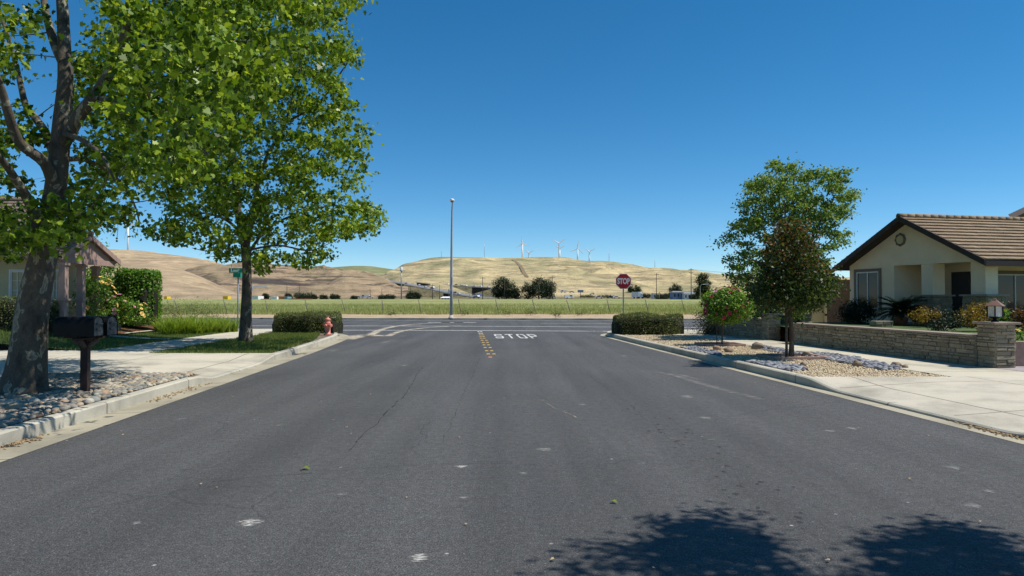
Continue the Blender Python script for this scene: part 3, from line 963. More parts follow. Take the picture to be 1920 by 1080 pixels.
def ribbon(name, pts, w_, mat, z=0.004, nx=6):
    pts = refine(smooth_line(pts), 0.3)
    vs, fs, ed = [], [], []
    for k in range(nx + 1):
        u = k / nx
        for i, p in enumerate(offset_line(pts, (u - 0.5) * w_)):
            vs.append((p[0], p[1], z)); e = min(1, (1 - abs(2 * u - 1)) * 1.6) * min(1, min(i, len(pts) - 1 - i) / 5.0); ed.append(e)
    n_ = len(pts)
    for k in range(nx):
        for i in range(n_ - 1):
            fs.append((k * n_ + i, k * n_ + n_ + i, k * n_ + n_ + i + 1, k * n_ + i + 1))
    mb = MB(); mb.add(vs, fs); o = mb.build(name, mat)
    at_ = o.data.attributes.new('edge', 'FLOAT', 'POINT'); at_.data.foreach_set('value', ed)
    if o.data.polygons[0].normal.z < 0: o.data.flip_normals()
    return tag(o, kind='structure')
def prib(px_pts, w_, mat, z=0.004):
    return ribbon('road_dirt', [tuple(gp(x, y, 0))[:2] for x, y in px_pts], w_, mat, z)
prib([(690, 632), (704, 622), (728, 614), (762, 609), (805, 606.5), (860, 605.5)], 0.75, M['dirt_track'], 0.008)
prib([(722, 634), (740, 624), (775, 617), (822, 613), (880, 610)], 0.6, M['dirt_track'], 0.012)
prib([(640, 641), (668, 630), (690, 628), (728, 634)], 1.5, M['dirt_track'], 0.016)
prib([(602, 664), (625, 657), (655, 652)], 0.6, M['dust_track'])
prib([(700, 648), (730, 640), (745, 637)], 0.5, M['dust_track'], 0.008)
prib([(1190, 690), (1260, 702), (1320, 722), (1400, 742), (1470, 760)], 0.35, M['dust_track'])
prib([(1230, 695), (1290, 706), (1360, 728)], 0.25, M['dust_track'], 0.008)
# trail of oil drips
M['oil'] = m_worn('oil_drip', (0.040, 0.040, 0.041), 14.0, 0.36, 0.75)
rgo = random.Random(44); mo = MB()
for k in range(70):
    u = rgo.random(); px = lerp(1195, 1500, u) + rgo.gauss(0, 22 + 40 * u); py = lerp(765, 985, u) + rgo.gauss(0, 10 + 18 * u)
    g = gp(px, py, 0.0045); r_ = rgo.uniform(.008, .024)
    mo.add([(g.x + r_ * (1 + .4 * rgo.random()) * math.cos(a), g.y + 1.5 * r_ * (1 + .4 * rgo.random()) * math.sin(a), 0.0045 + k * 1e-5) for a in np.linspace(0, 2 * PI, 9)[:-1]], [tuple(range(8))])
o = mo.build('oil_stain', M['oil']); tag(o, kind='structure')
at_ = o.data.attributes.new('edge', 'FLOAT', 'POINT'); at_.data.foreach_set('value', [0.8] * len(o.data.vertices))
M['worn_paint_pale'] = m_worn('pale_paint_scrap', (0.48, 0.47, 0.43), 30, 0.42, 0.66, (0.6, 1.7, 1), 0.3)
def scrap(px, py, wpx, hpx, z=0.004):
    c = gp(px, py, 0); rx = wpx / F_PX * c.y / 2; a = gp(px, py + hpx / 2, 0).y; b = gp(px, py - hpx / 2, 0).y
    ribbon('paint_scrap', [(c.x - rx, c.y), (c.x, c.y + .05), (c.x + rx, c.y)], b - a, M['worn_paint_pale' if (px, py) in ((783, 1052), (864, 878), (463, 985)) else 'worn_paint'], z)
for a in ((783, 1052, 46, 30), (463, 985, 60, 26), (864, 878, 26, 12), (757, 686, 20, 5), (1020, 845, 48, 12), (1830, 952, 50, 16), (1862, 925, 30, 14), (1290, 745, 40, 10), (868, 937, 26, 10),
          (337, 787, 22, 6), (520, 799, 20, 5), (1793, 880, 40, 14), (1093, 760, 22, 6), (1325, 785, 40, 8), (1120, 622, 10, 2.5), (755, 630.5, 13, 3), (980, 890, 24, 8), (1560, 810, 30, 8), (1600, 805, 34, 9),
          (250, 985, 34, 10), (640, 930, 30, 10), (1170, 668, 22, 4)):
    scrap(*a)
# tar and dirt cracks running over the asphalt
M['crack'] = m_worn('hairline_crack', (0.045, 0.045, 0.046), 3.0, 0.40, 0.62)
M['crack_pale'] = m_worn('sand_filled_crack', (0.34, 0.30, 0.23), 5.0, 0.42, 0.6)
def crack(px_pts, w_, mat, z=0.005):
    P = [tuple(gp(x, y, 0))[:2] for x, y in px_pts]
    P = refine(P, 0.22)
    P = [(x + 0.05 * mnoise.noise(Vector((x * 2.1, y * 2.1, 0))) + 0.03 * mnoise.noise(Vector((x * 9, y * 9, 4))), y + 0.09 * mnoise.noise(Vector((x * 2, y * 2, 7)))) for x, y in P]
    vs, fs, ed = [], [], []
    for i, (a, b) in enumerate(zip(offset_line(P, w_ / 2), offset_line(P, -w_ / 2))):
        k = 0.35 + 0.65 * abs(mnoise.noise(Vector((a[0] * 4, a[1] * 4, 2)))) * 2
        m_ = P[i]; vs += [(lerp(m_[0], a[0], k), lerp(m_[1], a[1], k), z), (lerp(m_[0], b[0], k), lerp(m_[1], b[1], k), z)]; ed += [0.8, 0.8]
    for i in range(len(P) - 1): fs.append((2 * i + 1, 2 * i + 3, 2 * i + 2, 2 * i))
    mb = MB(); mb.add(vs, fs); o = mb.build('road_crack', mat)
    at_ = o.data.attributes.new('edge', 'FLOAT', 'POINT'); at_.data.foreach_set('value', ed)
    return tag(o, kind='structure')
crack([(640, 884), (575, 889), (480, 895), (390, 904)], 0.012, M['crack'])
crack([(640, 884), (700, 878), (780, 872), (860, 868), (960, 866)], 0.012, M['crack'])
crack([(955, 751), (1018, 751), (1040, 742)], 0.025, M['crack_pale'])
crack([(1018, 752), (1040, 767), (1062, 774), (1085, 786)], 0.025, M['crack_pale'])
crack([(1203, 812), (1208, 818), (1280, 823), (1345, 826)], 0.022, M['crack_pale'])
crack([(790, 690), (760, 740), (700, 800), (655, 845)], 0.03, M['crack'])
crack([(900, 671), (860, 760), (830, 830)], 0.012, M['crack'])
crack([(1100, 700), (1180, 760), (1290, 850)], 0.010, M['crack'])
# ------------------------------------------------------------------ hills
def interp_y(pts, px):
    return float(np.interp(px, [p[0] for p in pts], [p[1] for p in pts]))
HILLS = {}
def hill(name, pts, Dc, toe, mat, gully=8.0, gs=140.0, seed=0, back=1.6, nx=160, nt=44, sharp=0.25, ztoe=None):
    sm = smooth_line(pts, 3)
    x0, x1 = pts[0][0], pts[-1][0]
    X0, X1 = (x0 - 960) / F_PX * Dc, (x1 - 960) / F_PX * Dc
    zt = G(toe) - 0.6 if ztoe is None else ztoe
    def zf(X, d):
        px = 960 + X / d * F_PX
        zc = at(px, interp_y(sm, min(max(px, x0), x1)), Dc).z
        t = (d - toe) / (Dc - toe)
        if t <= 1:
            t = max(t, 0)
            S = t * (1 + sharp - sharp * t)
            z = zt + (zc - zt) * S
        else:
            z = zc - (zc - zt) * 0.5 * (t - 1) ** 2 - (t - 1) * (zc - zt) * 0.35
        e = min(1, t * 2.5) * (0.12 if t > 1 else max(0.12, max(0.0, (1 - t)) ** 0.6 * 1.2))
        v = Vector((X / gs, d / (gs * 2.4), seed))
        r1 = 1 - abs(mnoise.noise(v)) * 2
        r2 = 1 - abs(mnoise.noise(v * 2.3 + Vector((5, 2, 0)))) * 2
        z += e * gully * (r1 * 0.7 + r2 * 0.35 - 0.4)
        return z
    vs, fs = [], []
    for i in range(nt + 1):
        d = lerp(toe, toe + (Dc - toe) * back, i / nt)
        for k in range(nx + 1):
            X = lerp(X0, X1, k / nx) * d / Dc
            vs.append((X, d, zf(X, d)))
    for i in range(nt):
        for k in range(nx):
            a = i * (nx + 1) + k; fs.append((a, a + 1, a + nx + 2, a + nx + 1))
    mb = MB(); mb.add(vs, fs, smooth=True)
    o = mb.build(name, mat); tag(o, kind='structure')
    HILLS[name] = zf
    return zf
H_MAIN = hill('hills', [(560, 548), (640, 540), (680, 531), (705, 524), (722, 517), (745, 503), (775, 491), (805, 483), (830, 481.5), (880, 484), (930, 485), (965, 485), (1005, 484), (1050, 484),
                (1080, 487), (1100, 491), (1125, 490.5), (1150, 491), (1175, 496), (1200, 501), (1250, 505), (1300, 510), (1350, 516), (1420, 520), (1500, 524), (1600, 528), (1750, 532), (1950, 538), (2200, 545)],
              1900, 900, M['hill_main'], 32, 170, 3.3, nx=220, nt=60)
hill('hills', [(520, 520), (560, 509), (600, 503), (640, 499.5), (670, 498), (700, 499), (725, 503), (760, 508), (800, 520)], 2900, 1900, M['hill_green'], 10, 200, 1.1, nx=60)
hill('hills', [(-400, 500), (-150, 480), (0, 470), (100, 466), (200, 466), (240, 468), (280, 472), (328, 477), (386, 486), (416, 496), (450, 506), (500, 524), (560, 545)], 1650, 900, M['hill_smooth'], 20, 170, 7.7)
hill('hills', [(250, 556), (310, 530), (340, 515), (362, 507), (395, 500), (429, 497), (465, 495.5), (493, 496), (560, 500), (600, 503), (640, 508), (680, 513), (700, 519), (716, 527), (738, 541), (765, 556)], 1250, 560, M['hill_dark'], 26, 100, 5.2, nt=60)
hill('hills', [(-500, 540), (-200, 520), (0, 504), (120, 496), (200, 492), (250, 491), (285, 493), (330, 502), (365, 513.5), (408, 535), (446, 553), (480, 561), (520, 566)], 560, 300, M['hill_smooth'], 3.5, 80, 2.2, sharp=0.45)
# low mounds under the far buildings
hill('hills', [(1060, 556), (1130, 548), (1200, 541), (1270, 538), (1350, 536), (1420, 538), (1500, 542), (1600, 548)], 1150, 1010, M['hill_main'], 3, 60, 9.1, nx=70, nt=20)
# track climbing the main hill
pts = []
for t in np.linspace(0, 1, 30):
    px = lerp(962, 992, t) + 3 * math.sin(t * 5); 
    # find where this ray meets the hill
    py = lerp(487.5, 522, t)
    r = ray(px, py); d = 950
    while d < 1900 and EYE + r.z / r.y * d > H_MAIN(r.x / r.y * d, d): d += 6
    pts.append((r.x / r.y * d, d, H_MAIN(r.x / r.y * d, d) + 0.8))
mb = MB(); vs = []
for p in pts: vs += [(p[0] - 3.0, p[1], p[2]), (p[0] + 3.0, p[1], p[2])]
mb.add(vs, [(2 * i, 2 * i + 1, 2 * i + 3, 2 * i + 2) for i in range(len(pts) - 1)])
tag(mb.build('hill_track', mat_plain('bare_track', (0.20, 0.15, 0.09), 0.9, 0.2, 0.05)), kind='structure')
# ------------------------------------------------------------------ shared builders
def ledger_face(mb, p0, p1, z0, z1, nrm, rng, row=0.074, mi=0):
    """a face of stacked ledger stones, each stone proud by a different amount"""
    p0 = Vector((p0[0], p0[1], 0)); p1 = Vector((p1[0], p1[1], 0))
    L = (p1 - p0).length; t = (p1 - p0) / L; n = Vector((nrm[0], nrm[1], 0)).normalized()
    z = z0
    while z < z1 - 0.02:
        h = min(row * rng.uniform(0.7, 1.45), z1 - z)
        if z1 - z - h < 0.03: h = z1 - z
        x = 0.0
        while x < L - 0.01:
            l = min(rng.uniform(0.11, 0.38), L - x)
            if L - x - l < 0.08: l = L - x
            dep = rng.uniform(0.012, 0.05)
            g = 0.004
            a = p0 + t * (x + g); b = p0 + t * (x + l - g)
            za, zb = z + g, z + h - g
            c = 0.008
            back = [a - n * .02, b - n * .02]
            vs = [a + Vector((0, 0, za)) - n * .02, b + Vector((0, 0, za)) - n * .02, b + Vector((0, 0, zb)) - n * .02, a + Vector((0, 0, zb)) - n * .02]
            j = [rng.uniform(-.008, .008) for _ in range(4)]
            fr = [a + t * c + Vector((0, 0, za + c)) + n * (dep + j[0]), b - t * c + Vector((0, 0, za + c)) + n * (dep + j[1]),
                  b - t * c + Vector((0, 0, zb - c)) + n * (dep + j[2]), a + t * c + Vector((0, 0, zb - c)) + n * (dep + j[3])]
            mb.add(vs + fr, [(4, 5, 6, 7), (0, 1, 5, 4), (1, 2, 6, 5), (2, 3, 7, 6), (3, 0, 4, 7)], mi)
            x += l
        z += h

def rect_corners(c, sx, sy, rz):
    out = []
    for dx, dy in ((-1, -1), (1, -1), (1, 1), (-1, 1)):
        x, y = dx * sx / 2, dy * sy / 2
        out.append((c[0] + x * math.cos(rz) - y * math.sin(rz), c[1] + x * math.sin(rz) + y * math.cos(rz)))
    return out

def stone_pillar(c, sx, sy, rz, z0, z1, label, seed):
    rng = random.Random(seed)
    t = thing('stone_pillar', label, 'pillar', (c[0], c[1], z0), 'stone pillars of the garden wall')
    q = rect_corners(c, sx, sy, rz)
    mb = MB(); mb.prism(q, z0 - .03, z1 - .05)
    for i in range(4):
        a, b = q[i], q[(i + 1) % 4]
        ledger_face(mb, a, b, z0, z1 - .055, (b[1] - a[1], a[0] - b[0]), rng)
    mb.build('shaft', M['ledger'], t)
    m2 = MB(); m2.prism(rect_corners(c, sx + .17, sy + .17, rz), z1 - .05, z1)
    m2.build('cap', M['cap_stone'], t, bevel=.008)
    return t

def garden_wall(pts, z0, z1, th, label, seed, out=-1):
    rng = random.Random(seed)
    c = pts[len(pts) // 2]
    t = thing('garden_wall', label, 'wall', (c[0], c[1], z0), 'low stone garden walls')
    other = offset_line(pts, out * th)
    mb = MB(); mc = MB()
    capo = offset_line(pts, -out * .075); capi = offset_line(pts, out * (th + .03))
    for i in range(len(pts) - 1):
        q = [pts[i], pts[i + 1], other[i + 1], other[i]]
        if out > 0: q = q
        mb.prism(q, z0 - .03, z1 - .045)
        a, b = pts[i], pts[i + 1]
        n = Vector((b[1] - a[1], a[0] - b[0])) * (1 if out > 0 else -1)
        ledger_face(mb, a, b, z0, z1 - .05, n, rng)
        mc.prism([capo[i], capo[i + 1], capi[i + 1], capi[i]], z1 - .045, z1)
    mb.build('wall', M['ledger'], t)
    mc.build('cap', M['cap_stone'], t)
    return t

def lantern(p, s, label):
    t = thing('pillar_lantern', label, 'lantern', p, 'lanterns on the stone pillars')
    p = Vector(p)
    mb = MB(); mb.lathe(p, [(.10 * s, 0), (.10 * s, .03 * s), (.05 * s, .05 * s), (.05 * s, .09 * s), (.14 * s, .10 * s), (.14 * s, .125 * s)], 4)
    mb.build('base', M['black_paint'], t)
    mb = MB(); mb.box(p + Vector((0, 0, .245 * s)), (.20 * s, .20 * s, .24 * s), rz=.2); mb.build('pane', M['lantern_glass'], t)
    for dx in (-1, 1):
        for dy in (-1, 1):
            o = Matrix.Rotation(.2, 3, 'Z') @ Vector((dx * .108 * s, dy * .108 * s, .245 * s))
            MB().box(p + o, (.022 * s, .022 * s, .25 * s), rz=.2).build('corner_bar', M['black_paint'], t)
    mb = MB(); mb.lathe(p + Vector((0, 0, .372 * s)), [(.255 * s, 0), (.25 * s, .012 * s), (.06 * s, .135 * s), (.05 * s, .14 * s), (.05 * s, .16 * s), (.02 * s, .185 * s)], 4, smooth=False)
    mb.build('lid', M['copper'], t)
    return t

def leaf_bush(name, label, cat, c, rad, n, mat, size, kind='oval', group=None, clumps=40, spread=0.16, stems=True, flowers=None, seed=1, up=.5, zmin=None, shell=.5, lump=.25):
    rng = np.random.default_rng(seed)
    base = (c[0], c[1], zmin if zmin is not None else c[2] - rad[2])
    t = thing(name, label, cat, base, group)
    cl = ellipsoid_clumps(c, rad, clumps, rng, shell, base[2] + .04, lump)
    P, off = scatter(cl, n / clumps, spread * max(rad), rng, .8)
    P = P[P[:, 2] > base[2] + .01]
    out = (P - np.array(c)) / np.array(rad)
    me = leaf_mesh('foliage', P, size, kind, up, out * .7, .7, rng)
    link_mesh('foliage', me, mat, t)
    if stems:
        tr = Tree(seed)
        for k in range(4):
            a = k * 1.6 + seed
            tr.limb([(base[0], base[1], base[2] - .03), (c[0] + math.cos(a) * rad[0] * .25, c[1] + math.sin(a) * rad[1] * .25, lerp(base[2], c[2], .7)), (c[0] + math.cos(a) * rad[0] * .55, c[1] + math.sin(a) * rad[1] * .55, c[2] + rad[2] * .3)], .022, .008, 5, 3)
        tr.twigs(cl[:25], .004, .006, skip=2)
        tr.mb.build('stems', M['bark_brown'], t)
    if flowers:
        fm, fn, fs, top = flowers
        dirs = rng.normal(size=(fn * 3, 3)); dirs[:, 2] += top
        dirs /= np.linalg.norm(dirs, axis=1, keepdims=True)
        dirs = dirs[(dirs[:, 2] > -.3)][:fn]
        for d in dirs:
            p = Vector(tuple(np.array(c) + d * np.array(rad) * rng.uniform(.97, 1.16)))
            flower(p, Vector(tuple(d)), fs * rng.uniform(.7, 1.25), fm, t, rng)
    return t

def flower(p, n, s, mat, parent, rng):
    """a bloom of overlapping petals"""
    n = (n + Vector((0, 0, .3))).normalized()
    a = n.orthogonal().normalized(); b = n.cross(a)
    mb = MB()
    for ring, (m, r, tilt) in enumerate(((6, 1.0, .25), (5, .62, .7), (3, .3, 1.1))):
        for k in range(m):
            an = 2 * PI * k / m + ring * .5 + rng.uniform(-.2, .2)
            u = a * math.cos(an) + b * math.sin(an); v = n.cross(u)
            e = u * math.cos(tilt) + n * math.sin(tilt)
            w_ = s * r * .42
            mb.add([p, p + e * s * r * .5 + v * w_, p + e * s * r + v * w_ * .6, p + e * s * r - v * w_ * .6, p + e * s * r * .5 - v * w_], [(0, 1, 2, 3, 4)])
    return mb.build('flower', mat, parent)

def clipped_hedge(label, path, width, z0, z1, n, leafmat, leaf, seed, name='clipped_hedge', group='clipped hedges', rough=0.06, kind='oval', round_=0.25, wav=0.12, endk=.18):
    """a hedge along a path: leafy skin over a twiggy core, rounded shoulders, uneven top"""
    rng = np.random.default_rng(seed)
    path = refine(path, .25)
    mid = path[len(path) // 2]
    t = thing(name, label, 'hedge', (mid[0], mid[1], z0), group)
    H = z1 - z0
    # core
    Lf = offset_line(path, width * .5 - .12); Rt = offset_line(path, -(width * .5 - .12))
    mb = MB(); vs = []; fs = []
    N = len(path)
    for i in range(N):
        e = min(1, (min(i, N - 1 - i) * .25 + .05) / (width * .5)) ** .5
        m_ = path[i]
        zt = z0 + H * (.86 + .03 * mnoise.noise(Vector((i * .4, seed, 0)))) * (.6 + .4 * e)
        for q, zz, k in ((Lf[i], z0 - .02, .9), (Lf[i], zt - .18 * H, 1), (Lf[i], zt, .7), (Rt[i], zt, .7), (Rt[i], zt - .18 * H, 1), (Rt[i], z0 - .02, .9)):
            kk = k * (.35 + .65 * e)
            vs.append((lerp(m_[0], q[0], kk), lerp(m_[1], q[1], kk), zz))
    for i in range(N - 1):
        for k in range(5):
            fs.append((6 * i + k, 6 * i + k + 1, 6 * i + 6 + k + 1, 6 * i + 6 + k))
    fs.append(tuple(range(6))); fs.append(tuple(6 * (N - 1) + k for k in range(6))[::-1])
    mb.add(vs, fs); mb.build('twigs', mat_core, t)
    # leaves
    total = n
    pts = np.array(path); seg = np.linalg.norm(np.diff(pts, axis=0), axis=1); cum = np.concatenate([[0], np.cumsum(seg)]); L = cum[-1]
    s = rng.uniform(-.1, L + .1, total); sc = np.clip(s, 0, L)
    cx = np.interp(sc, cum, pts[:, 0]); cy = np.interp(sc, cum, pts[:, 1])
    tx = np.gradient(pts[:, 0]); ty = np.gradient(pts[:, 1])
    tx = np.interp(sc, cum, tx); ty = np.interp(sc, cum, ty); nl = np.hypot(tx, ty); tx /= nl; ty /= nl
    endd = np.minimum(sc, L - sc)
    er = np.clip(endd / (width * .5), 0.0, 1) ; er = np.sqrt(np.clip(1 - (1 - er) ** 2, 0.02, 1))
    u = rng.uniform(0, 1, total)      # around the section: side, top, side
    per = 2 * H + width
    a = u * per
    lat = np.where(a < H, -width / 2, np.where(a < H + width, a - H - width / 2, width / 2))
    z = np.where(a < H, a, np.where(a < H + width, H, per - a))
    nx_ = np.where(a < H, -1.0, np.where(a < H + width, 0.0, 1.0)); nz_ = np.where((a >= H) & (a < H + width), 1.0, 0.0)
    # round the shoulders
    rr = round_ * H
    over = np.clip((z - (H - rr)) / rr, 0, 1); edge = np.clip((np.abs(lat) - (width / 2 - rr)) / rr, 0, 1)
    k = np.sqrt(over ** 2 + edge ** 2); f = np.where(k > 1, 1 / np.maximum(k, 1e-6), 1)
    z = np.where(k > 1, (H - rr) + over * f * rr, z); lat = np.where(k > 1, np.sign(lat) * ((width / 2 - rr) + edge * f * rr), lat)
    lumps = np.array([mnoise.noise(Vector((float(cx[i]) * 1.6, float(cy[i]) * 1.6, float(z[i]) * 2.2 + seed))) + .5 * mnoise.noise(Vector((float(cx[i]) * 5, float(lat[i]) * 5, float(z[i]) * 5 + seed))) for i in range(total)])
    depth = rng.exponential(rough, total) - .03
    push = lumps * wav - depth
    z = z * (1 - endk + endk * er) + push * nz_ + push * .3
    lat = (lat + push * nx_) * er
    z = np.maximum(z, .015)
    C = np.stack([cx - ty * lat, cy + tx * lat, z0 + z], 1)
    out = np.stack([-ty * nx_, tx * nx_, nz_], 1)
    ek = (1 - er)[:, None]
    sgn = np.where(sc < L / 2, -1.0, 1.0)
    out = out + ek * np.stack([tx * sgn, ty * sgn, 0 * tx], 1) * 1.5
    me = leaf_mesh('foliage', C, leaf, kind, .35, out * .9, .75, rng)
    link_mesh('foliage', me, leafmat, t)
    return t
mat_core = mat_plain('hedge_twig_core', (0.018, 0.019, 0.010), 0.95, 0.4, 12.0, 0.5)

def window_part(parent, fn, s0, s1, z0, z1, trim=.11, mat_trim='trim_taupe', bars=(1, 0), lift=1.0, name='window', pane_z=None):
    """window on a plane: fn(s, out, z) -> world point; frame, sash and pane"""
    def bar(mb, a0, a1, b0, b1, o0, o1):
        vs = [fn(a0, o0, b0), fn(a1, o0, b0), fn(a1, o0, b1), fn(a0, o0, b1), fn(a0, o1, b0), fn(a1, o1, b0), fn(a1, o1, b1), fn(a0, o1, b1)]
        mb.add(vs, [(0, 1, 2, 3), (4, 7, 6, 5), (0, 4, 5, 1), (1, 5, 6, 2), (2, 6, 7, 3), (3, 7, 4, 0)])
    mb = MB()
    if trim:
        bar(mb, s0 - trim, s0, z0 - trim, z1 + trim, -.05, .045); bar(mb, s1, s1 + trim, z0 - trim, z1 + trim, -.05, .045)
        bar(mb, s0, s1, z1, z1 + trim, -.05, .045); bar(mb, s0, s1, z0 - trim, z0, -.05, .06)
    else:
        bar(mb, s0 - .03, s1 + .03, z0 - .04, z0, -.05, .05)
    w = mb.build(name, M[mat_trim], parent)
    m2 = MB(); b = .045
    bar(m2, s0, s0 + b, z0, z1, -.03, .03); bar(m2, s1 - b, s1, z0, z1, -.03, .03); bar(m2, s0 + b, s1 - b, z1 - b, z1, -.03, .03); bar(m2, s0 + b, s1 - b, z0, z0 + b, -.03, .03)
    for i in range(bars[0]):
        c = lerp(s0, s1, (i + 1) / (bars[0] + 1)); bar(m2, c - .018, c + .018, z0 + b, z1 - b, -.02, .022)
    for i in range(bars[1]):
        c = lerp(z0, z1, (i + 1) / (bars[1] + 1)); bar(m2, s0 + b, s1 - b, c - .012, c + .012, -.015, .018)
    m2.build('frame', M['trim_white'], w)
    m3 = MB(); bar(m3, s0 + .01, s1 - .01, z0 + .01, z1 - .01, -.03, -.012); m3.build('pane', M['glass'], w)
    return w

def tiled_roof(mb, e0, e1, r0, r1, rows, tw, th, rng, lift=.0):
    """tiles laid on the slope with eave e0-e1 and ridge r0-r1"""
    e0, e1, r0, r1 = map(Vector, (e0, e1, r0, r1))
    n = (e1 - e0).cross(r0 - e0).normalized()
    if n.z < 0: n = -n
    for i in range(rows):
        a0, a1 = e0.lerp(r0, i / rows), e1.lerp(r1, i / rows)
        b0, b1 = e0.lerp(r0, min(1, (i + 1.12) / rows)), e1.lerp(r1, min(1, (i + 1.12) / rows))
        L = (a1 - a0).length; m = max(1, int(round(L / tw)))
        sh = (i % 2) * .5
        cuts = [0] + [min(1, max(0, (k + sh) / m)) for k in range(0 if sh else 1, m)] + [1]
        for c0, c1 in zip(cuts[:-1], cuts[1:]):
            if c1 - c0 < 1e-4: continue
            g = .006 / max(L, .1)
            j = rng.uniform(0, .008)
            q0, q1, q2, q3 = a0.lerp(a1, c0 + g), a0.lerp(a1, c1 - g), b0.lerp(b1, c1 - g), b0.lerp(b1, c0 + g)
            up0 = n * (th + .022 + j + lift); up1 = n * (.012 + lift); lo = n * lift
            vs = [q0 + lo + n * .022, q1 + lo + n * .022, q2 + lo, q3 + lo, q0 + up0, q1 + up0, q2 + up1, q3 + up1]
            mb.add(vs, [(4, 5, 6, 7), (0, 1, 5, 4), (1, 2, 6, 5), (3, 0, 4, 7)])

# ------------------------------------------------------------------ house on the right
rng = random.Random(5)
HA = Vector((16.3, 24.5, 0)); HU = Vector((-0.307, 0.951, 0)).normalized(); HV = Vector((0.975, 0.22, 0)).normalized()
def hp(s, t, z): return HA + HU * s + HV * t + Vector((0, 0, z))
hs = thing('beige_house', 'single storey beige stucco house with brown tiled gable roof and deep shaded corner porch', 'house', hp(3, 4, YARD))
S1 = 6.95; SR = S1 / 2; ZE = 3.02; ZR = 4.86
mb = MB()
def wallq(mb, a, b, z0, z1, th=.16, nrm=None):
    """wall slab between plan points a and b"""
    a = Vector((a[0], a[1], 0)); b = Vector((b[0], b[1], 0))
    t = (b - a).normalized(); n = Vector((t.y, -t.x, 0)) * th / 2
    mb.prism([(a - n)[:2], (b - n)[:2], (b + n)[:2], (a + n)[:2]], z0, z1)
GT = .45
def zroof(s): return lerp(ZE, ZR, 1 - abs(s - SR) / SR) - .12
# gable wall: window bay, lintel above the openings, gable triangle (one thick outline)
out = [(6.62, YARD - .1), (6.62, zroof(6.62)), (SR, zroof(SR)), (.30, zroof(.30)), (.30, 2.99), (4.26, 2.99), (4.26, YARD - .1)]
vs = [hp(s, GT, z) for s, z in out] + [hp(s, GT + .22, z) for s, z in out]
n = len(out)
# outline is concave: cut a real window opening by making the bay out of four pieces
def gslab(mb, s0, s1, z0, z1, t0=GT, t1=GT + .22):
    vs = [hp(s0, t0, z0), hp(s1, t0, z0), hp(s1, t1, z0), hp(s0, t1, z0), hp(s0, t0, z1), hp(s1, t0, z1), hp(s1, t1, z1), hp(s0, t1, z1)]
    mb.add(vs, [(0, 3, 2, 1), (4, 5, 6, 7), (0, 1, 5, 4), (1, 2, 6, 5), (2, 3, 7, 6), (3, 0, 4, 7)])
WS0, WS1, WZ0, WZ1 = 5.02, 6.22, 1.24, 2.80
gslab(mb, 4.26, WS0, YARD - .1, 2.99); gslab(mb, WS1, 6.62, YARD - .1, 2.99); gslab(mb, WS0, WS1, YARD - .1, WZ0); gslab(mb, WS0, WS1, WZ1, 2.99)
tri = [(.30, 2.99), (6.62, 2.99), (6.62, zroof(6.62)), (SR, zroof(SR)), (.30, zroof(.30))]
vs = [hp(s, GT, z) for s, z in tri] + [hp(s, GT + .22, z) for s, z in tri]
mb.add(vs, [(0, 1, 2, 3, 4), (9, 8, 7, 6, 5), (0, 5, 6, 1), (1, 6, 7, 2), (2, 7, 8, 3), (3, 8, 9, 4), (4, 9, 5, 0)])
# walls set back behind the porch
gslab(mb, 2.05, 4.26, YARD - .1, 3.0, 2.0, 2.2)
gslab(mb, 4.27, 4.45, YARD - .1, 3.0, GT + .22, 2.0)
mb2 = mb
def sslab(mb, t0, t1, z0, z1, s0, s1): gslab(mb, s0, s1, z0, z1, t0, t1)
sslab(mb, 2.2, 2.75, YARD - .1, 3.0, 2.05, 2.25); sslab(mb, 4.75, 14, YARD - .1, 3.0, 2.05, 2.25); sslab(mb, 2.75, 4.75, 2.62, 3.0, 2.05, 2.25)
gslab(mb, 6.44, 6.62, YARD - .1, 3.0, GT + .22, 14)
gslab(mb, .30, 6.6, YARD - .1, 3.0, 13.8, 14)
# side lintel of the porch
sslab(mb, GT + .22, 14, 2.78, 2.99, .30, .52)
mb.build('wall', M['stucco'], hs)
# columns with stone bases
for (s0, s1, t0, t1) in ((.30, .98, GT, GT + .55), (2.42, 3.05, GT, GT + .55)):
    m = MB(); gslab(m, s0 + .06, s1 - .06, YARD, 2.985, t0 + .02, t1); c = m.build('column', M['stucco'], hs)
    m = MB(); q = [hp(s0 - .12, t0 - .14, 0), hp(s0 - .12, t1 + .12, 0), hp(s1 + .12, t1 + .12, 0), hp(s1 + .12, t0 - .14, 0)]
    q = [(p.x, p.y) for p in q]
    m.prism(q, YARD - .05, 1.75)
    rg = random.Random(3)
    for i in range(4):
        a, b = q[i], q[(i + 1) % 4]; ledger_face(m, a, b, YARD, 1.74, (b[1] - a[1], a[0] - b[0]), rg)
    m.build('stone_base', M['ledger'], c)
    q2 = [hp(s0 - .20, t0 - .22, 0), hp(s0 - .20, t1 + .20, 0), hp(s1 + .20, t1 + .20, 0), hp(s1 + .20, t0 - .22, 0)]
    m = MB(); m.prism([(p.x, p.y) for p in q2], 1.75, 1.81); m.build('cap', M['cap_stone'], c)
m = MB(); gslab(m, .53, 4.26, 2.99, 3.01, GT + .23, 2.0); gslab(m, .53, 2.05, 2.99, 3.01, 2.0, 13.8); m.build('porch_ceiling', M['stucco'], hs)
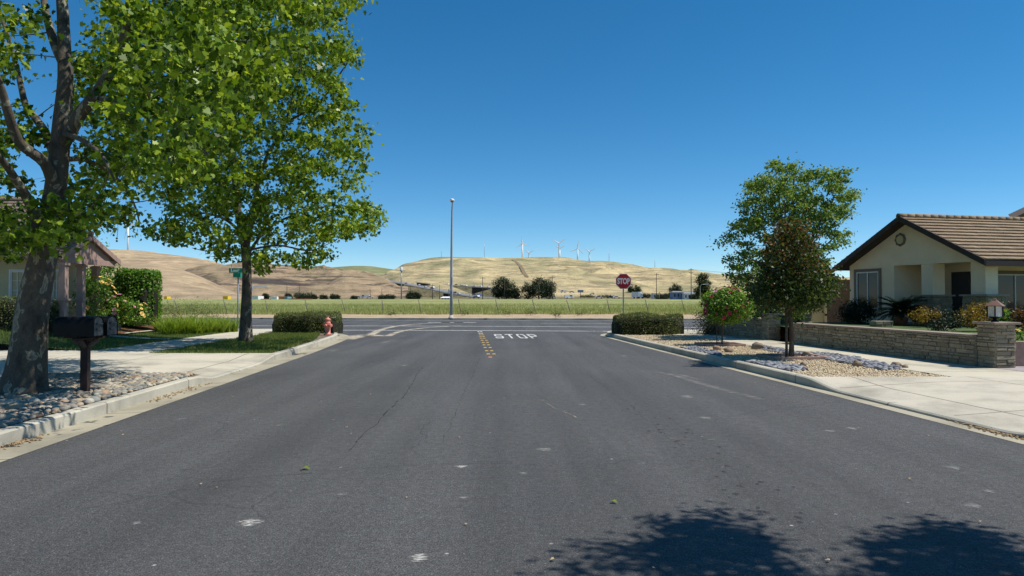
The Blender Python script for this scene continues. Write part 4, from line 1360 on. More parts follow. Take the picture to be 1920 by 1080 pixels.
# floor of the porch
m = MB(); gslab(m, .2, 4.26, YARD - .1, YARD + .06, GT, 2.0); sslab(m, 2.0, 14, YARD - .1, YARD + .06, .2, 2.05); m.build('porch_floor', M['walk_flag'], hs)
window_part(hs, lambda s, o, z: hp(s, GT - o, z), WS0, WS1, WZ0, WZ1, .12, bars=(1, 0))
sd = window_part(hs, lambda s, o, z: hp(2.05 - o, s, z), 2.80, 4.70, YARD + .08, 2.60, .13, bars=(1, 0), name='sliding_door')
m = MB(); gslab(m, 2.30, 3.10, YARD + .06, 2.7, 1.96, 2.0); m.build('front_door', M['dark_door'], hs)
m = MB(); sslab(m, 2.25, 2.58, 2.30, 2.44, 2.0, 2.046); m.build('house_plaque', M['black_paint'], hs)
# round gable ornament
m = MB(); c = hp(3.93, GT - .01, 4.02)
for k in range(8):
    a0 = k * PI / 4
    pth = [c + (HU * math.cos(a0 + j * PI / 16) + Vector((0, 0, 1)) * math.sin(a0 + j * PI / 16)) * (.21 + (.035 if j in (0, 4) else 0)) for j in range(5)]
    m.tube(pth, .042, 6)
m.build('gable_ornament', M['trim_taupe'], hs)
m = MB(); pts_ = [c - HV * .012 + (HU * math.cos(a) + Vector((0, 0, 1)) * math.sin(a)) * .17 for a in np.linspace(0, 2 * PI, 17)[:-1]]
m.slab(pts_, .02); m.build('vent_disc', M['stucco_pale'], hs)
# roof: deck, tiles, rake and eave boards
TL = 14.5
m = MB()
for side in (0, 1):
    se = -.05 if side == 0 else S1 + .05
    a, b = hp(se, -.02, ZE - .03), hp(se, TL, ZE - .03); c_, d_ = hp(SR, TL, ZR - .03), hp(SR, -.02, ZR - .03)
    q = [a, b, c_, d_] if side == 0 else [b, a, d_, c_]
    m.slab(q, .10)
rf = m.build('roof', M['trim_brown'], hs)
m = MB(); tiled_roof(m, hp(-.10, -.05, ZE - .04), hp(-.10, TL, ZE - .04), hp(SR, -.05, ZR), hp(SR, TL, ZR), 13, .30, .048, rng)
tiled_roof(m, hp(S1 + .10, -.05, ZE - .04), hp(S1 + .10, TL, ZE - .04), hp(SR, -.05, ZR), hp(SR, TL, ZR), 13, .30, .048, rng)
m.build('roof_tiles', M['tile'], rf)
m = MB()
k = 0
t = -.1
while t < TL:
    a = hp(SR, t, ZR + .035); b = hp(SR, t + .40, ZR + .06)
    m.tube([a, b], [.115, .10], 8); t += .36
m.build('ridge_tiles', M['tile'], rf)
m = MB()
for s0, s1 in ((-.12, SR), (S1 + .12, SR)):
    for k in range(10):
        f0, f1 = k / 10, (k + 1.06) / 10
        a = hp(lerp(s0, s1, f0), -.06, lerp(ZE - .06, ZR + .02, f0)); b = hp(lerp(s0, s1, f1), -.06, lerp(ZE - .06, ZR + .02, f1))
        m.slab([a + Vector((0, 0, .05 + .012 * 0)), a + Vector((0, 0, -.17)), b + Vector((0, 0, -.17)), b + Vector((0, 0, .05))], .05 + (k % 2) * .006)
sl_ = hp(-.13, -.06, ZE - .10); m.slab([sl_ + Vector((0, 0, .05)), sl_ + Vector((0, 0, -.14)), hp(-.13, TL, ZE - .24), hp(-.13, TL, ZE - .05)], .05)
m.build('rake_boards', M['trim_brown'], rf)
# the taller roof behind, at the edge of the view
m = MB()
a, b = at(1897, 410, 29.5), at(1990, 366, 30.5)
m.slab([a, b, b + Vector((5.6, 7, 0)), a + Vector((5.6, 7, 0))], -.22)
u_ = m.build('upper_roof', M['trim_brown'], hs)
m = MB(); m.slab([at(1905, 420, 29.9), at(1990, 385, 30.8), at(1990, 470, 30.8), at(1905, 425, 29.9)], .2); m.build('upper_wall', M['stucco'], hs)

# ------------------------------------------------------------------ walls, pillars, yard
P1 = (10.30 + .24, 15.2 + .27)
stone_pillar(P1, .44, .50, .08, .15, 1.13, 'ledger stone pillar with copper lantern at the driveway end of the wall', 1)
garden_wall([(rwl(24.2), 24.2), (rwl(21.5), 21.5), (rwl(18.5), 18.5), (rwl(15.72), 15.72)], .15, .84, .30, 'long low ledger stone wall facing the sidewalk beside the driveway', 2, out=1)
P2 = (9.34 + .23, 26.25)
stone_pillar(P2, .44, .50, .08, .15, 1.12, 'ledger stone pillar topped by a lantern at the gate gap behind the standard rose', 3)
garden_wall([(8.6, 31.6), (8.75, 30.2), (8.98, 28.2), (P2[0] - .17, 26.55)], .15, .90, .30, 'short ledger stone wall behind the flowering standard rose', 4, out=1)
stone_pillar((11.85, 29.0), .5, .5, .2, YARD, 1.08, 'small stone pillar at the yard steps in front of the beige side wall', 5)
stone_pillar((10.95, 28.6), .36, .4, .2, .4, 1.0, 'narrow stone pillar half hidden behind the gate pillar', 6)
lantern((P1[0] - .02, P1[1], 1.13), .92, 'copper roofed lantern on the pillar by the driveway')
lantern((P2[0], P2[1], 1.12), .62, 'small pale lantern on the pillar behind the bronze leaved tree')
m = MB(); 
for i in range(3):
    m.box((lerp(9.9, 10.6, .5) + .25, 27.0 + i * .45, .15 + .085 + i * .17), (1.3, .45, .17), rz=.08)
o = m.build('garden_steps', M['terracotta'], loc=(10.5, 27, .15)); tag(o, 'red brown steps between the two stone gate pillars', 'steps')
# yard edge, so the raised lawn does not stop in mid air
m = MB(); m.prism([(10.85, 15.62), (30, 15.62), (30, 15.82), (10.85, 15.82)], .1, YARD + .03)
tag(m.build('retaining_edge', M['paver'], loc=(14, 15.7, .1)), 'low brick edge holding up the bright green lawn', 'edging')
# side wall and fence
sw = thing('side_wall', 'beige stucco side wall beyond the yard left of the house', 'wall', (13.0, 34.4, .4))
m = MB(); wallq(m, (12.2, 34.6), (15.4, 34.2), .3, 2.3, .2); m.build('wall', M['stucco_pale'], sw)
m = MB(); m.box((15.1, 33.9, 1.35), (.28, .28, 2.1)); m.build('post', M['stucco_pale'], sw)
fn = thing('wooden_fence', 'brown board fence between the side wall and the house', 'fence', (14.7, 32, .5))
m = MB(); x = 14.15
while x < 16.2:
    m.box((x, 31.75 + (x - 14.1) * .1, 1.55), (.135, .022, 1.95), rz=.1); x += .142
m.build('boards', M['wood_fence'], fn)
m = MB(); m.box((15.1, 31.90, .95), (2.2, .05, .09), rz=.1); m.box((15.1, 31.90, 2.1), (2.2, .05, .09), rz=.1); m.build('rail', M['wood_fence'], fn)

# plants of the right yard
def sago(p, s, label):
    t = thing('sago_palm', label, 'palm', p)
    p = Vector(p)
    rng = random.Random(4)
    m = MB(); m.lathe(p, [(.20, 0), (.27, .28), (.29, .30), (.27, .31), (.25, .29)], 20); m.build('pot', M['terracotta'], t)
    m = MB(); m.lathe(p + Vector((0, 0, .27)), [(.12, 0), (.13, .12), (.09, .24)], 10); m.build('trunk', M['bark_brown'], t)
    m = MB(); c = p + Vector((0, 0, .48))
    for k in range(84):
        a = rng.uniform(0, 2 * PI); e = rng.uniform(-.05, 1.25); L = s * rng.uniform(.8, 1.1)
        dirh = Vector((math.cos(a), math.sin(a), 0)); pts = []
        for i in range(12):
            u = i / 11
            ang = e - u * 1.0
            if i == 0: q = c.copy()
            else: q = pts[-1] + (dirh * math.cos(ang) + Vector((0, 0, math.sin(ang)))) * L / 11
            pts.append(q)
        m.tube(pts, [.012 * (1 - i / 12) + .003 for i in range(12)], 4, cap=False)
        side = Vector((-dirh.y, dirh.x, 0))
        for i in range(1, 12):
            for sub in (0, .5):
                q = pts[i - 1].lerp(pts[i], sub)
                ll = .17 * s * math.sin(PI * min(1, (i + .6) / 12.5)) + .03
                fw = (pts[i] - pts[i - 1]).normalized()
                for sg in (-1, 1):
                    tip = q + side * sg * ll * .85 + fw * ll * .5 + Vector((0, 0, .04))
                    m.add([q - fw * .02, q + fw * .02, tip], [(0, 1, 2)])
    m.build('fronds', M['leaf_dark'], t)
    return t
sago((14.55, 26.6, YARD), 1.0, 'dark green sago palm in a clay pot in front of the porch')
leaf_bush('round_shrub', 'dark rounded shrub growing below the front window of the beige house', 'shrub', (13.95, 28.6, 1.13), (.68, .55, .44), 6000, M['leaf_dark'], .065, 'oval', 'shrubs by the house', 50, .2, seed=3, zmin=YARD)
leaf_bush('golden_shrub', 'small golden yellow shrub to the right of the sago palm', 'shrub', (14.35, 24.6, 1.1), (.42, .4, .24), 1100, M['leaf_gold'], .06, 'oval', 'shrubs by the house', 30, .2, seed=4, zmin=YARD)
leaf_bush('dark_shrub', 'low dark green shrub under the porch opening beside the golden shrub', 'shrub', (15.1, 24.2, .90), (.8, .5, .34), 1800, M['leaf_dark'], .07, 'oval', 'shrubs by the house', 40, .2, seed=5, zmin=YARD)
leaf_bush('golden_shrub', 'large golden orange shrub beside the lantern pillar', 'shrub', (14.15, 21.3, 1.12), (.58, .5, .40), 2600, M['leaf_gold'], .065, 'oval', 'shrubs by the house', 46, .2, seed=6, zmin=YARD)
leaf_bush('bronze_shrub', 'bronze leaved shrub right of the lantern at the picture edge', 'shrub', (14.6, 20.0, 1.12), (.5, .5, .40), 1900, M['leaf_bronze'], .07, 'oval', 'shrubs by the house', 36, .2, seed=7, zmin=YARD)
leaf_bush('leafy_shrub', 'small bright green shrub just right of the copper lantern', 'shrub', (14.05, 20.2, 1.05), (.26, .3, .28), 500, M['leaf_rose'], .09, 'oval', 'shrubs by the house', 14, .2, seed=8, zmin=YARD)
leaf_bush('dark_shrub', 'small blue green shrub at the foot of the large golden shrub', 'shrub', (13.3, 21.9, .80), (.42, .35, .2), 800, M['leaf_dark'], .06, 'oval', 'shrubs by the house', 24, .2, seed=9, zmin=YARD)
m = MB(); m.box((13.2, 25.4, YARD + .1), (.62, .4, .2), rz=.1); ledger_face(m, (12.88, 25.17), (13.52, 25.23), YARD, YARD + .2, (0, -1), random.Random(9))
tag(m.build('stone_planter', M['ledger'], loc=(13.2, 25.4, YARD)), 'little stone block planter on the yard edge in front of the window', 'planter')
fp = leaf_bush('potted_flowers', 'clay pot of yellow and red flowers right of the stone pillar', 'potted plant', (11.95, 16.9, .70), (.24, .22, .17), 500, M['leaf_rose'], .06, 'oval', None, 16, .2, True, (M['petal_yellow'], 7, .07, .8), 12, zmin=.5)
m = MB(); m.lathe((11.95, 16.9, .155), [(.17, 0), (.25, .35), (.27, .37), (.25, .39), (.22, .36)], 20); m.build('pot', M['terracotta'], fp)
for q in ((.19, -.16, .55), (.23, -.1, .62), (.12, -.2, .57)):
    flower(Vector((11.95 + q[0], 16.9 + q[1], q[2])), Vector((.3, -1, .3)), .06, M['petal_red'], fp, np.random.default_rng(3))
leaf_bush('dark_shrub', 'dark spreading shrub at the far end of the short stone wall behind the rose', 'shrub', (8.35, 30.4, .62), (.72, .9, .50), 2600, M['leaf_dark'], .06, 'oval', 'shrubs by the sidewalk', 50, .2, seed=14, zmin=.15)
clipped_hedge('dense clipped hedge on the right corner in front of the stop sign', [(4.45, 31.0), (5.4, 31.1), (6.5, 31.1), (7.45, 31.0)], 2.2, .13, 1.0, 17000, M['leaf_box'], .05, 21, wav=.11, rough=.07)

# trees of the right side ------------------------------------------------
tr = thing('bronze_tree', 'young street tree with bronze red leaf tips in the gravel parkway', 'tree', (7.07, 18.0, .13), 'street trees')
T = Tree(31)
bx, by = 7.07, 18.0
T.limb([(bx, by, .08), (bx + .015, by, .6), (bx, by + .02, 1.15), (bx - .03, by, 1.5)], .062, .05, 9, flare=.35)
for dx, dy, z1, r in ((-.75, .1, 2.6, .03), (.8, -.1, 2.55, .03), (-.2, .6, 3.0, .03), (.15, -.5, 3.1, .03), (-.15, 0, 3.45, .034), (.45, .4, 2.9, .026), (-.55, -.4, 2.3, .024)):
    T.limb([(bx - .02, by, 1.3), (bx + dx * .35, by + dy * .35, lerp(1.3, z1, .5)), (bx + dx, by + dy, z1)], r, .01, 6)
cl = px_clumps([([(1413, 560), (1407, 535), (1435, 520), (1433, 482), (1448, 440), (1460, 424), (1480, 416), (1508, 426), (1521, 442), (1526, 472), (1538, 500), (1564, 508), (1566, 535), (1554, 558), (1532, 574), (1499, 582), (1471, 578), (1443, 572), (1422, 566)], 1.0)], 18.0, .95, 300, T.rng, .13)
T.twigs(cl, .004, .008)
T.mb.build('trunk', M['bark_brown'], tr)
P, off = scatter(cl, 46, .125, T.rng, .9)
hz = P[:, 2]
sel = (T.rng.uniform(0, 1, len(P)) < np.clip((hz - 1.6) / 3.0, .06, .52))
link_mesh('crown', leaf_mesh('crown', P[~sel], .095, 'oval', .4, off[~sel] * 3, .8, T.rng), M['leaf_myrtle'], tr)
link_mesh('new_leaves', leaf_mesh('new_leaves', P[sel], .08, 'oval', .4, off[sel] * 3, .8, T.rng), M['leaf_bronze'], tr)
m = MB(); m.tube([(bx - .13, by - .03, .08), (bx - .125, by - .03, 1.55)], .036, 8)
o = m.build('wooden_stake', M['wood_pole'], loc=(bx - .13, by - .03, .1)); tag(o, 'round wooden stake tied beside the bronze leaved tree trunk', 'stake')

yt = thing('yard_tree', 'tall airy light green tree rising behind the stone wall left of the house', 'tree', (10.8, 27.6, YARD))
T = Tree(32); bx, by = 10.8, 27.6
T.limb([(bx, by, .4), (bx, by, 1.2), (bx - .05, by + .1, 2.0)], .17, .14, 10, flare=.3)
for (px, py, dd) in ((1380, 470, -.8), (1400, 370, .5), (1455, 330, .3), (1490, 310, -.5), (1520, 325, .8), (1585, 330, 0.2), (1575, 435, -.6), (1555, 400, 1.0), (1420, 500, 1.2), (1380, 520, -.6), (1470, 380, -1.2)):
    e = at(px, py, by + dd * 1.6)
    T.limb([(bx - .04, by + .1, 1.85), Vector((bx, by, 2.0)).lerp(e, .4) + Vector((0, 0, .25)), Vector((bx, by, 2.0)).lerp(e, .7) + Vector((0, 0, .12)), e], .072, .014, 7, wob=.1)
ypoly = [(1354, 460), (1368, 430), (1396, 408), (1390, 378), (1402, 342), (1438, 332), (1450, 305), (1490, 302), (1502, 322), (1545, 316), (1590, 314), (1604, 362), (1588, 402), (1596, 436), (1566, 470), (1542, 505), (1526, 556), (1490, 600), (1400, 596), (1385, 540), (1360, 505)]
cl = px_clumps([(ypoly, 1.0)], by, 1.8, 340, T.rng, .32)
T.twigs(cl, .006, .009)
T.mb.build('trunk', M['bark_brown'], yt)
P, off = scatter(cl, 95, .165, T.rng, .5)
link_mesh('crown', leaf_mesh('crown', P, .115, 'oval', .7, off * 1.5, .7, T.rng), M['leaf_pist'], yt)

rs = leaf_bush('standard_rose', 'round headed standard rose with dark red blooms on a bare stem', 'rose tree', (7.0, 23.1, 1.42), (.84, .78, .58), 12000, M['leaf_rose'], .075, 'oval', None, 360, .09, False, None, 15, zmin=.72, shell=.45, lump=.10)
rs.location.z = .13
for ch in rs.children: ch.location.z = .72 - .13
WL[rs.name] = Vector((7.0, 23.1, .13))
T = Tree(33)
T.limb([(6.82, 23.1, .08), (6.84, 23.1, .5), (6.88, 23.1, .95)], .03, .024, 7)
for k in range(6):
    a = k * 1.05; T.limb([(6.88, 23.1, .9), (6.93 + .25 * math.cos(a), 23.1 + .25 * math.sin(a), 1.2), (6.98 + .6 * math.cos(a), 23.1 + .55 * math.sin(a), 1.5)], .014, .006, 5)
T.mb.build('trunk', M['bark_brown'], rs)
rg = np.random.default_rng(8)
for k in range(58):
    d = rg.normal(size=3)
    if k < 32: d[2] = abs(d[2]) + 1.1
    else: d = np.array([1.3 * abs(d[0]) if k < 36 else d[0], -abs(d[1]), d[2] * .7])
    d /= np.linalg.norm(d)
    p = Vector((6.98 + d[0] * .84, 23.1 + d[1] * .78, 1.43 + d[2] * .60))
    flower(p, Vector(tuple(d)), .06 * rg.uniform(.7, 1.3), M['petal_red'] if k % 12 else M['petal_pink'], rs, rg)
m = MB(); m.tube([(6.64, 23.05, .08), (6.65, 23.05, 1.0)], .016, 6)
tag(m.build('garden_stake', M['wood_pole'], loc=(6.64, 23.05, .1)), 'thin stake beside the standard rose stem', 'stake')

# edging squares round the two trunks
def edging(cx, cy, w_, d_, rz, label):
    t = thing('tree_edging', label, 'edging', (cx, cy, .13), 'stone edging round the parkway trees')
    for (dx, dy, sx, sy) in ((0, -d_ / 2, w_, .09), (0, d_ / 2, w_, .09), (-w_ / 2, 0, .09, d_ - .1), (w_ / 2, 0, .09, d_ - .1)):
        o = Matrix.Rotation(rz, 3, 'Z') @ Vector((dx, dy, 0))
        m = MB(); m.box((cx + o.x, cy + o.y, .165), (sx, sy, .09), rz=rz); m.build('stone_strip', M['paver'], t, bevel=.008)
edging(7.1, 18.05, 1.35, 1.1, .07, 'square pink stone edging around the bronze leaved tree')
edging(6.75, 23.1, 1.3, 1.0, .07, 'square pink stone edging around the standard rose')
# ------------------------------------------------------------------ stones
def stone_mesh(name, seed, flat=.55, sub=2, amp=.22):
    import bmesh
    bm = bmesh.new(); bmesh.ops.create_icosphere(bm, subdivisions=sub, radius=.5)
    for v in bm.verts:
        n = v.co.normalized()
        v.co *= 1 + amp * mnoise.noise(n * 1.3 + Vector((seed * 3.1, 0, 0))) + .06 * mnoise.noise(n * 3.5 + Vector((seed, 5, 0)))
        v.co.z *= flat; v.co.y *= .78
    for f in bm.faces: f.smooth = True
    me = bpy.data.meshes.new(name); bm.to_mesh(me); bm.free(); return me

def poisson(n, sampler, rmin, rng, tries=40):
    pts = []; cell = {}
    for _ in range(n * tries):
        if len(pts) >= n: break
        x, y = sampler()
        if x is None: continue
        k = (int(x / rmin), int(y / rmin)); ok = True
        for i in (-1, 0, 1):
            for j in (-1, 0, 1):
                for q in cell.get((k[0] + i, k[1] + j), ()):
                    if (q[0] - x) ** 2 + (q[1] - y) ** 2 < rmin * rmin: ok = False
        if ok: pts.append((x, y)); cell.setdefault(k, []).append((x, y))
    return pts

def seen_from_camera(x, y):
    px = 960 + x / y * F_PX
    return -20 < px < 1940

def mass_stones(name, pts, sizes, mat, z, flat, label, cat, seed=1, variants=6, sub=1):
    rng = random.Random(seed)
    base = []
    for k in range(variants):
        me = stone_mesh('tmp', 50 + k + seed, flat, sub)
        V = np.array([v.co[:] for v in me.vertices]); F = np.array([p.vertices[:] for p in me.polygons]); base.append((V, F)); bpy.data.meshes.remove(me)
    Vs, Fs, b = [], [], 0
    for (x, y), s in zip(pts, sizes):
        V, F = base[rng.randrange(variants)]
        a = rng.uniform(0, 2 * PI); c, sn = math.cos(a), math.sin(a)
        W = V * s
        tx, ty = rng.uniform(-.25, .25), rng.uniform(-.25, .25)
        Z = W[:, 2] + W[:, 0] * tx + W[:, 1] * ty
        W = np.stack([W[:, 0] * c - W[:, 1] * sn + x, W[:, 0] * sn + W[:, 1] * c + y, Z + (z(x, y) if callable(z) else z) + s * flat * .25], 1)
        Vs.append(W); Fs.append(F + b); b += len(V)
    me = mesh_np(name, np.concatenate(Vs), np.concatenate(Fs), True)
    o = link_mesh(name, me, mat)
    return tag(o, label, cat, kind='stuff')

rng = random.Random(17)
# --- river cobbles round the mailbox post
def samp_l():
    d = rng.uniform(4.5, 14.1); x = rng.uniform(lin(d) - .1, kl_at(d) - .10)
    if (x + 7.70) ** 2 + (d - 11.2) ** 2 < .40 ** 2: return None, None
    if (x + 6.75) ** 2 + (d - 11.3) ** 2 < .11 ** 2: return None, None
    return x, d
pts = poisson(3600, samp_l, .074, rng, 30)
pts.sort(key=lambda p: math.hypot(*p) + (0 if seen_from_camera(*p) else 100))
protos = [stone_mesh('river_cobble', k, .52 + .06 * (k % 3)) for k in range(9)]
for k, (x, y) in enumerate(pts[:290]):
    me = protos[rng.randrange(9)]
    if not me.materials: me.materials.append(M['cobble'])
    o = bpy.data.objects.new('river_cobble', me); COL.objects.link(o)
    s = rng.uniform(.085, .15) if rng.random() < .87 else rng.uniform(.15, .23)
    o.location = (x, y, .13 + s * .16); o.scale = (s, s * rng.uniform(.8, 1.1), s * rng.uniform(.8, 1.1)); o.rotation_euler = (rng.uniform(-.3, .3), rng.uniform(-.3, .3), rng.uniform(0, 6.28))
    tag(o, 'smooth river cobble in the stone bed around the mailbox post', 'cobble', 'river cobbles in the parkway bed')
rest = pts[290:]
mass_stones('river_cobbles', rest, [rng.uniform(.075, .15) for _ in rest], M['cobble_mass'], .13, .55, 'rest of the smooth river cobbles around the trunk and mailbox post', 'cobbles', 2, sub=2)

# --- dark slate cobbles of the dry stream bed on the right
SL = [[(1268, 652), (1300, 650), (1350, 661), (1352, 669), (1330, 671), (1290, 661)],
      [(1386, 684), (1410, 678), (1470, 682), (1505, 688), (1512, 694), (1470, 696), (1420, 692)],
      [(1405, 650), (1430, 648), (1500, 660), (1570, 664), (1640, 679), (1690, 692), (1655, 694), (1580, 680), (1520, 670), (1450, 660)],
      [(1290, 664), (1330, 668), (1400, 682), (1385, 686), (1330, 677)]]
SLG = [[tuple(gp(x, y, .14))[:2] for x, y in poly] for poly in SL]
def samp_s():
    i = rng.choices(range(4), (1.2, 1.3, 3.2, 1.2))[0]
    P = SLG[i]; x = rng.uniform(min(p[0] for p in P), max(p[0] for p in P)); y = rng.uniform(min(p[1] for p in P), max(p[1] for p in P))
    return (x, y) if in_poly(x, y, P) and x > kr_at(y) + .05 else (None, None)
pts = poisson(620, samp_s, .098, rng, 40)
pts.sort(key=lambda p: math.hypot(*p))
protos = [stone_mesh('slate_cobble', 20 + k, .42 + .05 * (k % 3), amp=.3) for k in range(7)]
for k, (x, y) in enumerate(pts[:270]):
    me = protos[rng.randrange(7)]
    if not me.materials: me.materials.append(M['slate'])
    o = bpy.data.objects.new('slate_cobble', me); COL.objects.link(o)
    s = rng.uniform(.11, .19)
    o.location = (x, y, .135 + s * .14); o.scale = (s, s, s); o.rotation_euler = (rng.uniform(-.3, .3), rng.uniform(-.3, .3), rng.uniform(0, 6.28))
    tag(o, 'blue grey slate cobble in the dry stream bed of the gravel parkway', 'cobble', 'slate cobbles in the gravel parkway')
if len(pts) > 270:
    mass_stones('slate_cobbles', pts[270:], [rng.uniform(.1, .17) for _ in pts[270:]], M['slate_mass'], .135, .45, 'farther slate cobbles of the dry stream bed toward the rose', 'cobbles', 3)
# --- tan gravel
def samp_g():
    d = 13.55 + 16.5 * rng.random() ** 1.5; x = rng.uniform(kr_at(d) + .06, rin(d) - .03)
    return (x, d)
gpts = [samp_g() for _ in range(9500)]
for _ in range(2200):
    d = rng.uniform(3.0, 7.55); gpts.append((rng.uniform(kr_at(d) + .06, rin(d) - .03), d))
mass_stones('gravel', gpts, [rng.uniform(.028, .062) for _ in gpts], M['gravel'], .125, .7, 'loose tan gravel covering the right parkway', 'gravel', 5, sub=1)
# spilled gravel and straw-like litter in the gutters
def spill(pxs, n, name, label, sz):
    P = []
    for _ in range(n):
        i = rng.randrange(len(pxs) - 1); t = rng.random(); a, b = pxs[i], pxs[i + 1]
        g = gp(lerp(a[0], b[0], t), lerp(a[1], b[1], t), .01); P.append((g.x + rng.gauss(0, .06), g.y + rng.gauss(0, .12)))
    return mass_stones(name, P, [rng.uniform(*sz) for _ in P], M['litter'], .0, .4, label, 'litter', 7, sub=1)
spill([(1790, 783), (1830, 797), (1905, 818)], 420, 'gutter_litter', 'tan leaf litter lying in the right gutter by the driveway', (.02, .05))
spill([(0, 836), (30, 829), (70, 818)], 120, 'gutter_litter', 'brown leaf litter in the gutter at the left picture edge', (.02, .045))
spill([(285, 752), (330, 735), (395, 717)], 90, 'gutter_litter', 'orange brown leaf litter in the gutter below the cobble bed', (.02, .05))
# --- boulders
for (px, py, s, lab) in ((1344, 656, .34, 'tan boulder between slate cobbles near the standard rose'), (1366, 660, .36, 'dark brown boulder beside the tan one near the rose'),
                         (1420, 654, .50, 'largest brown boulder at the sidewalk edge left of the bronze tree'), (1445, 656, .26, 'small round boulder next to the largest boulder'),
                         (1506, 686, .27, 'small dark boulder in front of the bronze leaved tree'), (1514, 668, .34, 'flat pinkish boulder right of the bronze tree trunk'),
                         (1607, 686, .32, 'upright tan boulder in the slate row'), (1680, 688, .30, 'dark boulder at the driveway end of the slate row'), (1697, 690, .22, 'pale boulder beyond the dark one at the slate row end')):
    p = gp(px, py, .14)
    me = stone_mesh('boulder', px, .72, 3, .35)
    me.materials.append(M['boulder'])
    o = bpy.data.objects.new('boulder', me); COL.objects.link(o)
    s *= .72; o.location = (p.x, p.y, .13 + s * .22); o.scale = (s, s, s); o.rotation_euler = (0, 0, px)
    tag(o, lab, 'boulder', 'boulders in the gravel parkway')

# ------------------------------------------------------------------ grass
def blades(name, pts, zf, h, w_, mat, label, rng, lean=.35, cat='grass'):
    n = len(pts); P = np.array(pts)
    Z = np.array([zf(x, y) for x, y in pts])
    a = rng.uniform(0, 2 * PI, n); hh = h * rng.uniform(.5, 1.25, n); ww = w_ * rng.uniform(.7, 1.3, n)
    la = rng.uniform(0, 2 * PI, n); ll = hh * np.abs(rng.normal(0, lean, n))
    dx, dy = np.cos(a) * ww / 2, np.sin(a) * ww / 2
    V = np.zeros((n, 3, 3))
    V[:, 0] = np.stack([P[:, 0] - dx, P[:, 1] - dy, Z - .01], 1); V[:, 1] = np.stack([P[:, 0] + dx, P[:, 1] + dy, Z - .01], 1)
    V[:, 2] = np.stack([P[:, 0] + np.cos(la) * ll, P[:, 1] + np.sin(la) * ll, Z + hh], 1)
    o = link_mesh(name, mesh_np(name, V.reshape(-1, 3), np.arange(3 * n).reshape(n, 3)), mat)
    return tag(o, label, cat, kind='stuff')
ng = np.random.default_rng(3)
def patch(x, d): return mnoise.noise(Vector((x * 1.1, d * 1.1, 0))) * .5 + mnoise.noise(Vector((x * 3, d * 3, 5))) * .3
# parkway lawn under the second tree: rounded outline
def in_pw(x, d):
    return lin(d) - .1 + .25 * mnoise.noise(Vector((d, 0, 0))) < x < kl_at(d) - .12 - .5 * sstep(25, 31, d) and 19.5 + .25 * mnoise.noise(Vector((x * 1.5, 0, 0))) < d < 31.5 + .5 * mnoise.noise(Vector((x, 3, 0)))
pts = []
while len(pts) < 26000:
    d = ng.uniform(19.2, 32); x = ng.uniform(-12, -5.8)
    if in_pw(x, d) and patch(x, d) > -.22 + ng.uniform(-.1, .1): pts.append((x, d))
blades('lawn_grass', pts, lambda x, d: .14, .075, .016, M['grass_blade'], 'patchy short lawn under the street tree by the hydrant', ng)
pts = []
while len(pts) < 42000:
    d = ng.uniform(20.5, 33); x = ng.uniform(-22, -12)
    if x < lsw(d) + .1 + .08 * mnoise.noise(Vector((d * 2, 1, 0))) and 960 + x / d * F_PX > -30 and patch(x, d) > -.35: pts.append((x, d))
blades('lawn_grass', pts, lambda x, d: zlawn_l(x, d), .07, .016, M['grass_blade'], 'front lawn rising from the sidewalk to the hedges on the left', ng)
# tall grass of the field, thick along its front edge
pts = []
for _ in range(120000):
    x = ng.uniform(-75, 75); d = 73.2 + 62 * ng.random() ** 1.7 + .8 * mnoise.noise(Vector((x * .3, 0, 0)))
    if patch(x * .3, d * .3) > -.45: pts.append((x * d / 78, d))
blades('field_edge_grass', pts, lambda x, d: .12 + .2 * sstep(73, 77, d) + G(d), .42, .036, M['field_blade'], 'tall wild grass along the front of the green field', ng, .4)
# ------------------------------------------------------------------ big sycamores
def px_path(pts): return [at(px, py, d) for px, py, d in pts]

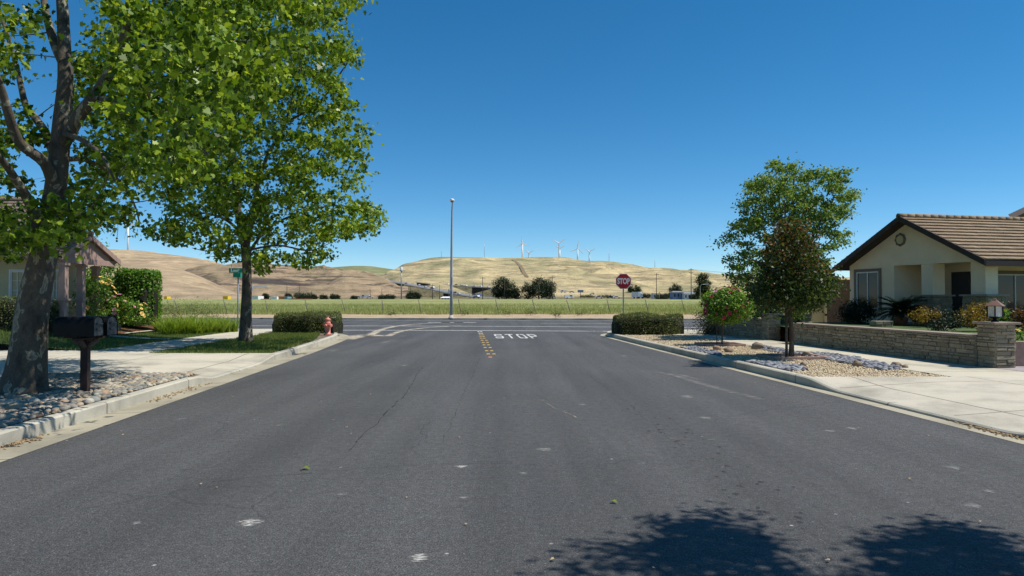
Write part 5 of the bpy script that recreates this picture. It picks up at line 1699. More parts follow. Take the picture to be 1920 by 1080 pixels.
t1 = thing('sycamore_tree', 'huge old sycamore with mottled trunk standing in the cobble bed by the mailboxes', 'tree', (-7.70, 11.2, .13), 'sycamores on the left parkway')
T = Tree(41)
D = 11.2
T.limb(px_path([(45, 742, D), (52, 680, D), (58, 610, D), (67, 550, D), (76, 505, D), (90, 440, D), (103, 370, D)]), .285, .165, 18, 4, .10, flare=.42)
T.limb(px_path([(101, 385, D), (110, 300, D), (117, 222, D), (123, 155, D), (120, 93, D + .1), (118, 30, D + .2), (112, -90, D + .3), (118, -230, D + .4)]), .165, .055, 14, 4, .12)
LIMBS = [([(117, 275, D), (150, 215, D - .2), (176, 183, D - .3), (200, 146, D - .4), (222, 105, D - .6), (238, 52, D - .8), (258, -20, D - 1), (290, -140, D - 1.2)], .105, .045),
         [][0:0] or ([(228, 98, D - .55), (281, 88, D + .3), (315, 76, D + 1.2), (355, 44, D + 2), (392, 8, D + 2.6), (440, -60, D + 3.2)], .06, .03),
         ([(318, 76, D + 1.2), (372, 64, D + 2), (437, 76, D + 2.8), (478, 73, D + 3.4), (545, 60, D + 4)], .038, .016),
         ([(120, 120, D), (106, 92, D + .2), (92, 48, D + .4), (82, 0, D + .7), (70, -120, D + 1.2)], .085, .04),
         ([(108, 318, D), (91, 259, D + .3), (67, 222, D + .8), (48, 196, D + 1.2), (30, 120, D + 1.8), (0, 20, D + 2.4)], .08, .035),
         ([(104, 360, D), (85, 307, D - .3), (37, 267, D - .6), (15, 211, D - .9), (0, 160, D - 1.1), (-40, 60, D - 1.5)], .10, .04),
         ([(78, 480, D), (68, 410, D - .3), (50, 370, D - .5), (34, 345, D - .7), (8, 305, D - 1), (-50, 240, D - 1.6)], .10, .04),
         ([(176, 183, D - .3), (210, 190, D - .9), (262, 215, D - .8), (330, 235, D + .6), (385, 290, D + 2)], .045, .012),
         ([(222, 105, D - .6), (255, 150, D + .3), (300, 210, D + 1), (360, 260, D + 1.6), (400, 300, D + 2)], .05, .013),
         ([(112, 300, D), (160, 300, D + .8), (215, 330, D + 1.5), (250, 380, D + 2), (262, 420, D + 2.2)], .05, .010),
         ([(118, 250, D), (150, 260, D - 1), (190, 290, D - 1.8), (215, 340, D - 2.2)], .05, .012)]
for pth, a, b in LIMBS:
    T.limb(px_path(pth), a, b, 9, 4, .12)
m_ = at(130, 388, D); T.mb.lathe(m_ - Vector((0, .05, .12)), [(.09, 0), (.12, .08), (.11, .16), (.05, .22)], 8)
cA = [(135, -260), (430, -260), (600, -230), (640, -60), (655, 15), (560, 70), (520, 130), (470, 170), (450, 240), (430, 300), (400, 335), (350, 345), (318, 372), (285, 340), (262, 395), (248, 425), (225, 428), (205, 385), (160, 400), (140, 372), (150, 330), (175, 250), (150, 170), (160, 60), (150, 0)]
cB = [(-160, -260), (90, -260), (55, 0), (65, 40), (25, 60), (45, 130), (20, 170), (40, 200), (80, 240), (60, 300), (75, 380), (60, 470), (20, 490), (-40, 500), (-160, 430)]
cC = [(60, 380), (200, 385), (150, 440), (110, 455), (60, 440)]
cA1 = [(225, -260), (330, -260), (330, 350), (285, 335), (264, 372), (246, 408), (226, 410), (205, 372), (165, 385), (140, 360), (150, 330), (180, 250), (145, 190), (150, 110), (205, 40), (218, 0)]
cA2 = [(320, -260), (600, -230), (640, -60), (655, 15), (560, 70), (520, 130), (470, 170), (450, 240), (430, 300), (400, 335), (350, 345), (325, 365)]
cl = np.concatenate([px_clumps([(cA1, 1.0)], D + 2.6, 3.4, 125, T.rng, .55), px_clumps([([(210, -40), (420, -60), (430, 200), (330, 330), (230, 320)], 1.0)], D - 1.9, 1.2, 40, T.rng, .45), px_clumps([(cA2, 1.0)], D + 3.6, 2.0, 135, T.rng, .55), px_clumps([([(330, -200), (560, -200), (560, 120), (500, 190), (420, 220), (340, 160)], 1.0)], D + .3, 1.4, 46, T.rng, .5), px_clumps([(cB, 1.0)], D + .8, 2.2, 100, T.rng, .42), px_clumps([(cC, 1.)], D - .5, 1.0, 12, T.rng, .25)])
T.twigs(cl, .005, .008, sag=.04)
T.mb.build('trunk', M['bark_syc'], t1)
P, off = scatter(cl, 78, .21, T.rng, .5)
link_mesh('crown', leaf_mesh('crown', P, .10, 'maple', .5, off * 1.0, .85, T.rng, .5), M['leaf_syc_shaded'], t1)
# hanging seed balls
m = MB(); rg = random.Random(2)
for px, py in ((207, 433), (213, 441), (219, 447), (219, 452), (234, 402), (245, 398), (235, 408), (240, 412), (196, 425)):
    p = at(px, py, 11 + rg.uniform(-.4, .4)); m.lathe(p, [(.004, -.016), (.014, -.01), (.016, 0), (.014, .01), (.004, .016)], 8)
    m.tube([p, p + Vector((.01, .02, rg.uniform(.15, .35)))], .0022, 4)
m.build('seed_balls', M['fruit'], t1)

t2 = thing('sycamore_tree', 'full round sycamore standing in the lawn patch left of the hydrant', 'tree', (-9.4, 25.0, .13), 'sycamores on the left parkway')
T = Tree(42)
D = 25.0
T.limb(px_path([(461, 643, D), (461, 600, D), (462, 560, D), (463, 520, D), (462, 480, D), (455, 440, D), (447, 400, D), (440, 330, D), (438, 240, D + .2), (446, 140, D + .3), (450, 30, D + .4), (455, -80, D + .5)]), .205, .05, 14, 4, .10, flare=.32)
for pth, a, b in [([(462, 470, D), (474, 400, D - .2), (486, 335, D - .3), (505, 285, D - .5), (535, 230, D - .8), (560, 140, D - 1), (580, 40, D - 1.2)], .10, .03),
                  ([(460, 485, D), (500, 430, D + .5), (560, 400, D + .9), (630, 385, D + 1.3), (690, 395, D + 1.5)], .06, .012),
                  ([(488, 330, D - .3), (540, 310, D + .2), (600, 270, D + .5), (660, 240, D + .9)], .05, .012),
                  ([(456, 440, D), (420, 410, D - .6), (370, 400, D - 1.2), (310, 420, D - 1.5)], .06, .012),
                  ([(445, 395, D), (400, 330, D + .6), (350, 280, D + 1.2), (320, 230, D + 1.6)], .07, .015),
                  ([(440, 320, D), (400, 230, D - .9), (380, 120, D - 1.5), (370, 20, D - 2)], .07, .015),
                  ([(438, 250, D), (500, 180, D + 1), (560, 90, D + 1.8), (610, 0, D + 2.2)], .07, .015),
                  ([(535, 230, D - .8), (600, 190, D - 1.4), (650, 120, D - 1.8), (670, 100, D - 2)], .045, .01),
                  ([(462, 470, D), (520, 460, D - 1.2), (580, 470, D - 2), (620, 455, D - 2.3)], .045, .01),
                  ([(460, 450, D), (440, 440, D + 1.2), (400, 470, D + 2), (360, 465, D + 2.4)], .045, .01)]:
    T.limb(px_path(pth), a, b, 8, 4, .1)
cD = [(278, 434), (310, 394), (330, 330), (312, 260), (316, 160), (335, 60), (390, -30), (480, -75), (590, -70), (650, -45), (662, -6), (630, 32), (666, 78), (670, 108), (636, 128), (640, 170), (676, 214), (678, 262), (690, 318), (668, 350), (708, 402), (694, 434), (640, 440), (612, 474), (590, 508), (560, 500), (535, 470), (505, 520), (480, 500), (445, 500), (424, 496), (400, 478), (370, 462), (330, 474), (318, 452)]
cl = px_clumps([(cD, 1.0)], D - 1.7, 3.2, 360, T.rng, .68)
T.twigs(cl, .007, .009, sag=.04)
T.mb.build('trunk', M['bark_syc'], t2)
P, off = scatter(cl, 96, .25, T.rng, .5)
link_mesh('crown', leaf_mesh('crown', P, .125, 'maple', .5, off * 1.0, .85, T.rng, .5), M['leaf_syc'], t2)

# a street tree behind the camera on the right: only its shade shows
st = thing('street_tree', 'leafy street tree beside the driveway whose shade falls across the road', 'tree', (8.6, 3.2, .13), 'street trees')
T = Tree(43)
T.limb([(8.6, 3.2, .05), (8.5, 3.2, 1.2), (8.3, 3.3, 2.4), (7.8, 3.4, 3.6), (7.2, 3.5, 5.0)], .15, .06, 10, flare=.4)
def shade_pt(px, py, z):
    g = gp(px, py, 0); return g + Vector((sun_dir.x, sun_dir.y, sun_dir.z)) * (z / sun_dir.z)
cls = []
SHADE = [[(1175, 968), (1215, 967), (1310, 980), (1440, 996), (1420, 1010), (1300, 1000), (1190, 980)], [(1285, 942), (1320, 940), (1345, 962), (1400, 972), (1468, 978), (1465, 986), (1380, 984), (1310, 968), (1290, 955)],
         [(1095, 1028), (1180, 1020), (1270, 1015), (1290, 1035), (1190, 1042), (1100, 1040)], [(1050, 1068), (1150, 1058), (1240, 1060), (1300, 1090), (1050, 1090)], [(1240, 985), (1400, 990), (1430, 1020), (1480, 1050), (1560, 1090), (1300, 1090), (1230, 1040)],
         [(1598, 992), (1640, 998), (1700, 1010), (1690, 1025), (1620, 1010)], [(1735, 985), (1790, 985), (1850, 1010), (1930, 1045), (1930, 1090), (1620, 1090), (1650, 1050), (1640, 1015), (1720, 1005)]]
SW = np.array([26, 22, 20, 24, 30, 14, 38.]); SW /= SW.sum()
while len(cls) < 190:
    pl = SHADE[T.rng.choice(7, p=SW)]
    px, py = T.rng.uniform(1050, 1930), T.rng.uniform(940, 1090)
    if in_poly(px, py, pl):
        p = shade_pt(px, py, T.rng.uniform(4.6, 6.4)); cls.append(tuple(p))
while len(cls) < 320:
    p = (T.rng.uniform(4.4, 9.5), T.rng.uniform(-1.0, 2.3), T.rng.uniform(4.2, 7.0))
    cls.append(p)
cl = np.array(cls)
T.twigs(cl, .006, .009)
T.mb.build('trunk', M['bark_brown'], st)
P, off = scatter(cl, 30, .12, T.rng, .7)
P = P[P[:, 2] > 1.75 + .46 * P[:, 1]] if False else P
link_mesh('crown', leaf_mesh('crown', P, .085, 'oval', .8, None, .6, T.rng), M['leaf_rose'], st)

# ------------------------------------------------------------------ mailboxes
mpos = Vector((-6.78, 11.30, .13))
mp = thing('mailbox_post', 'stained wooden post with curved brackets standing in the cobble bed', 'post', mpos)
m = MB(); m.box(mpos + Vector((0, 0, .38)), (.11, .11, .96), rz=.1); m.build('post', M['post_wood'], mp, bevel=.006)
m = MB(); m.box(mpos + Vector((0, 0, .888)), (.58, .14, .03), rz=.1 ); m.box(mpos + Vector((.0, .0, .86)), (.14, .56, .03), rz=.1); m.build('shelf', M['post_wood'], mp)
for a in (0.1, PI + .1, PI / 2 + .1, -PI / 2 + .1):
    m = MB(); dirv = Vector((math.cos(a), math.sin(a), 0)); pts = []
    for k in range(6):
        u = k / 5; pts.append(mpos + dirv * (.05 + .15 * u) + Vector((0, 0, .73 + .11 * math.sin(u * PI / 2))))
    m.tube(pts, [.045, .045, .042, .04, .038, .036], 6); m.build('bracket', M['wood_pole'], mp)
def mailbox(c, L, W, H, rz, label, flag=False):
    """arched-roof mailbox whose door end points along +x of its own frame"""
    t = thing('mailbox', label, 'mailbox', c, 'mailboxes on the wooden post')
    c = Vector(c); rm = Matrix.Rotation(rz, 3, 'Z')
    prof = [(-W / 2, 0), (W / 2, 0), (W / 2, H * .58)] + [(W / 2 * math.cos(a), H * .58 + H * .42 * math.sin(a)) for a in np.linspace(0, PI, 11)[1:-1]] + [(-W / 2, H * .58)]
    def P(x, y, z): return c + rm @ Vector((x, y, z))
    n = len(prof); m = MB()
    vs = [P(-L / 2, y, z) for y, z in prof] + [P(L / 2, y, z) for y, z in prof]
    m.add(vs, [tuple(range(n))[::-1], tuple(range(n, 2 * n))] + [(k, (k + 1) % n, n + (k + 1) % n, n + k) for k in range(n)])
    vs = [P(L / 2 - .012, y * 1.05, z * 1.03 - .003) for y, z in prof] + [P(L / 2 + .012, y * 1.05, z * 1.03 - .003) for y, z in prof]
    m.add(vs, [(k, (k + 1) % n, n + (k + 1) % n, n + k) for k in range(n)])
    m.build('body', M['black_paint'], t, bevel=.004)
    m = MB(); q = [P(L / 2 + .006, y * .93, .012 + z * .93) for y, z in prof]; m.slab(q[::-1] if False else q, .012)
    d = m.build('door', M['mail_door'], t)
    m = MB(); m.box(P(L / 2 + .022, 0, H * .64), (.022, W * .62, .02), rz=rz); m.box(P(L / 2 + .012, 0, H * .36), (.010, W * .42, H * .10), rz=rz); m.build('handle', M['mail_door'], d)
    if flag:
        m = MB(); m.box(P(L * .18, W / 2 + .008, H * .5), (.16, .008, .03), rz=rz); m.build('flag', M['sign_red'], t)
    return t
ax = R(-42)
mailbox((-6.80, 11.14, 1.035), .62, .27, .31, R(1), 'long black mailbox seen side on over the wooden post')
mailbox((-6.76, 11.47, 1.035), .62, .27, .31, R(-3), 'second black mailbox with its grey front door facing the road')

# ------------------------------------------------------------------ hydrant
h0 = Vector((-7.78, 30.0, .14))
hy = thing('fire_hydrant', 'faded salmon pink fire hydrant beside the corner hedge', 'hydrant', h0)
m = MB(); m.lathe(h0, [(.17, 0), (.17, .04), (.115, .05), (.105, .35), (.105, .42), (.125, .43), (.125, .46)], 18); m.build('barrel', M['hydrant'], hy)
m = MB(); m.lathe(h0 + Vector((0, 0, .46)), [(.125, 0), (.125, .05), (.105, .07), (.105, .15), (.115, .16), (.115, .20), (.09, .235), (.035, .255), (.035, .29), (.01, .295)], 18); m.build('bonnet', M['hydrant'], hy)
for a, z, r in ((R(-35), .36, .075), (R(170), .40, .06), (R(-110), .36, .06)):
    dv = Vector((math.cos(a), math.sin(a), 0)); b = h0 + Vector((0, 0, z + .04))
    m = MB(); m.tube([b + dv * .08, b + dv * .17], r * .8, 12); m.tube([b + dv * .16, b + dv * .215], r, 8); m.tube([b + dv * .21, b + dv * .245], r * .4, 5); m.build('outlet_cap', M['hydrant'], hy)

# ------------------------------------------------------------------ hedges and plants on the left
clipped_hedge('dense clipped hedge at the left corner behind the pink hydrant', [(-7.85, 32.1), (-8.8, 32.4), (-9.8, 32.7), (-10.9, 33.0)], 2.0, .13, 1.0, 17000, M['leaf_box'], .05, 51, wav=.13, rough=.07)
clipped_hedge('tall clipped leafy hedge at the end of the left front garden', [(-15.05, 29.6), (-15.7, 30.0), (-16.7, 30.6)], 1.5, .62, 2.84, 9000, M['leaf_hedge'], .10, 52, 'tall_hedge', wav=.12, rough=.09, endk=.05, round_=.12)
clipped_hedge('lower dark hedge running from the porch to the tall hedge', [(-16.2, 31.6), (-17.2, 31.2), (-18.4, 30.6), (-19.6, 30.2)], 1.1, .66, 2.55, 8000, M['leaf_hedge'], .09, 53, 'tall_hedge', wav=.10, rough=.08, endk=.05, round_=.12)
clipped_hedge('low dark clipped hedge below the windows of the left house', [(-15.7, 24.5), (-17.5, 24.3), (-20.5, 24.0)], 1.0, .50, 1.72, 9000, M['leaf_box'], .055, 54, wav=.06, rough=.05)
leaf_bush('rose_bush', 'rose bush with yellow blooms beside the pink porch posts', 'rose bush', (-16.05, 27.3, 1.55), (.75, .6, .95), 3000, M['leaf_rose'], .08, 'oval', 'rose bushes at the porch', 60, .16, True, (M['petal_yellow'], 44, .085, .4), 55, zmin=.62)
leaf_bush('rose_bush', 'rose bush with pink and white blooms in front of the dark hedge', 'rose bush', (-15.6, 28.3, 1.15), (.55, .5, .62), 2000, M['leaf_rose'], .08, 'oval', 'rose bushes at the porch', 40, .16, True, (M['petal_pink'], 22, .10, .3), 56, zmin=.62)
leaf_bush('rose_bush', 'pale yellow rose bush left of the tall hedge foot', 'rose bush', (-14.95, 28.2, 1.05), (.45, .45, .5), 1300, M['leaf_rose'], .08, 'oval', 'rose bushes at the porch', 30, .16, True, (M['petal_yellow'], 10, .08, .3), 57, zmin=.62)
strip('mulch_bed', lambda d: lsw(d) - 2.2, lambda d: lsw(d) - 6.5, 26.2, 32, .7, M['mulch'], .5, lambda x, d: zlawn_l(x, d) + .03, nx=10)
strip('garden_kerb', lambda d: lsw(d) - 2.1, lambda d: lsw(d) - 2.24, 26.6, 31, .7, M['kerb'], .5, lambda x, d: zlawn_l(x, d) + .07)
strip('path', lsw, lambda d: -22, 25.55, 26.15, .2, M['walk'], .3, lambda x, d: zlawn_l(x, d) + .035, nx=14)
ngl = np.random.default_rng(12)
def daylily(x, y, z, h, n, label):
    t = thing('daylily_clump', label, 'daylily', (x, y, z), 'daylilies along the left sidewalk')
    m = MB()
    for k in range(n):
        a = ngl.uniform(0, 2 * PI); L = h * ngl.uniform(.7, 1.25); r0 = ngl.uniform(0, .16)
        b = Vector((x + r0 * math.cos(a + 1), y + r0 * math.sin(a + 1), z)); dv = Vector((math.cos(a), math.sin(a), 0)); sd = Vector((-dv.y, dv.x, 0))
        e = ngl.uniform(.9, 1.5); pts = [b]
        for i in range(5):
            e2 = e - (i / 5) ** 1.5 * ngl.uniform(.6, 1.7)
            pts.append(pts[-1] + (dv * math.cos(e2) + Vector((0, 0, math.sin(e2)))) * L / 5)
        wd = .018; vs = []
        for i, p in enumerate(pts):
            ww = wd * (1 - i / 5.3); vs += [p - sd * ww, p + sd * ww]
        m.add(vs, [(2 * i, 2 * i + 1, 2 * i + 3, 2 * i + 2) for i in range(5)])
    m.build('leaves', M['leaf_lily'], t)
    return t
ORD = ['first', 'second', 'third', 'fourth', 'fifth', 'sixth', 'seventh', 'eighth', 'ninth', 'tenth', 'eleventh', 'twelfth', 'thirteenth', 'fourteenth', 'fifteenth', 'sixteenth', 'seventeenth', 'eighteenth', 'nineteenth', 'twentieth']
for i in range(12):
    u = i / 11; x = lerp(-13.9, -12.75, u) ; y = lerp(28.6, 32.6, u) - .5 * math.sin(u * PI)
    daylily(x, y, zlawn_l(x, y), .80, 120, f'{ORD[i]} clump from the left in the front row of strappy green daylilies')
for i in range(9):
    u = i / 8; x = lerp(-14.7, -13.5, u); y = lerp(29.6, 33.0, u)
    daylily(x, y, zlawn_l(x, y), .85, 100, f'{ORD[i]} clump from the left in the back row of strappy green daylilies')
leaf_bush('rounded_shrub', 'low rounded olive shrub rising behind the daylilies', 'shrub', (-15.4, 33.6, .95), (1.7, 1.0, .62), 4200, M['leaf_box'], .07, 'lance', None, 70, .14, seed=61, zmin=.4)

# ------------------------------------------------------------------ street name sign
sp = at(446, 588, 33.0)
ss = thing('street_sign', 'green street name sign on a thin steel pole behind the second sycamore', 'street sign', (sp.x, 33.0, .15))
m = MB(); m.tube([(sp.x, 33, .05), (sp.x, 33, 3.10)], .032, 8); m.build('pole', M['steel'], ss)
def text_mesh(s, size, width, bold=.0, name='lettering'):
    cu = bpy.data.curves.new(name, 'FONT'); cu.body = s; cu.size = size; cu.align_x = 'CENTER'; cu.align_y = 'CENTER'; cu.offset = bold; cu.extrude = .004
    o = bpy.data.objects.new(name, cu); COL.objects.link(o)
    dg = bpy.context.evaluated_depsgraph_get()
    me = bpy.data.meshes.new_from_object(o.evaluated_get(dg))
    COL.objects.unlink(o); bpy.data.objects.remove(o)
    V = [v.co.copy() for v in me.vertices]; w0 = max(v.x for v in V) - min(v.x for v in V)
    me.transform(Matrix.Diagonal((width / w0, 1, 1, 1)))
    return me
def sign_text(s, size, width, bold, c, parent, mat, rz=0.0):
    me = text_mesh(s, size, width, bold)
    me.transform(Matrix.Translation(Vector(c)) @ Matrix.Rotation(rz, 4, 'Z') @ Matrix.Rotation(PI / 2, 4, 'X'))
    return link_mesh('lettering', me, mat, parent)
b1 = at(443, 507.2, 33.0)
m = MB(); m.box((b1.x + .12, 32.96, b1.z), (.88, .012, .215)); bl = m.build('sign_blade', M['sign_green'], ss)
sign_text('Laur', .20, .40, .006, (b1.x - .04, 32.945, b1.z), bl, M['sign_white'])
b2 = at(447, 516, 33.0)
m = MB(); m.box((b2.x + .02, 33.0, b2.z), (.34, .5, .20)); bl = m.build('sign_blade', M['sign_green'], ss)

# ------------------------------------------------------------------ house on the left
rngl = random.Random(8)
lh = thing('porch_house', 'yellow stucco house with old tiled hip roof half hidden behind the big sycamore', 'house', (-17.3, 28, .6))
XF_, YF_ = -17.25, 27.4       # its corner nearest the street
m = MB()
wallq(m, (-30, YF_), (XF_, YF_), .4, 3.35, .2); wallq(m, (XF_ - .1, YF_ + .1), (XF_ - .1, 28.1), .4, 3.35, .2); wallq(m, (XF_ - .2, 28.0), (-20.5, 28.0), .4, 3.3, .2)
m.build('wall', M['stucco_pale'], lh)
def lw(s, o, z): return Vector((s, YF_ - .1 - o, z))
for px0, px1 in ((21, 45), (100, 114)):
    a, b = (px0 - 960) / F_PX * (YF_ - .1), (px1 - 960) / F_PX * (YF_ - .1)
    window_part(lh, lw, a, b, 1.25, 2.72, .07, 'trim_white', bars=(1, 3))
ez = 3.40; rz_ = 6.05
m = MB(); e0, e1 = Vector((-31, YF_ - .7, ez)), Vector((XF_ + .65, YF_ - .7, ez)); r0, r1 = Vector((-28, 32, rz_)), Vector((-21.9, 32, rz_))
m.slab([e0, e1, r1, r0], .12); e2 = Vector((XF_ + .65, 28.6, ez)); m.slab([e1, e2, r1], .12)
rf = m.build('roof', M['trim_brown'], lh)
m = MB(); tiled_roof(m, e0 + Vector((0, -.05, .02)), e1 + Vector((.05, -.05, .02)), r0 + Vector((0, 0, .03)), r1 + Vector((0, 0, .03)), 15, .32, .035, rngl); tiled_roof(m, e1 + Vector((.05, 0, .02)), e2 + Vector((.05, 0, .02)), r1 + Vector((0, 0, .03)), r1 + Vector((0, .05, .03)), 15, .32, .035, rngl)
m.build('roof_tiles', M['tile_old'], rf)
m = MB(); m.tube([e1 + Vector((0, 0, .12)), r1 + Vector((0, 0, .12))], .12, 8); m.tube([r0 + Vector((0, 0, .12)), r1 + Vector((0, 0, .12))], .12, 8); m.build('ridge_tiles', M['tile_old'], rf)
m = MB()
for k in range(14):
    x = XF_ + .3 - k * .95; m.box((x, YF_ - .42, ez - .16), (.09, .62, .12))
m.box((-24, YF_ - .72, ez - .10), (14, .04, .16)); m.build('rafter_tails', M['trim_pink'], rf)
# entry porch: posts, gabled tile roof
GX = -15.62; y0, y1, ym = 24.5, 28.2, 26.3; pe, pr = 3.15, 3.97
m = MB()
for (a, b, s) in ((y0, ym, 1), (y1, ym, -1)):
    q = [Vector((GX, a, pe)), Vector((GX - 3.2, a, pe)), Vector((GX - 3.2, b, pr)), Vector((GX, b, pr))]
    if s > 0: q = q[::-1]
    m.slab(q, .09)
pf = m.build('porch_roof', M['trim_pink'], lh)
m = MB()
for a in (y0, y1):
    tiled_roof(m, (GX - 3.2, a, pe + .01), (GX + .04, a, pe + .01), (GX - 3.2, ym, pr + .02), (GX + .04, ym, pr + .02), 7, .32, .035, rngl)
m.build('roof_tiles', M['tile_old'], pf)
m = MB(); m.tube([(GX + .05, ym, pr + .10), (GX - 3.2, ym, pr + .10)], .11, 8); m.build('ridge_tiles', M['tile_old'], pf)
m = MB()
for a in (y0, y1):
    m.slab([Vector((GX + .03, a, pe + .02)), Vector((GX + .03, a, pe - .17)), Vector((GX + .03, ym, pr - .15)), Vector((GX + .03, ym, pr + .04))], .05)
m.build('barge_boards', M['trim_pink'], pf)
m = MB(); m.prism([(GX - .12, y0 + .25), (GX - .02, y0 + .25), (GX - .02, y1 - .25), (GX - .12, y1 - .25)], 2.92, 3.12)
tri = [Vector((GX - .07, y0 + .3, 3.12)), Vector((GX - .07, y1 - .3, 3.12)), Vector((GX - .07, ym, pr - .14))]; m.slab(tri, .05)
m.build('gable_beam', M['trim_pink'], pf)
for (px, d) in ((119, 24.75), (152, 26.2), (179, 27.7)):
    x = (px - 960) / F_PX * d
    m = MB(); m.box((x, d, 1.76), (.22, .22, 2.35)); m.box((x, d, 1.62), (.34, .34, .07)); m.box((x, d, .72), (.34, .34, .35)); m.box((x, d, 2.86), (.3, .3, .08)); m.build('porch_post', M['trim_pink'], lh)
m = MB(); m.prism([(GX - 3, y0), (GX + .1, y0), (GX + .1, y1), (GX - 3, y1)], .35, .66); m.build('porch_floor', M['walk_flag'], lh)
leaf_bush('garden_tree', 'leafy treetop showing above the porch roof of the left house', 'tree', (-20.6, 34.5, 3.2), (1.3, 1.0, 1.2), 2600, M['leaf_hedge'], .12, 'oval', None, 40, .16, seed=71, zmin=.4)

# leaves and litter dropped on the road
T_ = leaf_shape('maple')
def road_leaf(px, py, s, mat, lab):
    p = gp(px, py, .006); a = px * 1.7
    V = T_ * s; c, sn = math.cos(a), math.sin(a)
    m = MB(); m.add([(x * c - y * sn + p.x, x * sn + y * c + p.y, .012 + .5 * abs(x) + .02 * s) for x, y, z in V], [tuple(range(len(V)))])
    o = m.build('fallen_leaf', mat, loc=(p.x, p.y, 0)); return tag(o, lab, 'leaf', 'leaves fallen on the road')
road_leaf(568, 879, .085, M['leaf_lily'], 'bright green fallen leaf on the left half of the road')
road_leaf(1148, 941, .055, M['leaf_lily'], 'small yellow green fallen leaf on the road above the tree shade')
m_dry = mat_plain('dry_leaf', (0.42, 0.30, 0.16), 0.8, 0.3, 20); 
rg = random.Random(31)
for k in range(26):
    px, py = rg.uniform(60, 1850), 670 + 400 * rg.random() ** 1.1
    g = gp(px, py, 0)
    if not (left_edge(g.y) + .3 < g.x < right_edge(g.y) - .3): continue
    road_leaf(px, py, rg.uniform(.018, .034), m_dry, 'tiny dry tan leaf scrap lying on the open asphalt')
# raised dots of the centre line
rg = random.Random(6)
def dot(px, py, mat, lab):
    p = gp(px, py, .003)
    m = MB(); a = .05
    m.add([(p.x - .055, p.y - .055, .002), (p.x + .055, p.y - .055, .002), (p.x + .055, p.y + .055, .002), (p.x - .055, p.y + .055, .002), (p.x - .04, p.y - .03, .022), (p.x + .04, p.y - .03, .022), (p.x + .04, p.y + .03, .022), (p.x - .04, p.y + .03, .022)],
          [(4, 5, 6, 7), (0, 1, 5, 4), (1, 2, 6, 5), (2, 3, 7, 6), (3, 0, 4, 7)])
    o = m.build('road_dot', M[mat], loc=(p.x, p.y, 0)); return tag(o, lab, 'road stud', 'raised dots of the centre line')
rows = [(897, 902, 622), (899, 903.5, 625), (900, 905, 628), (901, 906.5, 631), (902, 908, 634.5), (904, 912, 638.5), (906, 914, 642.5), (907.5, 916, 647), (909.5, 919, 652), (912.5, 922, 658), (915.5, 926, 664)]
for i, (a, b, y) in enumerate(rows):
    mt = 'dot_white' if i < 2 else 'dot_yellow'
    n_ = ORD[len(rows) - 1 - i]
    dot(a, y, mt, f'{n_} raised road dot counted from the near end in the left column')
    dot(b, y, mt, f'{n_} raised road dot counted from the near end in the right column')
dot(919, 670, 'dot_orange', 'single orange raised dot at the near end of the double row')
# ------------------------------------------------------------------ stop sign
def oct_plate(mb, c, r, th, mi=0):
    c = Vector(c)
    pts = [c + Vector((r * math.cos(PI / 8 + k * PI / 4), 0, r * math.sin(PI / 8 + k * PI / 4))) for k in range(8)]
    vs = pts + [p + Vector((0, th, 0)) for p in pts]
    mb.add(vs, [tuple(range(8)), tuple(range(8, 16))[::-1]] + [((k + 1) % 8, k, 8 + k, 8 + (k + 1) % 8) for k in range(8)], mi)
d0 = 34.2
sc = at(1169, 527.5, d0)
sg = thing('stop_sign', 'red octagonal stop sign on a steel post behind the right corner hedge', 'stop sign', (sc.x, d0, .15))
m = MB(); m.box((sc.x, d0 + .05, lerp(.0, sc.z + .3, .5)), (.06, .05, sc.z + .3)); m.build('post', M['steel'], sg)
rr_ = 28.5 / F_PX * d0 / 2 / math.cos(PI / 8)
m = MB(); oct_plate(m, (sc.x, d0, sc.z), rr_, .006); m.build('border', M['sign_white'], sg)
m = MB(); oct_plate(m, (sc.x, d0 - .004, sc.z), rr_ * .945, .003); pl = m.build('plate', M['sign_red'], sg)
sign_text('STOP', .37, .60, .016, (sc.x, d0 - .008, sc.z - .005), pl, M['sign_white'])

# ------------------------------------------------------------------ street lamp
lb = gp(846, 596.5, .13)
lp = thing('street_lamp', 'tall grey steel street lamp on the far side of the cross street', 'street lamp', lb)
tp = at(849, 379, lb.y)
m = MB(); H = tp.z - .1
pts = [lb + Vector((0, 0, -.1)), lb + Vector((.01, 0, H * .3)), lb + Vector((.03, 0, H * .7)), lb + Vector((.06, -.05, H * .93)), Vector((tp.x - .01, lb.y - .3, tp.z - .12)), Vector((tp.x + .02, lb.y - .9, tp.z))]
m.tube(pts, [.125, .11, .085, .065, .05, .045], 12); m.build('pole', M['lamp_paint'], lp)
m = MB(); m.lathe(lb + Vector((0, 0, -.05)), [(.24, 0), (.24, .10), (.17, .13), (.15, .3)], 12); m.build('base', M['conc_far'], lp)
m = MB(); c = Vector((tp.x + .04, lb.y - 1.2, tp.z + .0)); m.lathe(c, [(.10, -.13), (.17, -.10), (.20, -.02), (.17, .06), (.08, .10)], 12, sy=2.0); m.build('lamp_head', M['trim_white'], lp)
m = MB(); m.lathe(c + Vector((0, 0, -.15)), [(.06, -.03), (.13, 0), (.14, .035)], 12, sy=1.7); m.build('lens', M['bld_dark'], lp)
m = MB(); m.box(lb + Vector((.03, -.12, 3.1)), (.16, .14, .5)); m.box(lb + Vector((.03, -.12, 2.2)), (.14, .12, .2)); m.build('control_box', M['lamp_paint'], lp)

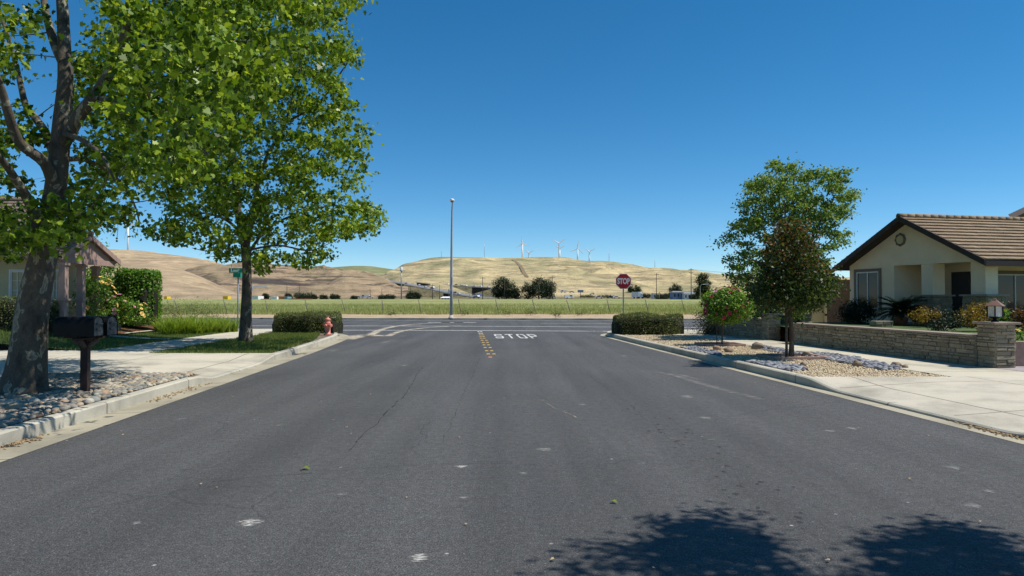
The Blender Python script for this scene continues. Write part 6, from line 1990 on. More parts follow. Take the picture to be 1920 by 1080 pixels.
# ------------------------------------------------------------------ field fence
ff = thing('field_fence', 'leaning posts and slack wires of the fence along the green field', 'fence', (0, 76, .2))
fx = [225, 280, 335, 427, 503, 578, 649, 719, 790, 865, 936, 1006, 1071, 1145, 1217, 1286, 1355, 1425]
rg = random.Random(4); tops = []
prev = None
for i, px in enumerate(fx):
    d = 75.8 + rg.uniform(-.2, .2); b = at(px, 591, d); b.z = .15
    lean = rg.uniform(-.50, -.30) if i not in (7, ) else -.15
    tpt = b + Vector((lean, rg.uniform(-.1, .1), rg.uniform(1.42, 1.62)))
    m = MB(); m.tube([b - Vector((0, 0, .1)), tpt], [.05, .042], 6); m.build('fence_post', M['fence_wood'], ff); tops.append((b, tpt))
for f in (.35, .62, .90):
    m = MB(); pts = []
    for (b0, t0), (b1, t1) in zip(tops[:-1], tops[1:]):
        p, q = b0.lerp(t0, f), b1.lerp(t1, f)
        for k in range(4):
            u = k / 4; pts.append(p.lerp(q, u) - Vector((0, .05, .10 * math.sin(PI * u))))
    m.tube(pts, .007, 4); m.build('wire', M['wire'], ff)
# weeds on the dirt verge
for px, py, lab in ((870, 591.5, 'dark weed clump at the field edge just right of the lamp'), (950, 592, 'dark weed clump at the field edge near the middle'), (990, 591, 'low green weed on the field edge'), (1046, 595, 'dry tan weed standing on the dirt verge'), (735, 593, 'small dark weed on the verge left of the lamp'), (1090, 592, 'low dry weed on the verge left of the stop sign')):
    p = gp(px, py, .2)
    leaf_bush('weed_clump', lab, 'weed', (p.x, p.y, .42), (.55, .4, .26), 260, M['leaf_pine'], .10, 'lance', 'weeds along the verge', 14, .25, False, None, px, zmin=.15)

# ------------------------------------------------------------------ poles, masts, turbines
def utility_pole(px, ytop, d, label, arms=1, r=.16, ybase=None):
    x = (px - 960) / F_PX * d; z0 = G(d) - .2; z1 = at(px, ytop, d).z
    t = thing('utility_pole', label, 'utility pole', (x, d, z0), 'utility poles beyond the field')
    m = MB(); m.tube([(x, d, z0), (x, d, z1)], [r, r * .7], 6); m.build('pole', M['wood_pole'], t)
    for k in range(arms):
        m = MB(); m.box((x, d, z1 - .5 - k * 1.1), (2.4, .14, .16), rz=.5); m.build('crossarm', M['wood_pole'], t)
    return t
utility_pole(905, 519, 285, 'wooden utility pole left of the first big dark tree', 1)
utility_pole(946, 525, 282, 'slim pole standing in front of the first big dark tree', 0, .10)
utility_pole(1011, 524, 282, 'slim pole standing in front of the second big dark tree', 0, .10)
utility_pole(1035.5, 518, 285, 'wooden utility pole right of the two big dark trees', 1)
utility_pole(1231, 512, 285, 'wooden utility pole right of the stop sign near the yellow sign', 1)
utility_pole(1296, 503, 270, 'tallest wooden utility pole beside the olive pine', 2, .18)
utility_pole(811, 533, 300, 'wooden utility pole above the small white house', 1)
utility_pole(824, 534, 300, 'thin pole just right of the pole above the white house', 0, .12)
utility_pole(694, 541, 300, 'thin pole left of the tall cell tower', 0, .12)
utility_pole(716, 541, 300, 'thin pole between the bushes left of the cell tower', 0, .12)
utility_pole(770, 535, 330, 'pole behind the round dark bush', 1)
utility_pole(562, 533, 330, 'thin pole behind the orange barrier and bushes', 1)
utility_pole(538, 528, 420, 'distant thin pole above the coloured sheds', 0, .15)
# wires between the tall pole and the next one
m = MB()
for dz in (-.4, -.6, -1.5):
    a = at(1296, 503, 270) + Vector((0, 0, dz)); b = at(1560, 503, 250) + Vector((0, 0, dz - 1)); c = at(1231, 512, 285) + Vector((0, 0, dz))
    for p, q in ((a, b), (c, a)):
        m.tube([p.lerp(q, k / 8) - Vector((0, 0, 1.2 * math.sin(PI * k / 8))) for k in range(9)], .03, 3)
o = m.build('power_lines', M['wire'], loc=at(1296, 505, 270)); tag(o, 'thin power lines strung between the poles on the right', 'power line')
def mast(px, y0, y1, d, label):
    x = (px - 960) / F_PX * d; za, zb = at(px, y1, d).z - 2, at(px, y0, d).z
    t = thing('lattice_mast', label, 'mast', (x, d, za), 'thin masts on the skyline')
    m = MB()
    w0, w1 = .75, .25
    for k in range(3):
        a = k * 2 * PI / 3; m.tube([(x + w0 * math.cos(a), d + w0 * math.sin(a), za), (x + w1 * math.cos(a), d + w1 * math.sin(a), zb)], .16, 4)
    m.build('legs', M['steel'], t)
    m = MB(); n = 14
    for i in range(n):
        u, v = i / n, (i + 1) / n
        for k in range(3):
            a, b = k * 2 * PI / 3, (k + 1) * 2 * PI / 3
            wu, wv = lerp(w0, w1, u), lerp(w0, w1, v)
            m.tube([(x + wu * math.cos(a), d + wu * math.sin(a), lerp(za, zb, u)), (x + wv * math.cos(b), d + wv * math.sin(b), lerp(za, zb, v))], .10, 3)
    m.build('bracing', M['steel'], t)
mast(827.5, 465, 483, 1880, 'thin mast on the hill crest left of the street lamp')
mast(908, 453, 485, 1885, 'tall thin mast on the hill crest right of the street lamp')
mast(1142, 471, 490, 1880, 'thin mast on the crest just left of the stop sign')
mast(1228, 487, 505, 1700, 'lattice mast on the slope right of the stop sign')

def turbine(px, yhub, ybase, blade_px, angles, d, label, seed=0):
    hub = at(px, yhub, d); zb = at(px, ybase, d).z - 6
    t = thing('wind_turbine', label, 'wind turbine', (hub.x, d, zb), 'wind turbines on the hills')
    s = d / F_PX
    m = MB(); m.tube([(hub.x, d, zb), (hub.x, d, hub.z)], [1.6 * s, 1.0 * s], 10); m.build('tower', M['turbine'], t)
    m = MB(); m.tube([(hub.x, d - 1.6 * s, hub.z), (hub.x, d + 2.6 * s, hub.z)], [1.0 * s, .8 * s], 8); m.lathe(hub + Vector((0, -2.0 * s, -.6 * s)), [(.2 * s, 0), (.9 * s, .3 * s), (.9 * s, 1.0 * s), (.2 * s, 1.3 * s)], 8); m.build('nacelle', M['turbine'], t)
    for a in angles:
        a = R(a); dv = Vector((math.cos(a), 0, math.sin(a))); sd = Vector((-dv.z, 0, dv.x)); L = blade_px * s
        b = hub + Vector((0, -2.2 * s, 0)); vs = []
        for u, w0, w1 in ((0, .55, .55), (.12, .7, 1.3), (.3, .65, 1.25), (.65, .5, .85), (1.0, .2, .3)):
            p = b + dv * L * u
            vs += [p - sd * w0 * s + Vector((0, .25 * s * (1 - u), 0)), p + Vector((0, -.25 * s * (1 - u) - .02, 0)), p + sd * w1 * s, p + Vector((0, .25 * s * (1 - u) + .02, 0))]
        fs = [(4 * i + k, 4 * i + (k + 1) % 4, 4 * i + 4 + (k + 1) % 4, 4 * i + 4 + k) for i in range(4) for k in range(4)] + [(0, 1, 2, 3), (16, 17, 18, 19)]
        m = MB(); m.add(vs, fs); m.build('blade', M['turbine'], t)
turbine(979.5, 457, 487, 14, (97, -20, 212), 1900, 'leftmost of the white wind turbines on the main hill crest')
turbine(992, 474, 486, 9.5, (142, 27, 268), 2100, 'small white turbine low behind the leftmost one')
turbine(1048, 456, 485, 15.5, (150, 31, 270), 1900, 'largest white turbine with two blades raised in a wide vee')
turbine(1049.5, 465, 486, 9, (155, 22, 262), 2150, 'small turbine almost hidden behind the largest one')
turbine(1083, 466, 490, 15.5, (84, 203, -46), 1900, 'white turbine with one blade straight up right of the largest')
turbine(1105, 472, 493, 12, (142, 27, 266), 1950, 'rightmost small white turbine on the main hill crest')
turbine(240, 424, 470, 26, (17, 137, 257), 1650, 'white turbine seen through the gap between the two sycamores')

# cell tower
x0 = at(752.5, 560, 290)
ct = thing('cell_tower', 'pale monopole cell tower with white antenna panels on top', 'cell tower', (x0.x, 290, G(290)))
zt = at(752, 501, 290).z
m = MB(); m.tube([(x0.x, 290, G(290) - .3), (x0.x, 290, zt)], [.30, .2], 8); m.build('pole', M['steel'], ct)
for k in range(6):
    a = k * PI / 3 + .3; m = MB(); m.box((x0.x + .55 * math.cos(a), 290 + .55 * math.sin(a), zt - .6), (.34, .2, 1.5), rz=a + PI / 2); m.build('antenna_panel', M['turbine'], ct)
m = MB(); m.lathe((x0.x, 290, zt - 1.75), [(.2, 0), (.7, .15), (.7, .25), (.2, .4)], 8); m.build('bracket', M['bld_dark'], ct)

# ------------------------------------------------------------------ far trees
def far_tree(px, ytop, wpx, d, label, mat='leaf_euc', lobes=None, n=3200, seed=1, ybase=562.5, leaf=.42, trunk=True, cat='tree', name='broad_tree'):
    zb = G(d) - .2; s = d / F_PX; cx = (px - 960) * s
    H = at(px, ytop, d).z - zb
    t = thing(name, label, cat, (cx, d, zb), 'trees and bushes beyond the field')
    rng = np.random.default_rng(seed); cls = []
    for (lx, ly, rx, ry) in lobes:
        c = (cx + lx * wpx * s, d + rng.uniform(-.12, .12) * wpx * s, zb + ly * H)
        k = max(8, int(40 * rx * ry / .06))
        cls.append(ellipsoid_clumps(c, (rx * wpx * s, rx * wpx * s * .8, ry * H), k, rng, .35, zb + .2))
    cl = np.concatenate(cls)
    P, off = scatter(cl, 2.2 * n / len(cl), .045 * wpx * s + .15, rng, .8)
    link_mesh('crown', leaf_mesh('crown', P, leaf, 'oval', .5, off * .6, .8, rng), M[mat], t)
    if trunk:
        T = Tree(seed); T.limb([(cx, d, zb - .3), (cx + .1, d, zb + H * .3), (cx, d, zb + H * .55)], H * .035, H * .018, 7)
        for (lx, ly, rx, ry) in lobes: T.limb([(cx, d, zb + H * .25), (cx + lx * wpx * s * .6, d, zb + ly * H * .7), (cx + lx * wpx * s, d, zb + ly * H)], H * .016, H * .006, 5)
        T.mb.build('trunk', M['bark_brown'], t)
    return t
far_tree(949, 520, 54, 290, 'first of two big dark trees at the far field edge with ragged rounded top', lobes=[(-.12, .74, .28, .26), (.08, .55, .34, .3), (.32, .35, .2, .25), (-.3, .38, .22, .28), (0, .25, .4, .22), (.42, .15, .12, .15)], n=5200, seed=81)
far_tree(1010, 519.5, 66, 288, 'second and wider of the two big dark trees at the far field edge', lobes=[(.10, .75, .26, .24), (-.2, .58, .24, .22), (.32, .52, .17, .26), (-.32, .3, .18, .22), (.05, .4, .38, .26), (.25, .25, .2, .2), (-.42, .48, .1, .1)], n=6200, seed=82)
far_tree(775, 546, 27, 280, 'round dark bush right of the cell tower', lobes=[(-.15, .55, .3, .4), (.2, .5, .3, .4), (0, .35, .48, .35)], n=2200, seed=83, trunk=False, cat='bush', name='round_bush')
for i, (px, yt, w_, lab) in enumerate(((541, 549, 14, 'leftmost dark green bush behind the coloured sheds'), (565, 547, 30, 'broad dark green bush above the orange barrier'), (585, 549, 22, 'dark green bush right of the broad one above the barrier'), (607, 552, 16, 'low dark bush near the middle of the bush row'), (628, 551, 20, 'low wide bush right in the bush row'), (664, 554, 12, 'small low bush left of the white parked vehicles'),
                                       (718, 552, 18, 'dark bush left of the cell tower foot'), (732, 551, 20, 'wide dark bush at the cell tower foot'), (498, 549, 14, 'small green bush beside the second sycamore trunk'))):
    far_tree(px, yt, w_, 300 + i * 4, lab, 'leaf_euc', [(-.2, .5, .28, .42), (.2, .45, .28, .4), (0, .35, .45, .35)], 900, 90 + i, trunk=False, cat='bush', name='green_bush')
far_tree(1318, 512, 34, 255, 'olive coloured pine with layered crown left of the yard tree', 'leaf_pine', [(.0, .88, .26, .12), (-.12, .70, .26, .12), (.18, .66, .24, .12), (0, .48, .34, .14), (-.22, .32, .28, .16), (.2, .30, .24, .18)], 3000, 84, name='pine_tree')
far_tree(1266, 530, 26, 420, 'hazy grey green tree behind the grey roofed houses', 'leaf_euc', [(-.1, .6, .35, .35), (.25, .5, .28, .3), (0, .35, .45, .3)], 2000, 85, leaf=.5)
far_tree(1190, 532, 26, 950, 'dark tree clump on the slope behind the stop sign', 'leaf_euc', [(-.25, .6, .25, .35), (.2, .55, .3, .35), (0, .35, .5, .35)], 1200, 86, leaf=1.4, trunk=False)
for i, (px, yt, w_, d, lab) in enumerate(((1212, 549, 18, 520, 'low green bush right of the yellow hotel wing'), (1255, 548, 20, 430, 'dark bush at the left end of the grey roofed house'), (1240, 553, 26, 400, 'low brown green bush below the yellow sign'), (1302, 551, 22, 330, 'bush below the olive pine'), (1330, 552, 26, 300, 'bush behind the flowering rose crown'), (1135, 553, 34, 620, 'low scrub on the bank below the hotel'), (1100, 553, 30, 640, 'low scrub on the bank below the billboard'))):
    far_tree(px, yt, w_, d, lab, 'leaf_pine' if i > 4 else 'leaf_euc', [(-.2, .45, .3, .4), (.2, .4, .3, .4)], 700, 110 + i, leaf=.5, trunk=False, cat='bush', name='green_bush')

# ------------------------------------------------------------------ far buildings and yards
def bld(name, px0, px1, ytop, ybase, d, depth, mats, label, cat, roof=None, win=None):
    s = d / F_PX; x0, x1 = (px0 - 960) * s, (px1 - 960) * s
    z0, z1 = at(px0, ybase, d).z - 1.5, at(px0, ytop, d).z
    t = thing(name, label, cat, ((x0 + x1) / 2, d, z0))
    return t, x0, x1, z0, z1
t, x0, x1, z0, z1 = bld('hotel', 1122, 1204, 543, 556, 1000, 20, None, 'long three storey hotel in yellow, white, blue and brown blocks beside the stop sign', 'hotel')
secs = [(1123, 1136, 544.5, 'bld_dark'), (1136, 1141.5, 543.5, 'bld_brown'), (1141.5, 1158, 543, 'bld_yellow'), (1158, 1167, 542.5, 'bld_blue'), (1167, 1180, 542.5, 'bld_white'), (1180, 1188, 543.5, 'bld_brown'), (1188, 1204, 544.5, 'bld_yellow')]
s = 1000 / F_PX
for i, (a, b, yt, mt) in enumerate(secs):
    xa, xb = (a - 960) * s, (b - 960) * s; zt = at(a, yt, 1000).z; off = (i % 2) * .6
    m = MB(); m.box(((xa + xb) / 2, 1010 - off, (z0 + zt) / 2), (xb - xa, 20, zt - z0)); m.build('wall', M[mt], t)
    m = MB(); m.box(((xa + xb) / 2, 1010 - off, zt + .2), (xb - xa + .3, 20.4, .4)); m.build('parapet', M['trim_white'], t)
    if mt in ('bld_yellow', 'bld_white', 'bld_blue'):
        nw = max(2, int((xb - xa) / 2.9))
        for fl in range(3):
            for k in range(nw):
                xw = lerp(xa, xb, (k + .5) / nw); zw = zt - 1.7 - fl * 2.8
                if zw - 1 < z0 + 1: continue
                m = MB(); m.box((xw, 999.9 - off, zw), (1.2, .3, 1.35)); m.build('window', M['bld_dark'], t)
def house(px0, px1, yr, ye, yb, d, wall, roof, label, name='cottage', dep=8, nwin=3):
    t, x0, x1, z0, _ = bld(name, px0, px1, yr, yb, d, dep, None, label, 'house')
    ze, zr = at(px0, ye, d).z, at(px0, yr, d).z
    m = MB(); m.box(((x0 + x1) / 2, d + dep / 2, (z0 + ze) / 2), (x1 - x0, dep, ze - z0)); m.build('wall', M[wall], t)
    m = MB(); o = .4; xm0, xm1 = x0 + (x1 - x0) * .12, x1 - (x1 - x0) * .12
    vs = [(x0 - o, d - o, ze), (x1 + o, d - o, ze), (x1 + o, d + dep + o, ze), (x0 - o, d + dep + o, ze), (xm0, d + dep / 2, zr), (xm1, d + dep / 2, zr)]
    m.add(vs, [(0, 1, 5, 4), (2, 3, 4, 5), (1, 2, 5), (3, 0, 4), (3, 2, 1, 0)]); m.build('roof', M[roof], t)
    for k in range(nwin):
        xw = lerp(x0, x1, (k + .5) / nwin); m = MB(); m.box((xw, d - .03, lerp(z0 + 1.5, ze, .55)), ((x1 - x0) / nwin * .4, .1, (ze - z0 - 1.5) * .42)); m.build('window', M['bld_dark'], t)
    return t
house(827, 843, 556, 558.5, 563.5, 320, 'bld_white', 'bld_white', 'small white building with dark windows left of the lamp pole')
house(1262, 1282, 545.5, 548, 561, 380, 'bld_blue', 'roof_grey', 'blue grey house with pale grey roof behind the tall utility pole')
house(1283, 1308, 547, 550.5, 562, 375, 'bld_white', 'roof_grey', 'pale grey low house right of the blue grey house', nwin=4)
house(1225, 1235, 549, 551, 560, 460, 'bld_white', 'roof_brown', 'small pale house behind the pole near the yellow sign', nwin=2)
house(1241, 1252, 550, 552, 561, 450, 'bld_brown', 'roof_brown', 'small brown roofed house left of the blue grey house', nwin=2)
def crate(name, px0, px1, yt, yb, d, dep, mat, label, cat, ribs=True):
    s = d / F_PX; x0, x1 = (px0 - 960) * s, (px1 - 960) * s; z0 = G(d); z1 = at(px0, yt, d).z
    t = thing(name, label, cat, ((x0 + x1) / 2, d, z0))
    m = MB(); m.box(((x0 + x1) / 2, d + dep / 2, (z0 + z1) / 2), (x1 - x0, dep, z1 - z0)); m.build('body', M[mat], t)
    m = MB(); n = max(2, int((x1 - x0) / .5))
    for k in range(n + 1): m.box((lerp(x0, x1, k / n), d - .03, (z0 + z1) / 2), (.08, .06, z1 - z0))
    m.box(((x0 + x1) / 2, d - .04, z1), (x1 - x0 + .1, .1, .12)); m.build('ribs', M[mat], t)
    return t
crate('shipping_container', 473, 484, 555, 563, 262, 6, 'bld_white', 'white container just right of the second sycamore trunk', 'container')
crate('shipping_container', 507, 513.5, 556, 563, 268, 5, 'bld_white', 'left one of two white sheds at the orange barrier', 'container')
crate('shipping_container', 513.8, 519, 556.5, 563, 268, 5, 'bld_white', 'right one of two white sheds at the orange barrier', 'container')
crate('shipping_container', 522, 533, 556, 563, 270, 5, 'crate_orange', 'orange tan shed between the white and the blue shed', 'container')
crate('shipping_container', 533.5, 539, 556.5, 562.5, 270, 5, 'crate_blue', 'small blue green shed at the end of the shed row', 'container')
crate('barrier', 489, 508, 560.5, 563.5, 262, .6, 'barrier', 'reddish barrier left of the white sheds', 'barrier')
crate('barrier', 540, 585, 560, 563.3, 262, .6, 'barrier', 'long reddish orange barrier below the bushes', 'barrier')
crate('storage_tank', 418, 427, 555.5, 562.5, 262, 3, 'sign_yellow', 'bright yellow tank box left of the street sign pole', 'tank')
crate('storage_tank', 308, 313, 556, 562.5, 262, 3, 'sign_yellow', 'small yellow box at the field edge above the daylilies', 'tank')
# gantry, billboard, yellow sign
g = thing('sign_gantry', 'white overhead road sign gantry seen just right of the sycamore trunk', 'gantry', at(488, 548, 600))
m = MB(); a, b = at(473, 548, 600), at(474.5, 536, 600); m.box(((a.x + b.x) / 2, 600, (a.z + b.z) / 2 - 1), (.7, .7, b.z - a.z + 3)); c = at(502, 536.8, 600)
m.box(((a.x + c.x) / 2, 600, c.z), (c.x - a.x, .6, .7)); m.build('frame', M['turbine'], g)
m = MB(); m.box((at(486, 537, 600).x, 599.5, c.z - .1), (7.5, .2, 1.1)); m.build('panel', M['bld_white'], g)
g = thing('billboard', 'small dark blue billboard on a single post on the bank', 'billboard', at(1089, 558, 560))
a, b = at(1083, 546, 560), at(1094, 546, 560)
m = MB(); m.box(((a.x + b.x) / 2, 560, a.z), (b.x - a.x, .4, 1.9)); m.build('panel', M['bld_blue'], g)
m = MB(); m.box(((a.x + b.x) / 2, 560.2, a.z - 3.5), (.4, .4, 7)); m.build('post', M['wood_pole'], g)
g = thing('warning_sign', 'yellow diamond warning sign beside the utility pole', 'road sign', at(1236, 563, 275))
a = at(1236, 550.5, 275)
m = MB(); m.tube([(a.x, 275, G(275) - .2), (a.x, 275, a.z)], .06, 6); m.build('post', M['steel'], g)
m = MB(); m.slab([a + Vector((0, -.1, -.62)), a + Vector((.62, -.1, 0)), a + Vector((0, -.1, .62)), a + Vector((-.62, -.1, 0))], .04); m.build('plate', M['sign_yellow'], g)
# far street lights
def cobra(px, yt, d, label, rev=1):
    x = (px - 960) / F_PX * d; z0 = G(d) - .3; z1 = at(px, yt, d).z
    t = thing('highway_light', label, 'street light', (x, d, z0), 'highway lights')
    m = MB(); m.tube([(x, d, z0), (x, d, z1 - .6), (x + rev * .5, d, z1 - .1), (x + rev * 2.2, d, z1 + .1)], [.13, .1, .07, .06], 6); m.build('pole', M['steel'], t)
    m = MB(); m.box((x + rev * 2.4, d, z1 + .08), (.9, .35, .18)); m.build('lamp_head', M['turbine'], t)
cobra(1313, 533, 240, 'curved arm highway light left of the flowering rose crown')
cobra(841, 540, 430, 'curved arm highway light beside the lamp pole')
cobra(880, 545, 430, 'curved arm highway light left of the dark overpass', -1)

# ------------------------------------------------------------------ freeway climbing the hill
def fpath(pts): return [at(px, py, d) for px, py, d in pts]
def ribbon3(name, P, w_, mat, lift=0.0, kind='structure', label=None):
    vs, fs = [], []
    for i, p in enumerate(P):
        t = (P[min(i + 1, len(P) - 1)] - P[max(i - 1, 0)]); t.z = 0; t.normalize(); n = Vector((-t.y, t.x, 0))
        vs += [p + n * w_ / 2 + Vector((0, 0, lift)), p - n * w_ / 2 + Vector((0, 0, lift))]
    for i in range(len(P) - 1): fs.append((2 * i, 2 * i + 1, 2 * i + 3, 2 * i + 2))
    m = MB(); m.add(vs, fs); o = m.build(name, mat)
    if o.data.polygons[0].normal.z < 0: o.data.flip_normals()
    return tag(o, kind=kind)
def cr3(P, n=10):
    out = []
    for i in range(len(P) - 1):
        for k in range(n): out.append(P[i].lerp(P[i + 1], k / n))
    return out + [P[-1]]
def embank(name, P, wtop, slope, mat):
    """earth bank under a road"""
    vs, fs = [], []
    for i, p in enumerate(P):
        t = (P[min(i + 1, len(P) - 1)] - P[max(i - 1, 0)]); t.z = 0; t.normalize(); n = Vector((-t.y, t.x, 0))
        zg = G(p.y) - 1.5; h = max(0.3, p.z - zg); run = h * slope
        vs += [Vector((p.x, p.y, zg)) + n * (wtop / 2 + run), p + n * (wtop / 2) - Vector((0, 0, .35)), p - n * (wtop / 2) - Vector((0, 0, .35)), Vector((p.x, p.y, zg)) - n * (wtop / 2 + run)]
    for i in range(len(P) - 1):
        for k in range(3): fs.append((4 * i + k, 4 * i + k + 1, 4 * i + 4 + k + 1, 4 * i + 4 + k))
    m = MB(); m.add(vs, fs); o = m.build(name, mat); return tag(o, kind='structure')
RAMP = cr3(fpath([(690, 519, 1130), (723, 525.5, 1050), (760, 532, 950), (800, 539.5, 850), (835, 546.5, 760), (870, 552.8, 690), (905, 557.8, 620), (935, 560.5, 560)]))
embank('freeway_bank', RAMP, 16, 1.6, M['bank'])
ribbon3('freeway', RAMP, 14, M['asphalt_far'], .1)
UPPER = cr3(fpath([(735, 526, 1180), (765, 529.8, 1120), (800, 532.2, 1060), (850, 535.0, 1010), (885, 537.5, 960), (920, 540.0, 920), (950, 545, 880)]))
embank('freeway_bank', UPPER, 16, 1.2, M['bank'])
ribbon3('freeway', UPPER, 14, M['asphalt_far'], .1)
def guard(P, w_, label):
    m = MB()
    for sgn in (-1, 1):
        pts = []
        for i, p in enumerate(P):
            t = (P[min(i + 1, len(P) - 1)] - P[max(i - 1, 0)]); t.z = 0; t.normalize(); n = Vector((-t.y, t.x, 0)); pts.append(p + n * sgn * w_ / 2 + Vector((0, 0, .75)))
        m.tube(pts, .16, 4)
    o = m.build('guard_rail', M['steel'], loc=P[len(P) // 2]); tag(o, label, 'guard rail')
guard(RAMP, 14.6, 'pale guard rail along the lower freeway ramp')
guard(UPPER, 14.6, 'guard rail along the upper freeway below the golden hill')
def overpass(pa, pb, ytop_a, ytop_b, ybot_a, ybot_b, d, label, wall):
    """bridge end: deck over a panelled wedge of retaining wall, its shade painted as a dark colour"""
    a, b = at(pa, ytop_a, d), at(pb, ytop_b, d); c, e = at(pb, ybot_b, d), at(pa, ybot_a, d)
    t = thing('overpass', label, 'overpass', (lerp(a.x, b.x, .5), d, e.z), 'freeway overpasses')
    m = MB(); m.slab([e, c, b, a], -6.0); m.build('retaining_wall', M['abutment'], t)
    m = MB()
    up = Vector((0, 0, .9)); m.slab([a + Vector((-1, -.6, 0)), b + Vector((1, -.6, 0)), b + Vector((1, -.6, .9)), a + Vector((-1, -.6, .9))], -9.0); m.build('deck', M['conc_far'], t)
    m = MB()
    for k in range(4):
        u = (k + .5) / 4; p, q = e.lerp(c, u), a.lerp(b, u); m.box(((p.x + q.x) / 2, d - .15, (p.z + q.z) / 2), (.35, .3, max(.1, q.z - p.z)))
    m.build('pillar', M['abutment'], t)
overpass(737.5, 759, 530.6, 534.0, 544, 534.6, 930, 'shade coloured wedge shaped overpass wall at the top of the lower ramp', 'abutment')
overpass(782.5, 807, 530.3, 533.2, 536.2, 534.2, 1000, 'small shade coloured overpass wall on the upper freeway', 'abutment')
overpass(832.5, 843.5, 550.0, 551.2, 555.5, 556.2, 640, 'shade coloured underpass opening just left of the lamp pole', 'abutment')
overpass(885.5, 920, 538.6, 541.0, 551.5, 541.6, 850, 'largest shade coloured wedge shaped overpass wall left of the first big tree', 'abutment')

# vehicles, each a thing of its own ------------------------------------------------
def car_mesh(paint, van=False):
    m = MB(); L, W = (4.6, 1.8) if not van else (5.6, 2.0)
    if van: prof = [(-2.8, .35), (2.8, .35), (2.8, 1.0), (2.3, 1.15), (1.7, 2.1), (-2.75, 2.15)]
    else: prof = [(-2.3, .35), (2.3, .35), (2.3, .75), (1.3, .92), (.6, 1.42), (-1.2, 1.45), (-2.1, .98), (-2.3, .85)]
    n = len(prof); vs = [(x, -W / 2, z) for x, z in prof] + [(x, W / 2, z) for x, z in prof]
    m.add(vs, [tuple(range(n)), tuple(range(n, 2 * n))[::-1]] + [((k + 1) % n, k, n + k, n + (k + 1) % n) for k in range(n)])
    for sy in (-1, 1):
        if van: m.add([(.2, sy * (W / 2 + .01), 1.2), (1.9, sy * (W / 2 + .01), 1.2), (1.55, sy * (W / 2 + .01), 1.95), (.2, sy * (W / 2 + .01), 1.95)], [(0, 1, 2, 3)], 1)
        else: m.add([(-1.7, sy * (W / 2 + .01), .98), (1.0, sy * (W / 2 + .01), .95), (.5, sy * (W / 2 + .01), 1.35), (-1.1, sy * (W / 2 + .01), 1.38)], [(0, 1, 2, 3)], 1)
        for x in (-1.4, 1.45):
            m.tube([(x, sy * (W / 2 - .15), .33), (x, sy * (W / 2 + .02), .33)], .34, 12, 2)
    me = bpy.data.meshes.new('vehicle'); me.from_pydata(m.v, [], m.f); me.polygons.foreach_set('material_index', m.m); me.update()
    for k in (M[paint], M['glass'], M['tyre']): me.materials.append(k)
    return me
CARM = {k: car_mesh('car_' + k) for k in ('white', 'dark', 'silver', 'red', 'blue')}
VANM = {k: car_mesh('car_' + k, True) for k in ('white', 'dark')}
cr = random.Random(12)
WORDS = {'white': 'white', 'dark': 'black', 'silver': 'silver', 'red': 'red', 'blue': 'blue'}
def put_car(p, ang, paint, label, group, van=False, s=1.0):
    o = bpy.data.objects.new('van' if van else 'car', (VANM if van else CARM)[paint]); COL.objects.link(o)
    o.location = p; o.rotation_euler = (0, 0, ang); o.scale = (s, s, s)
    return tag(o, label, 'van' if van else 'car', group)
def along(P, u):
    i = min(int(u * (len(P) - 1)), len(P) - 2); f = u * (len(P) - 1) - i
    p = P[i].lerp(P[i + 1], f); t = P[i + 1] - P[i]; return p, math.atan2(t.y, t.x), t
for road, nm, grp, us in ((RAMP, 'lower freeway ramp', 'cars on the lower ramp', [.06, .1, .13, .3, .36, .43, .47, .5, .58, .66, .71, .76, .80, .86]),
                          (UPPER, 'upper freeway', 'cars on the upper freeway', [.05, .1, .16, .22, .27, .31, .36, .41, .46, .5, .55, .6, .64, .7, .76, .82, .88])):
    cnt = {}
    for k, u in enumerate(us):
        p, a, t = along(road, u); paint = cr.choice(['white', 'dark', 'silver', 'white', 'dark', 'silver', 'red', 'blue']); van = paint in VANM and cr.random() < .4
        t.z = 0; t.normalize(); nrm = Vector((-t.y, t.x, 0)); p = p + nrm * cr.choice((-4.2, -1.6, 1.6, 4.2)) + Vector((0, 0, .1))
        key = (paint, van); cnt[key] = cnt.get(key, 0) + 1
        put_car(p, a + (PI if cr.random() < .5 else 0), paint, f'{ORD[cnt[key] - 1]} {WORDS[paint]} {"van" if van else "car"} from the top of the {nm}', grp, van, 1.25)
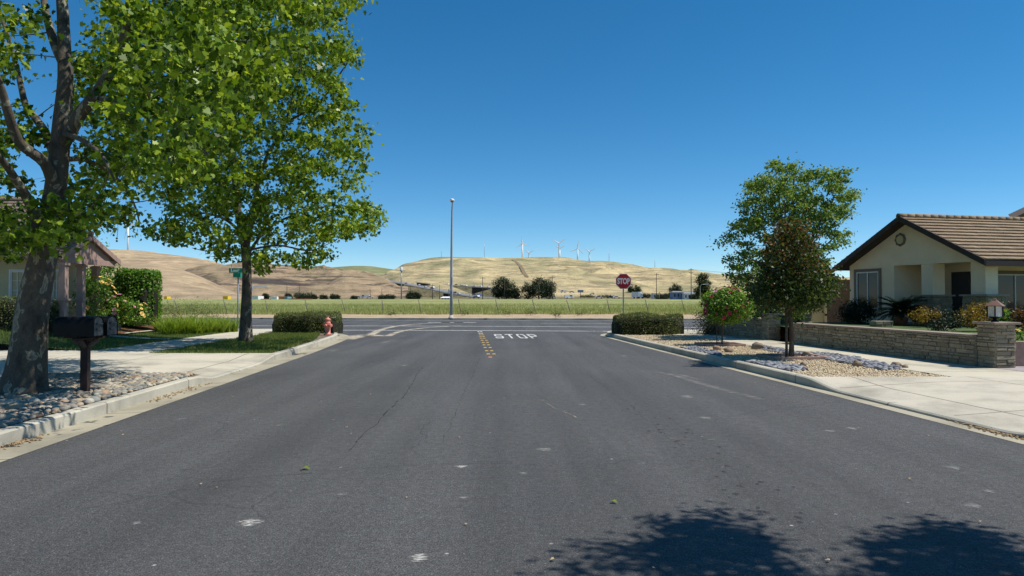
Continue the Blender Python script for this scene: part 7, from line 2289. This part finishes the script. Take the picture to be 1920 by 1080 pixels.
for k, (px, d, paint, van, lab) in enumerate(((1020, 276, 'silver', False, 'silver car at the far field edge under the second big tree'), (1036, 276, 'white', False, 'white car at the foot of the pole right of the big trees'), (1067, 278, 'white', True, 'white van on the road below the bank left of the billboard'), (1144, 300, 'dark', False, 'dark car on the road left of the stop sign post'), (1156, 290, 'white', False, 'white car on the road just left of the stop sign post'),
                                              (1283, 268, 'white', False, 'white car at the field edge left of the tall utility pole'), (1123, 420, 'white', False, 'white car on the bank below the hotel'), (1056, 600, 'white', True, 'white van on the road under the golden hill right of the trees'), (1072, 600, 'silver', False, 'silver car on the road under the golden hill left of the billboard'),
                                              (684, 292, 'white', True, 'white van parked beyond the field left of the cell tower'), (694, 292, 'white', False, 'white car parked beyond the field left of the cell tower'), (670, 300, 'silver', False, 'silver car parked beside the white vehicles'), (893, 275, 'blue', True if False else False, 'blue car at the foot of the lower ramp beside the pole'), (1110, 560, 'white', False, 'white car on the bank right of the billboard'))):
    x = (px - 960) / F_PX * d
    d = d + 150 if d < 400 else d; x = (px - 960) / F_PX * d
    z = G(d) if d < 500 else at(px, 547.5 if px < 1090 else 551, d).z - .6
    put_car((x, d, z), .12 * (k % 3) + (PI if k % 2 else 0), paint, lab, 'vehicles beyond the field', van)
# semi truck
tk = thing('semi_truck', 'white semi truck on the road right of the stop sign post', 'truck', at(1199, 561, 400))
x = (1197 - 960) / F_PX * 400; z = G(400) + .1
m = MB(); m.box((x - .7, 401, z + 2.2), (1.6, 9, 3.0), rz=.35, ); m.build('trailer', M['car_white'], tk)
m = MB(); q = [(-1.3, .5), (1.3, .5), (1.3, 1.6), (.9, 1.75), (.6, 2.8), (-1.3, 3.6)]; vs = [(x + .6 + a, 396.5, z + b) for a, b in q] + [(x + .6 + a, 398.9, z + b) for a, b in q]; n = 6
m.add(vs, [tuple(range(6)), tuple(range(6, 12))[::-1]] + [((k + 1) % 6, k, 6 + k, 6 + (k + 1) % 6) for k in range(6)]); m.build('cab', M['car_white'], tk)
m = MB(); m.box((x + 1.05, 396.47, z + 2.1), (.55, .05, .55)); m.build('window', M['bld_dark'], tk)
for dx, dy in ((-.4, -3.4), (1.5, -3.4), (-1.9, 3.2), (0, 4)):
    m = MB(); m.tube([(x + dx, 399.6 + dy - .2, z + .45), (x + dx, 399.6 + dy + .2, z + .45)], .5, 12); m.build('wheel', M['tyre'], tk)
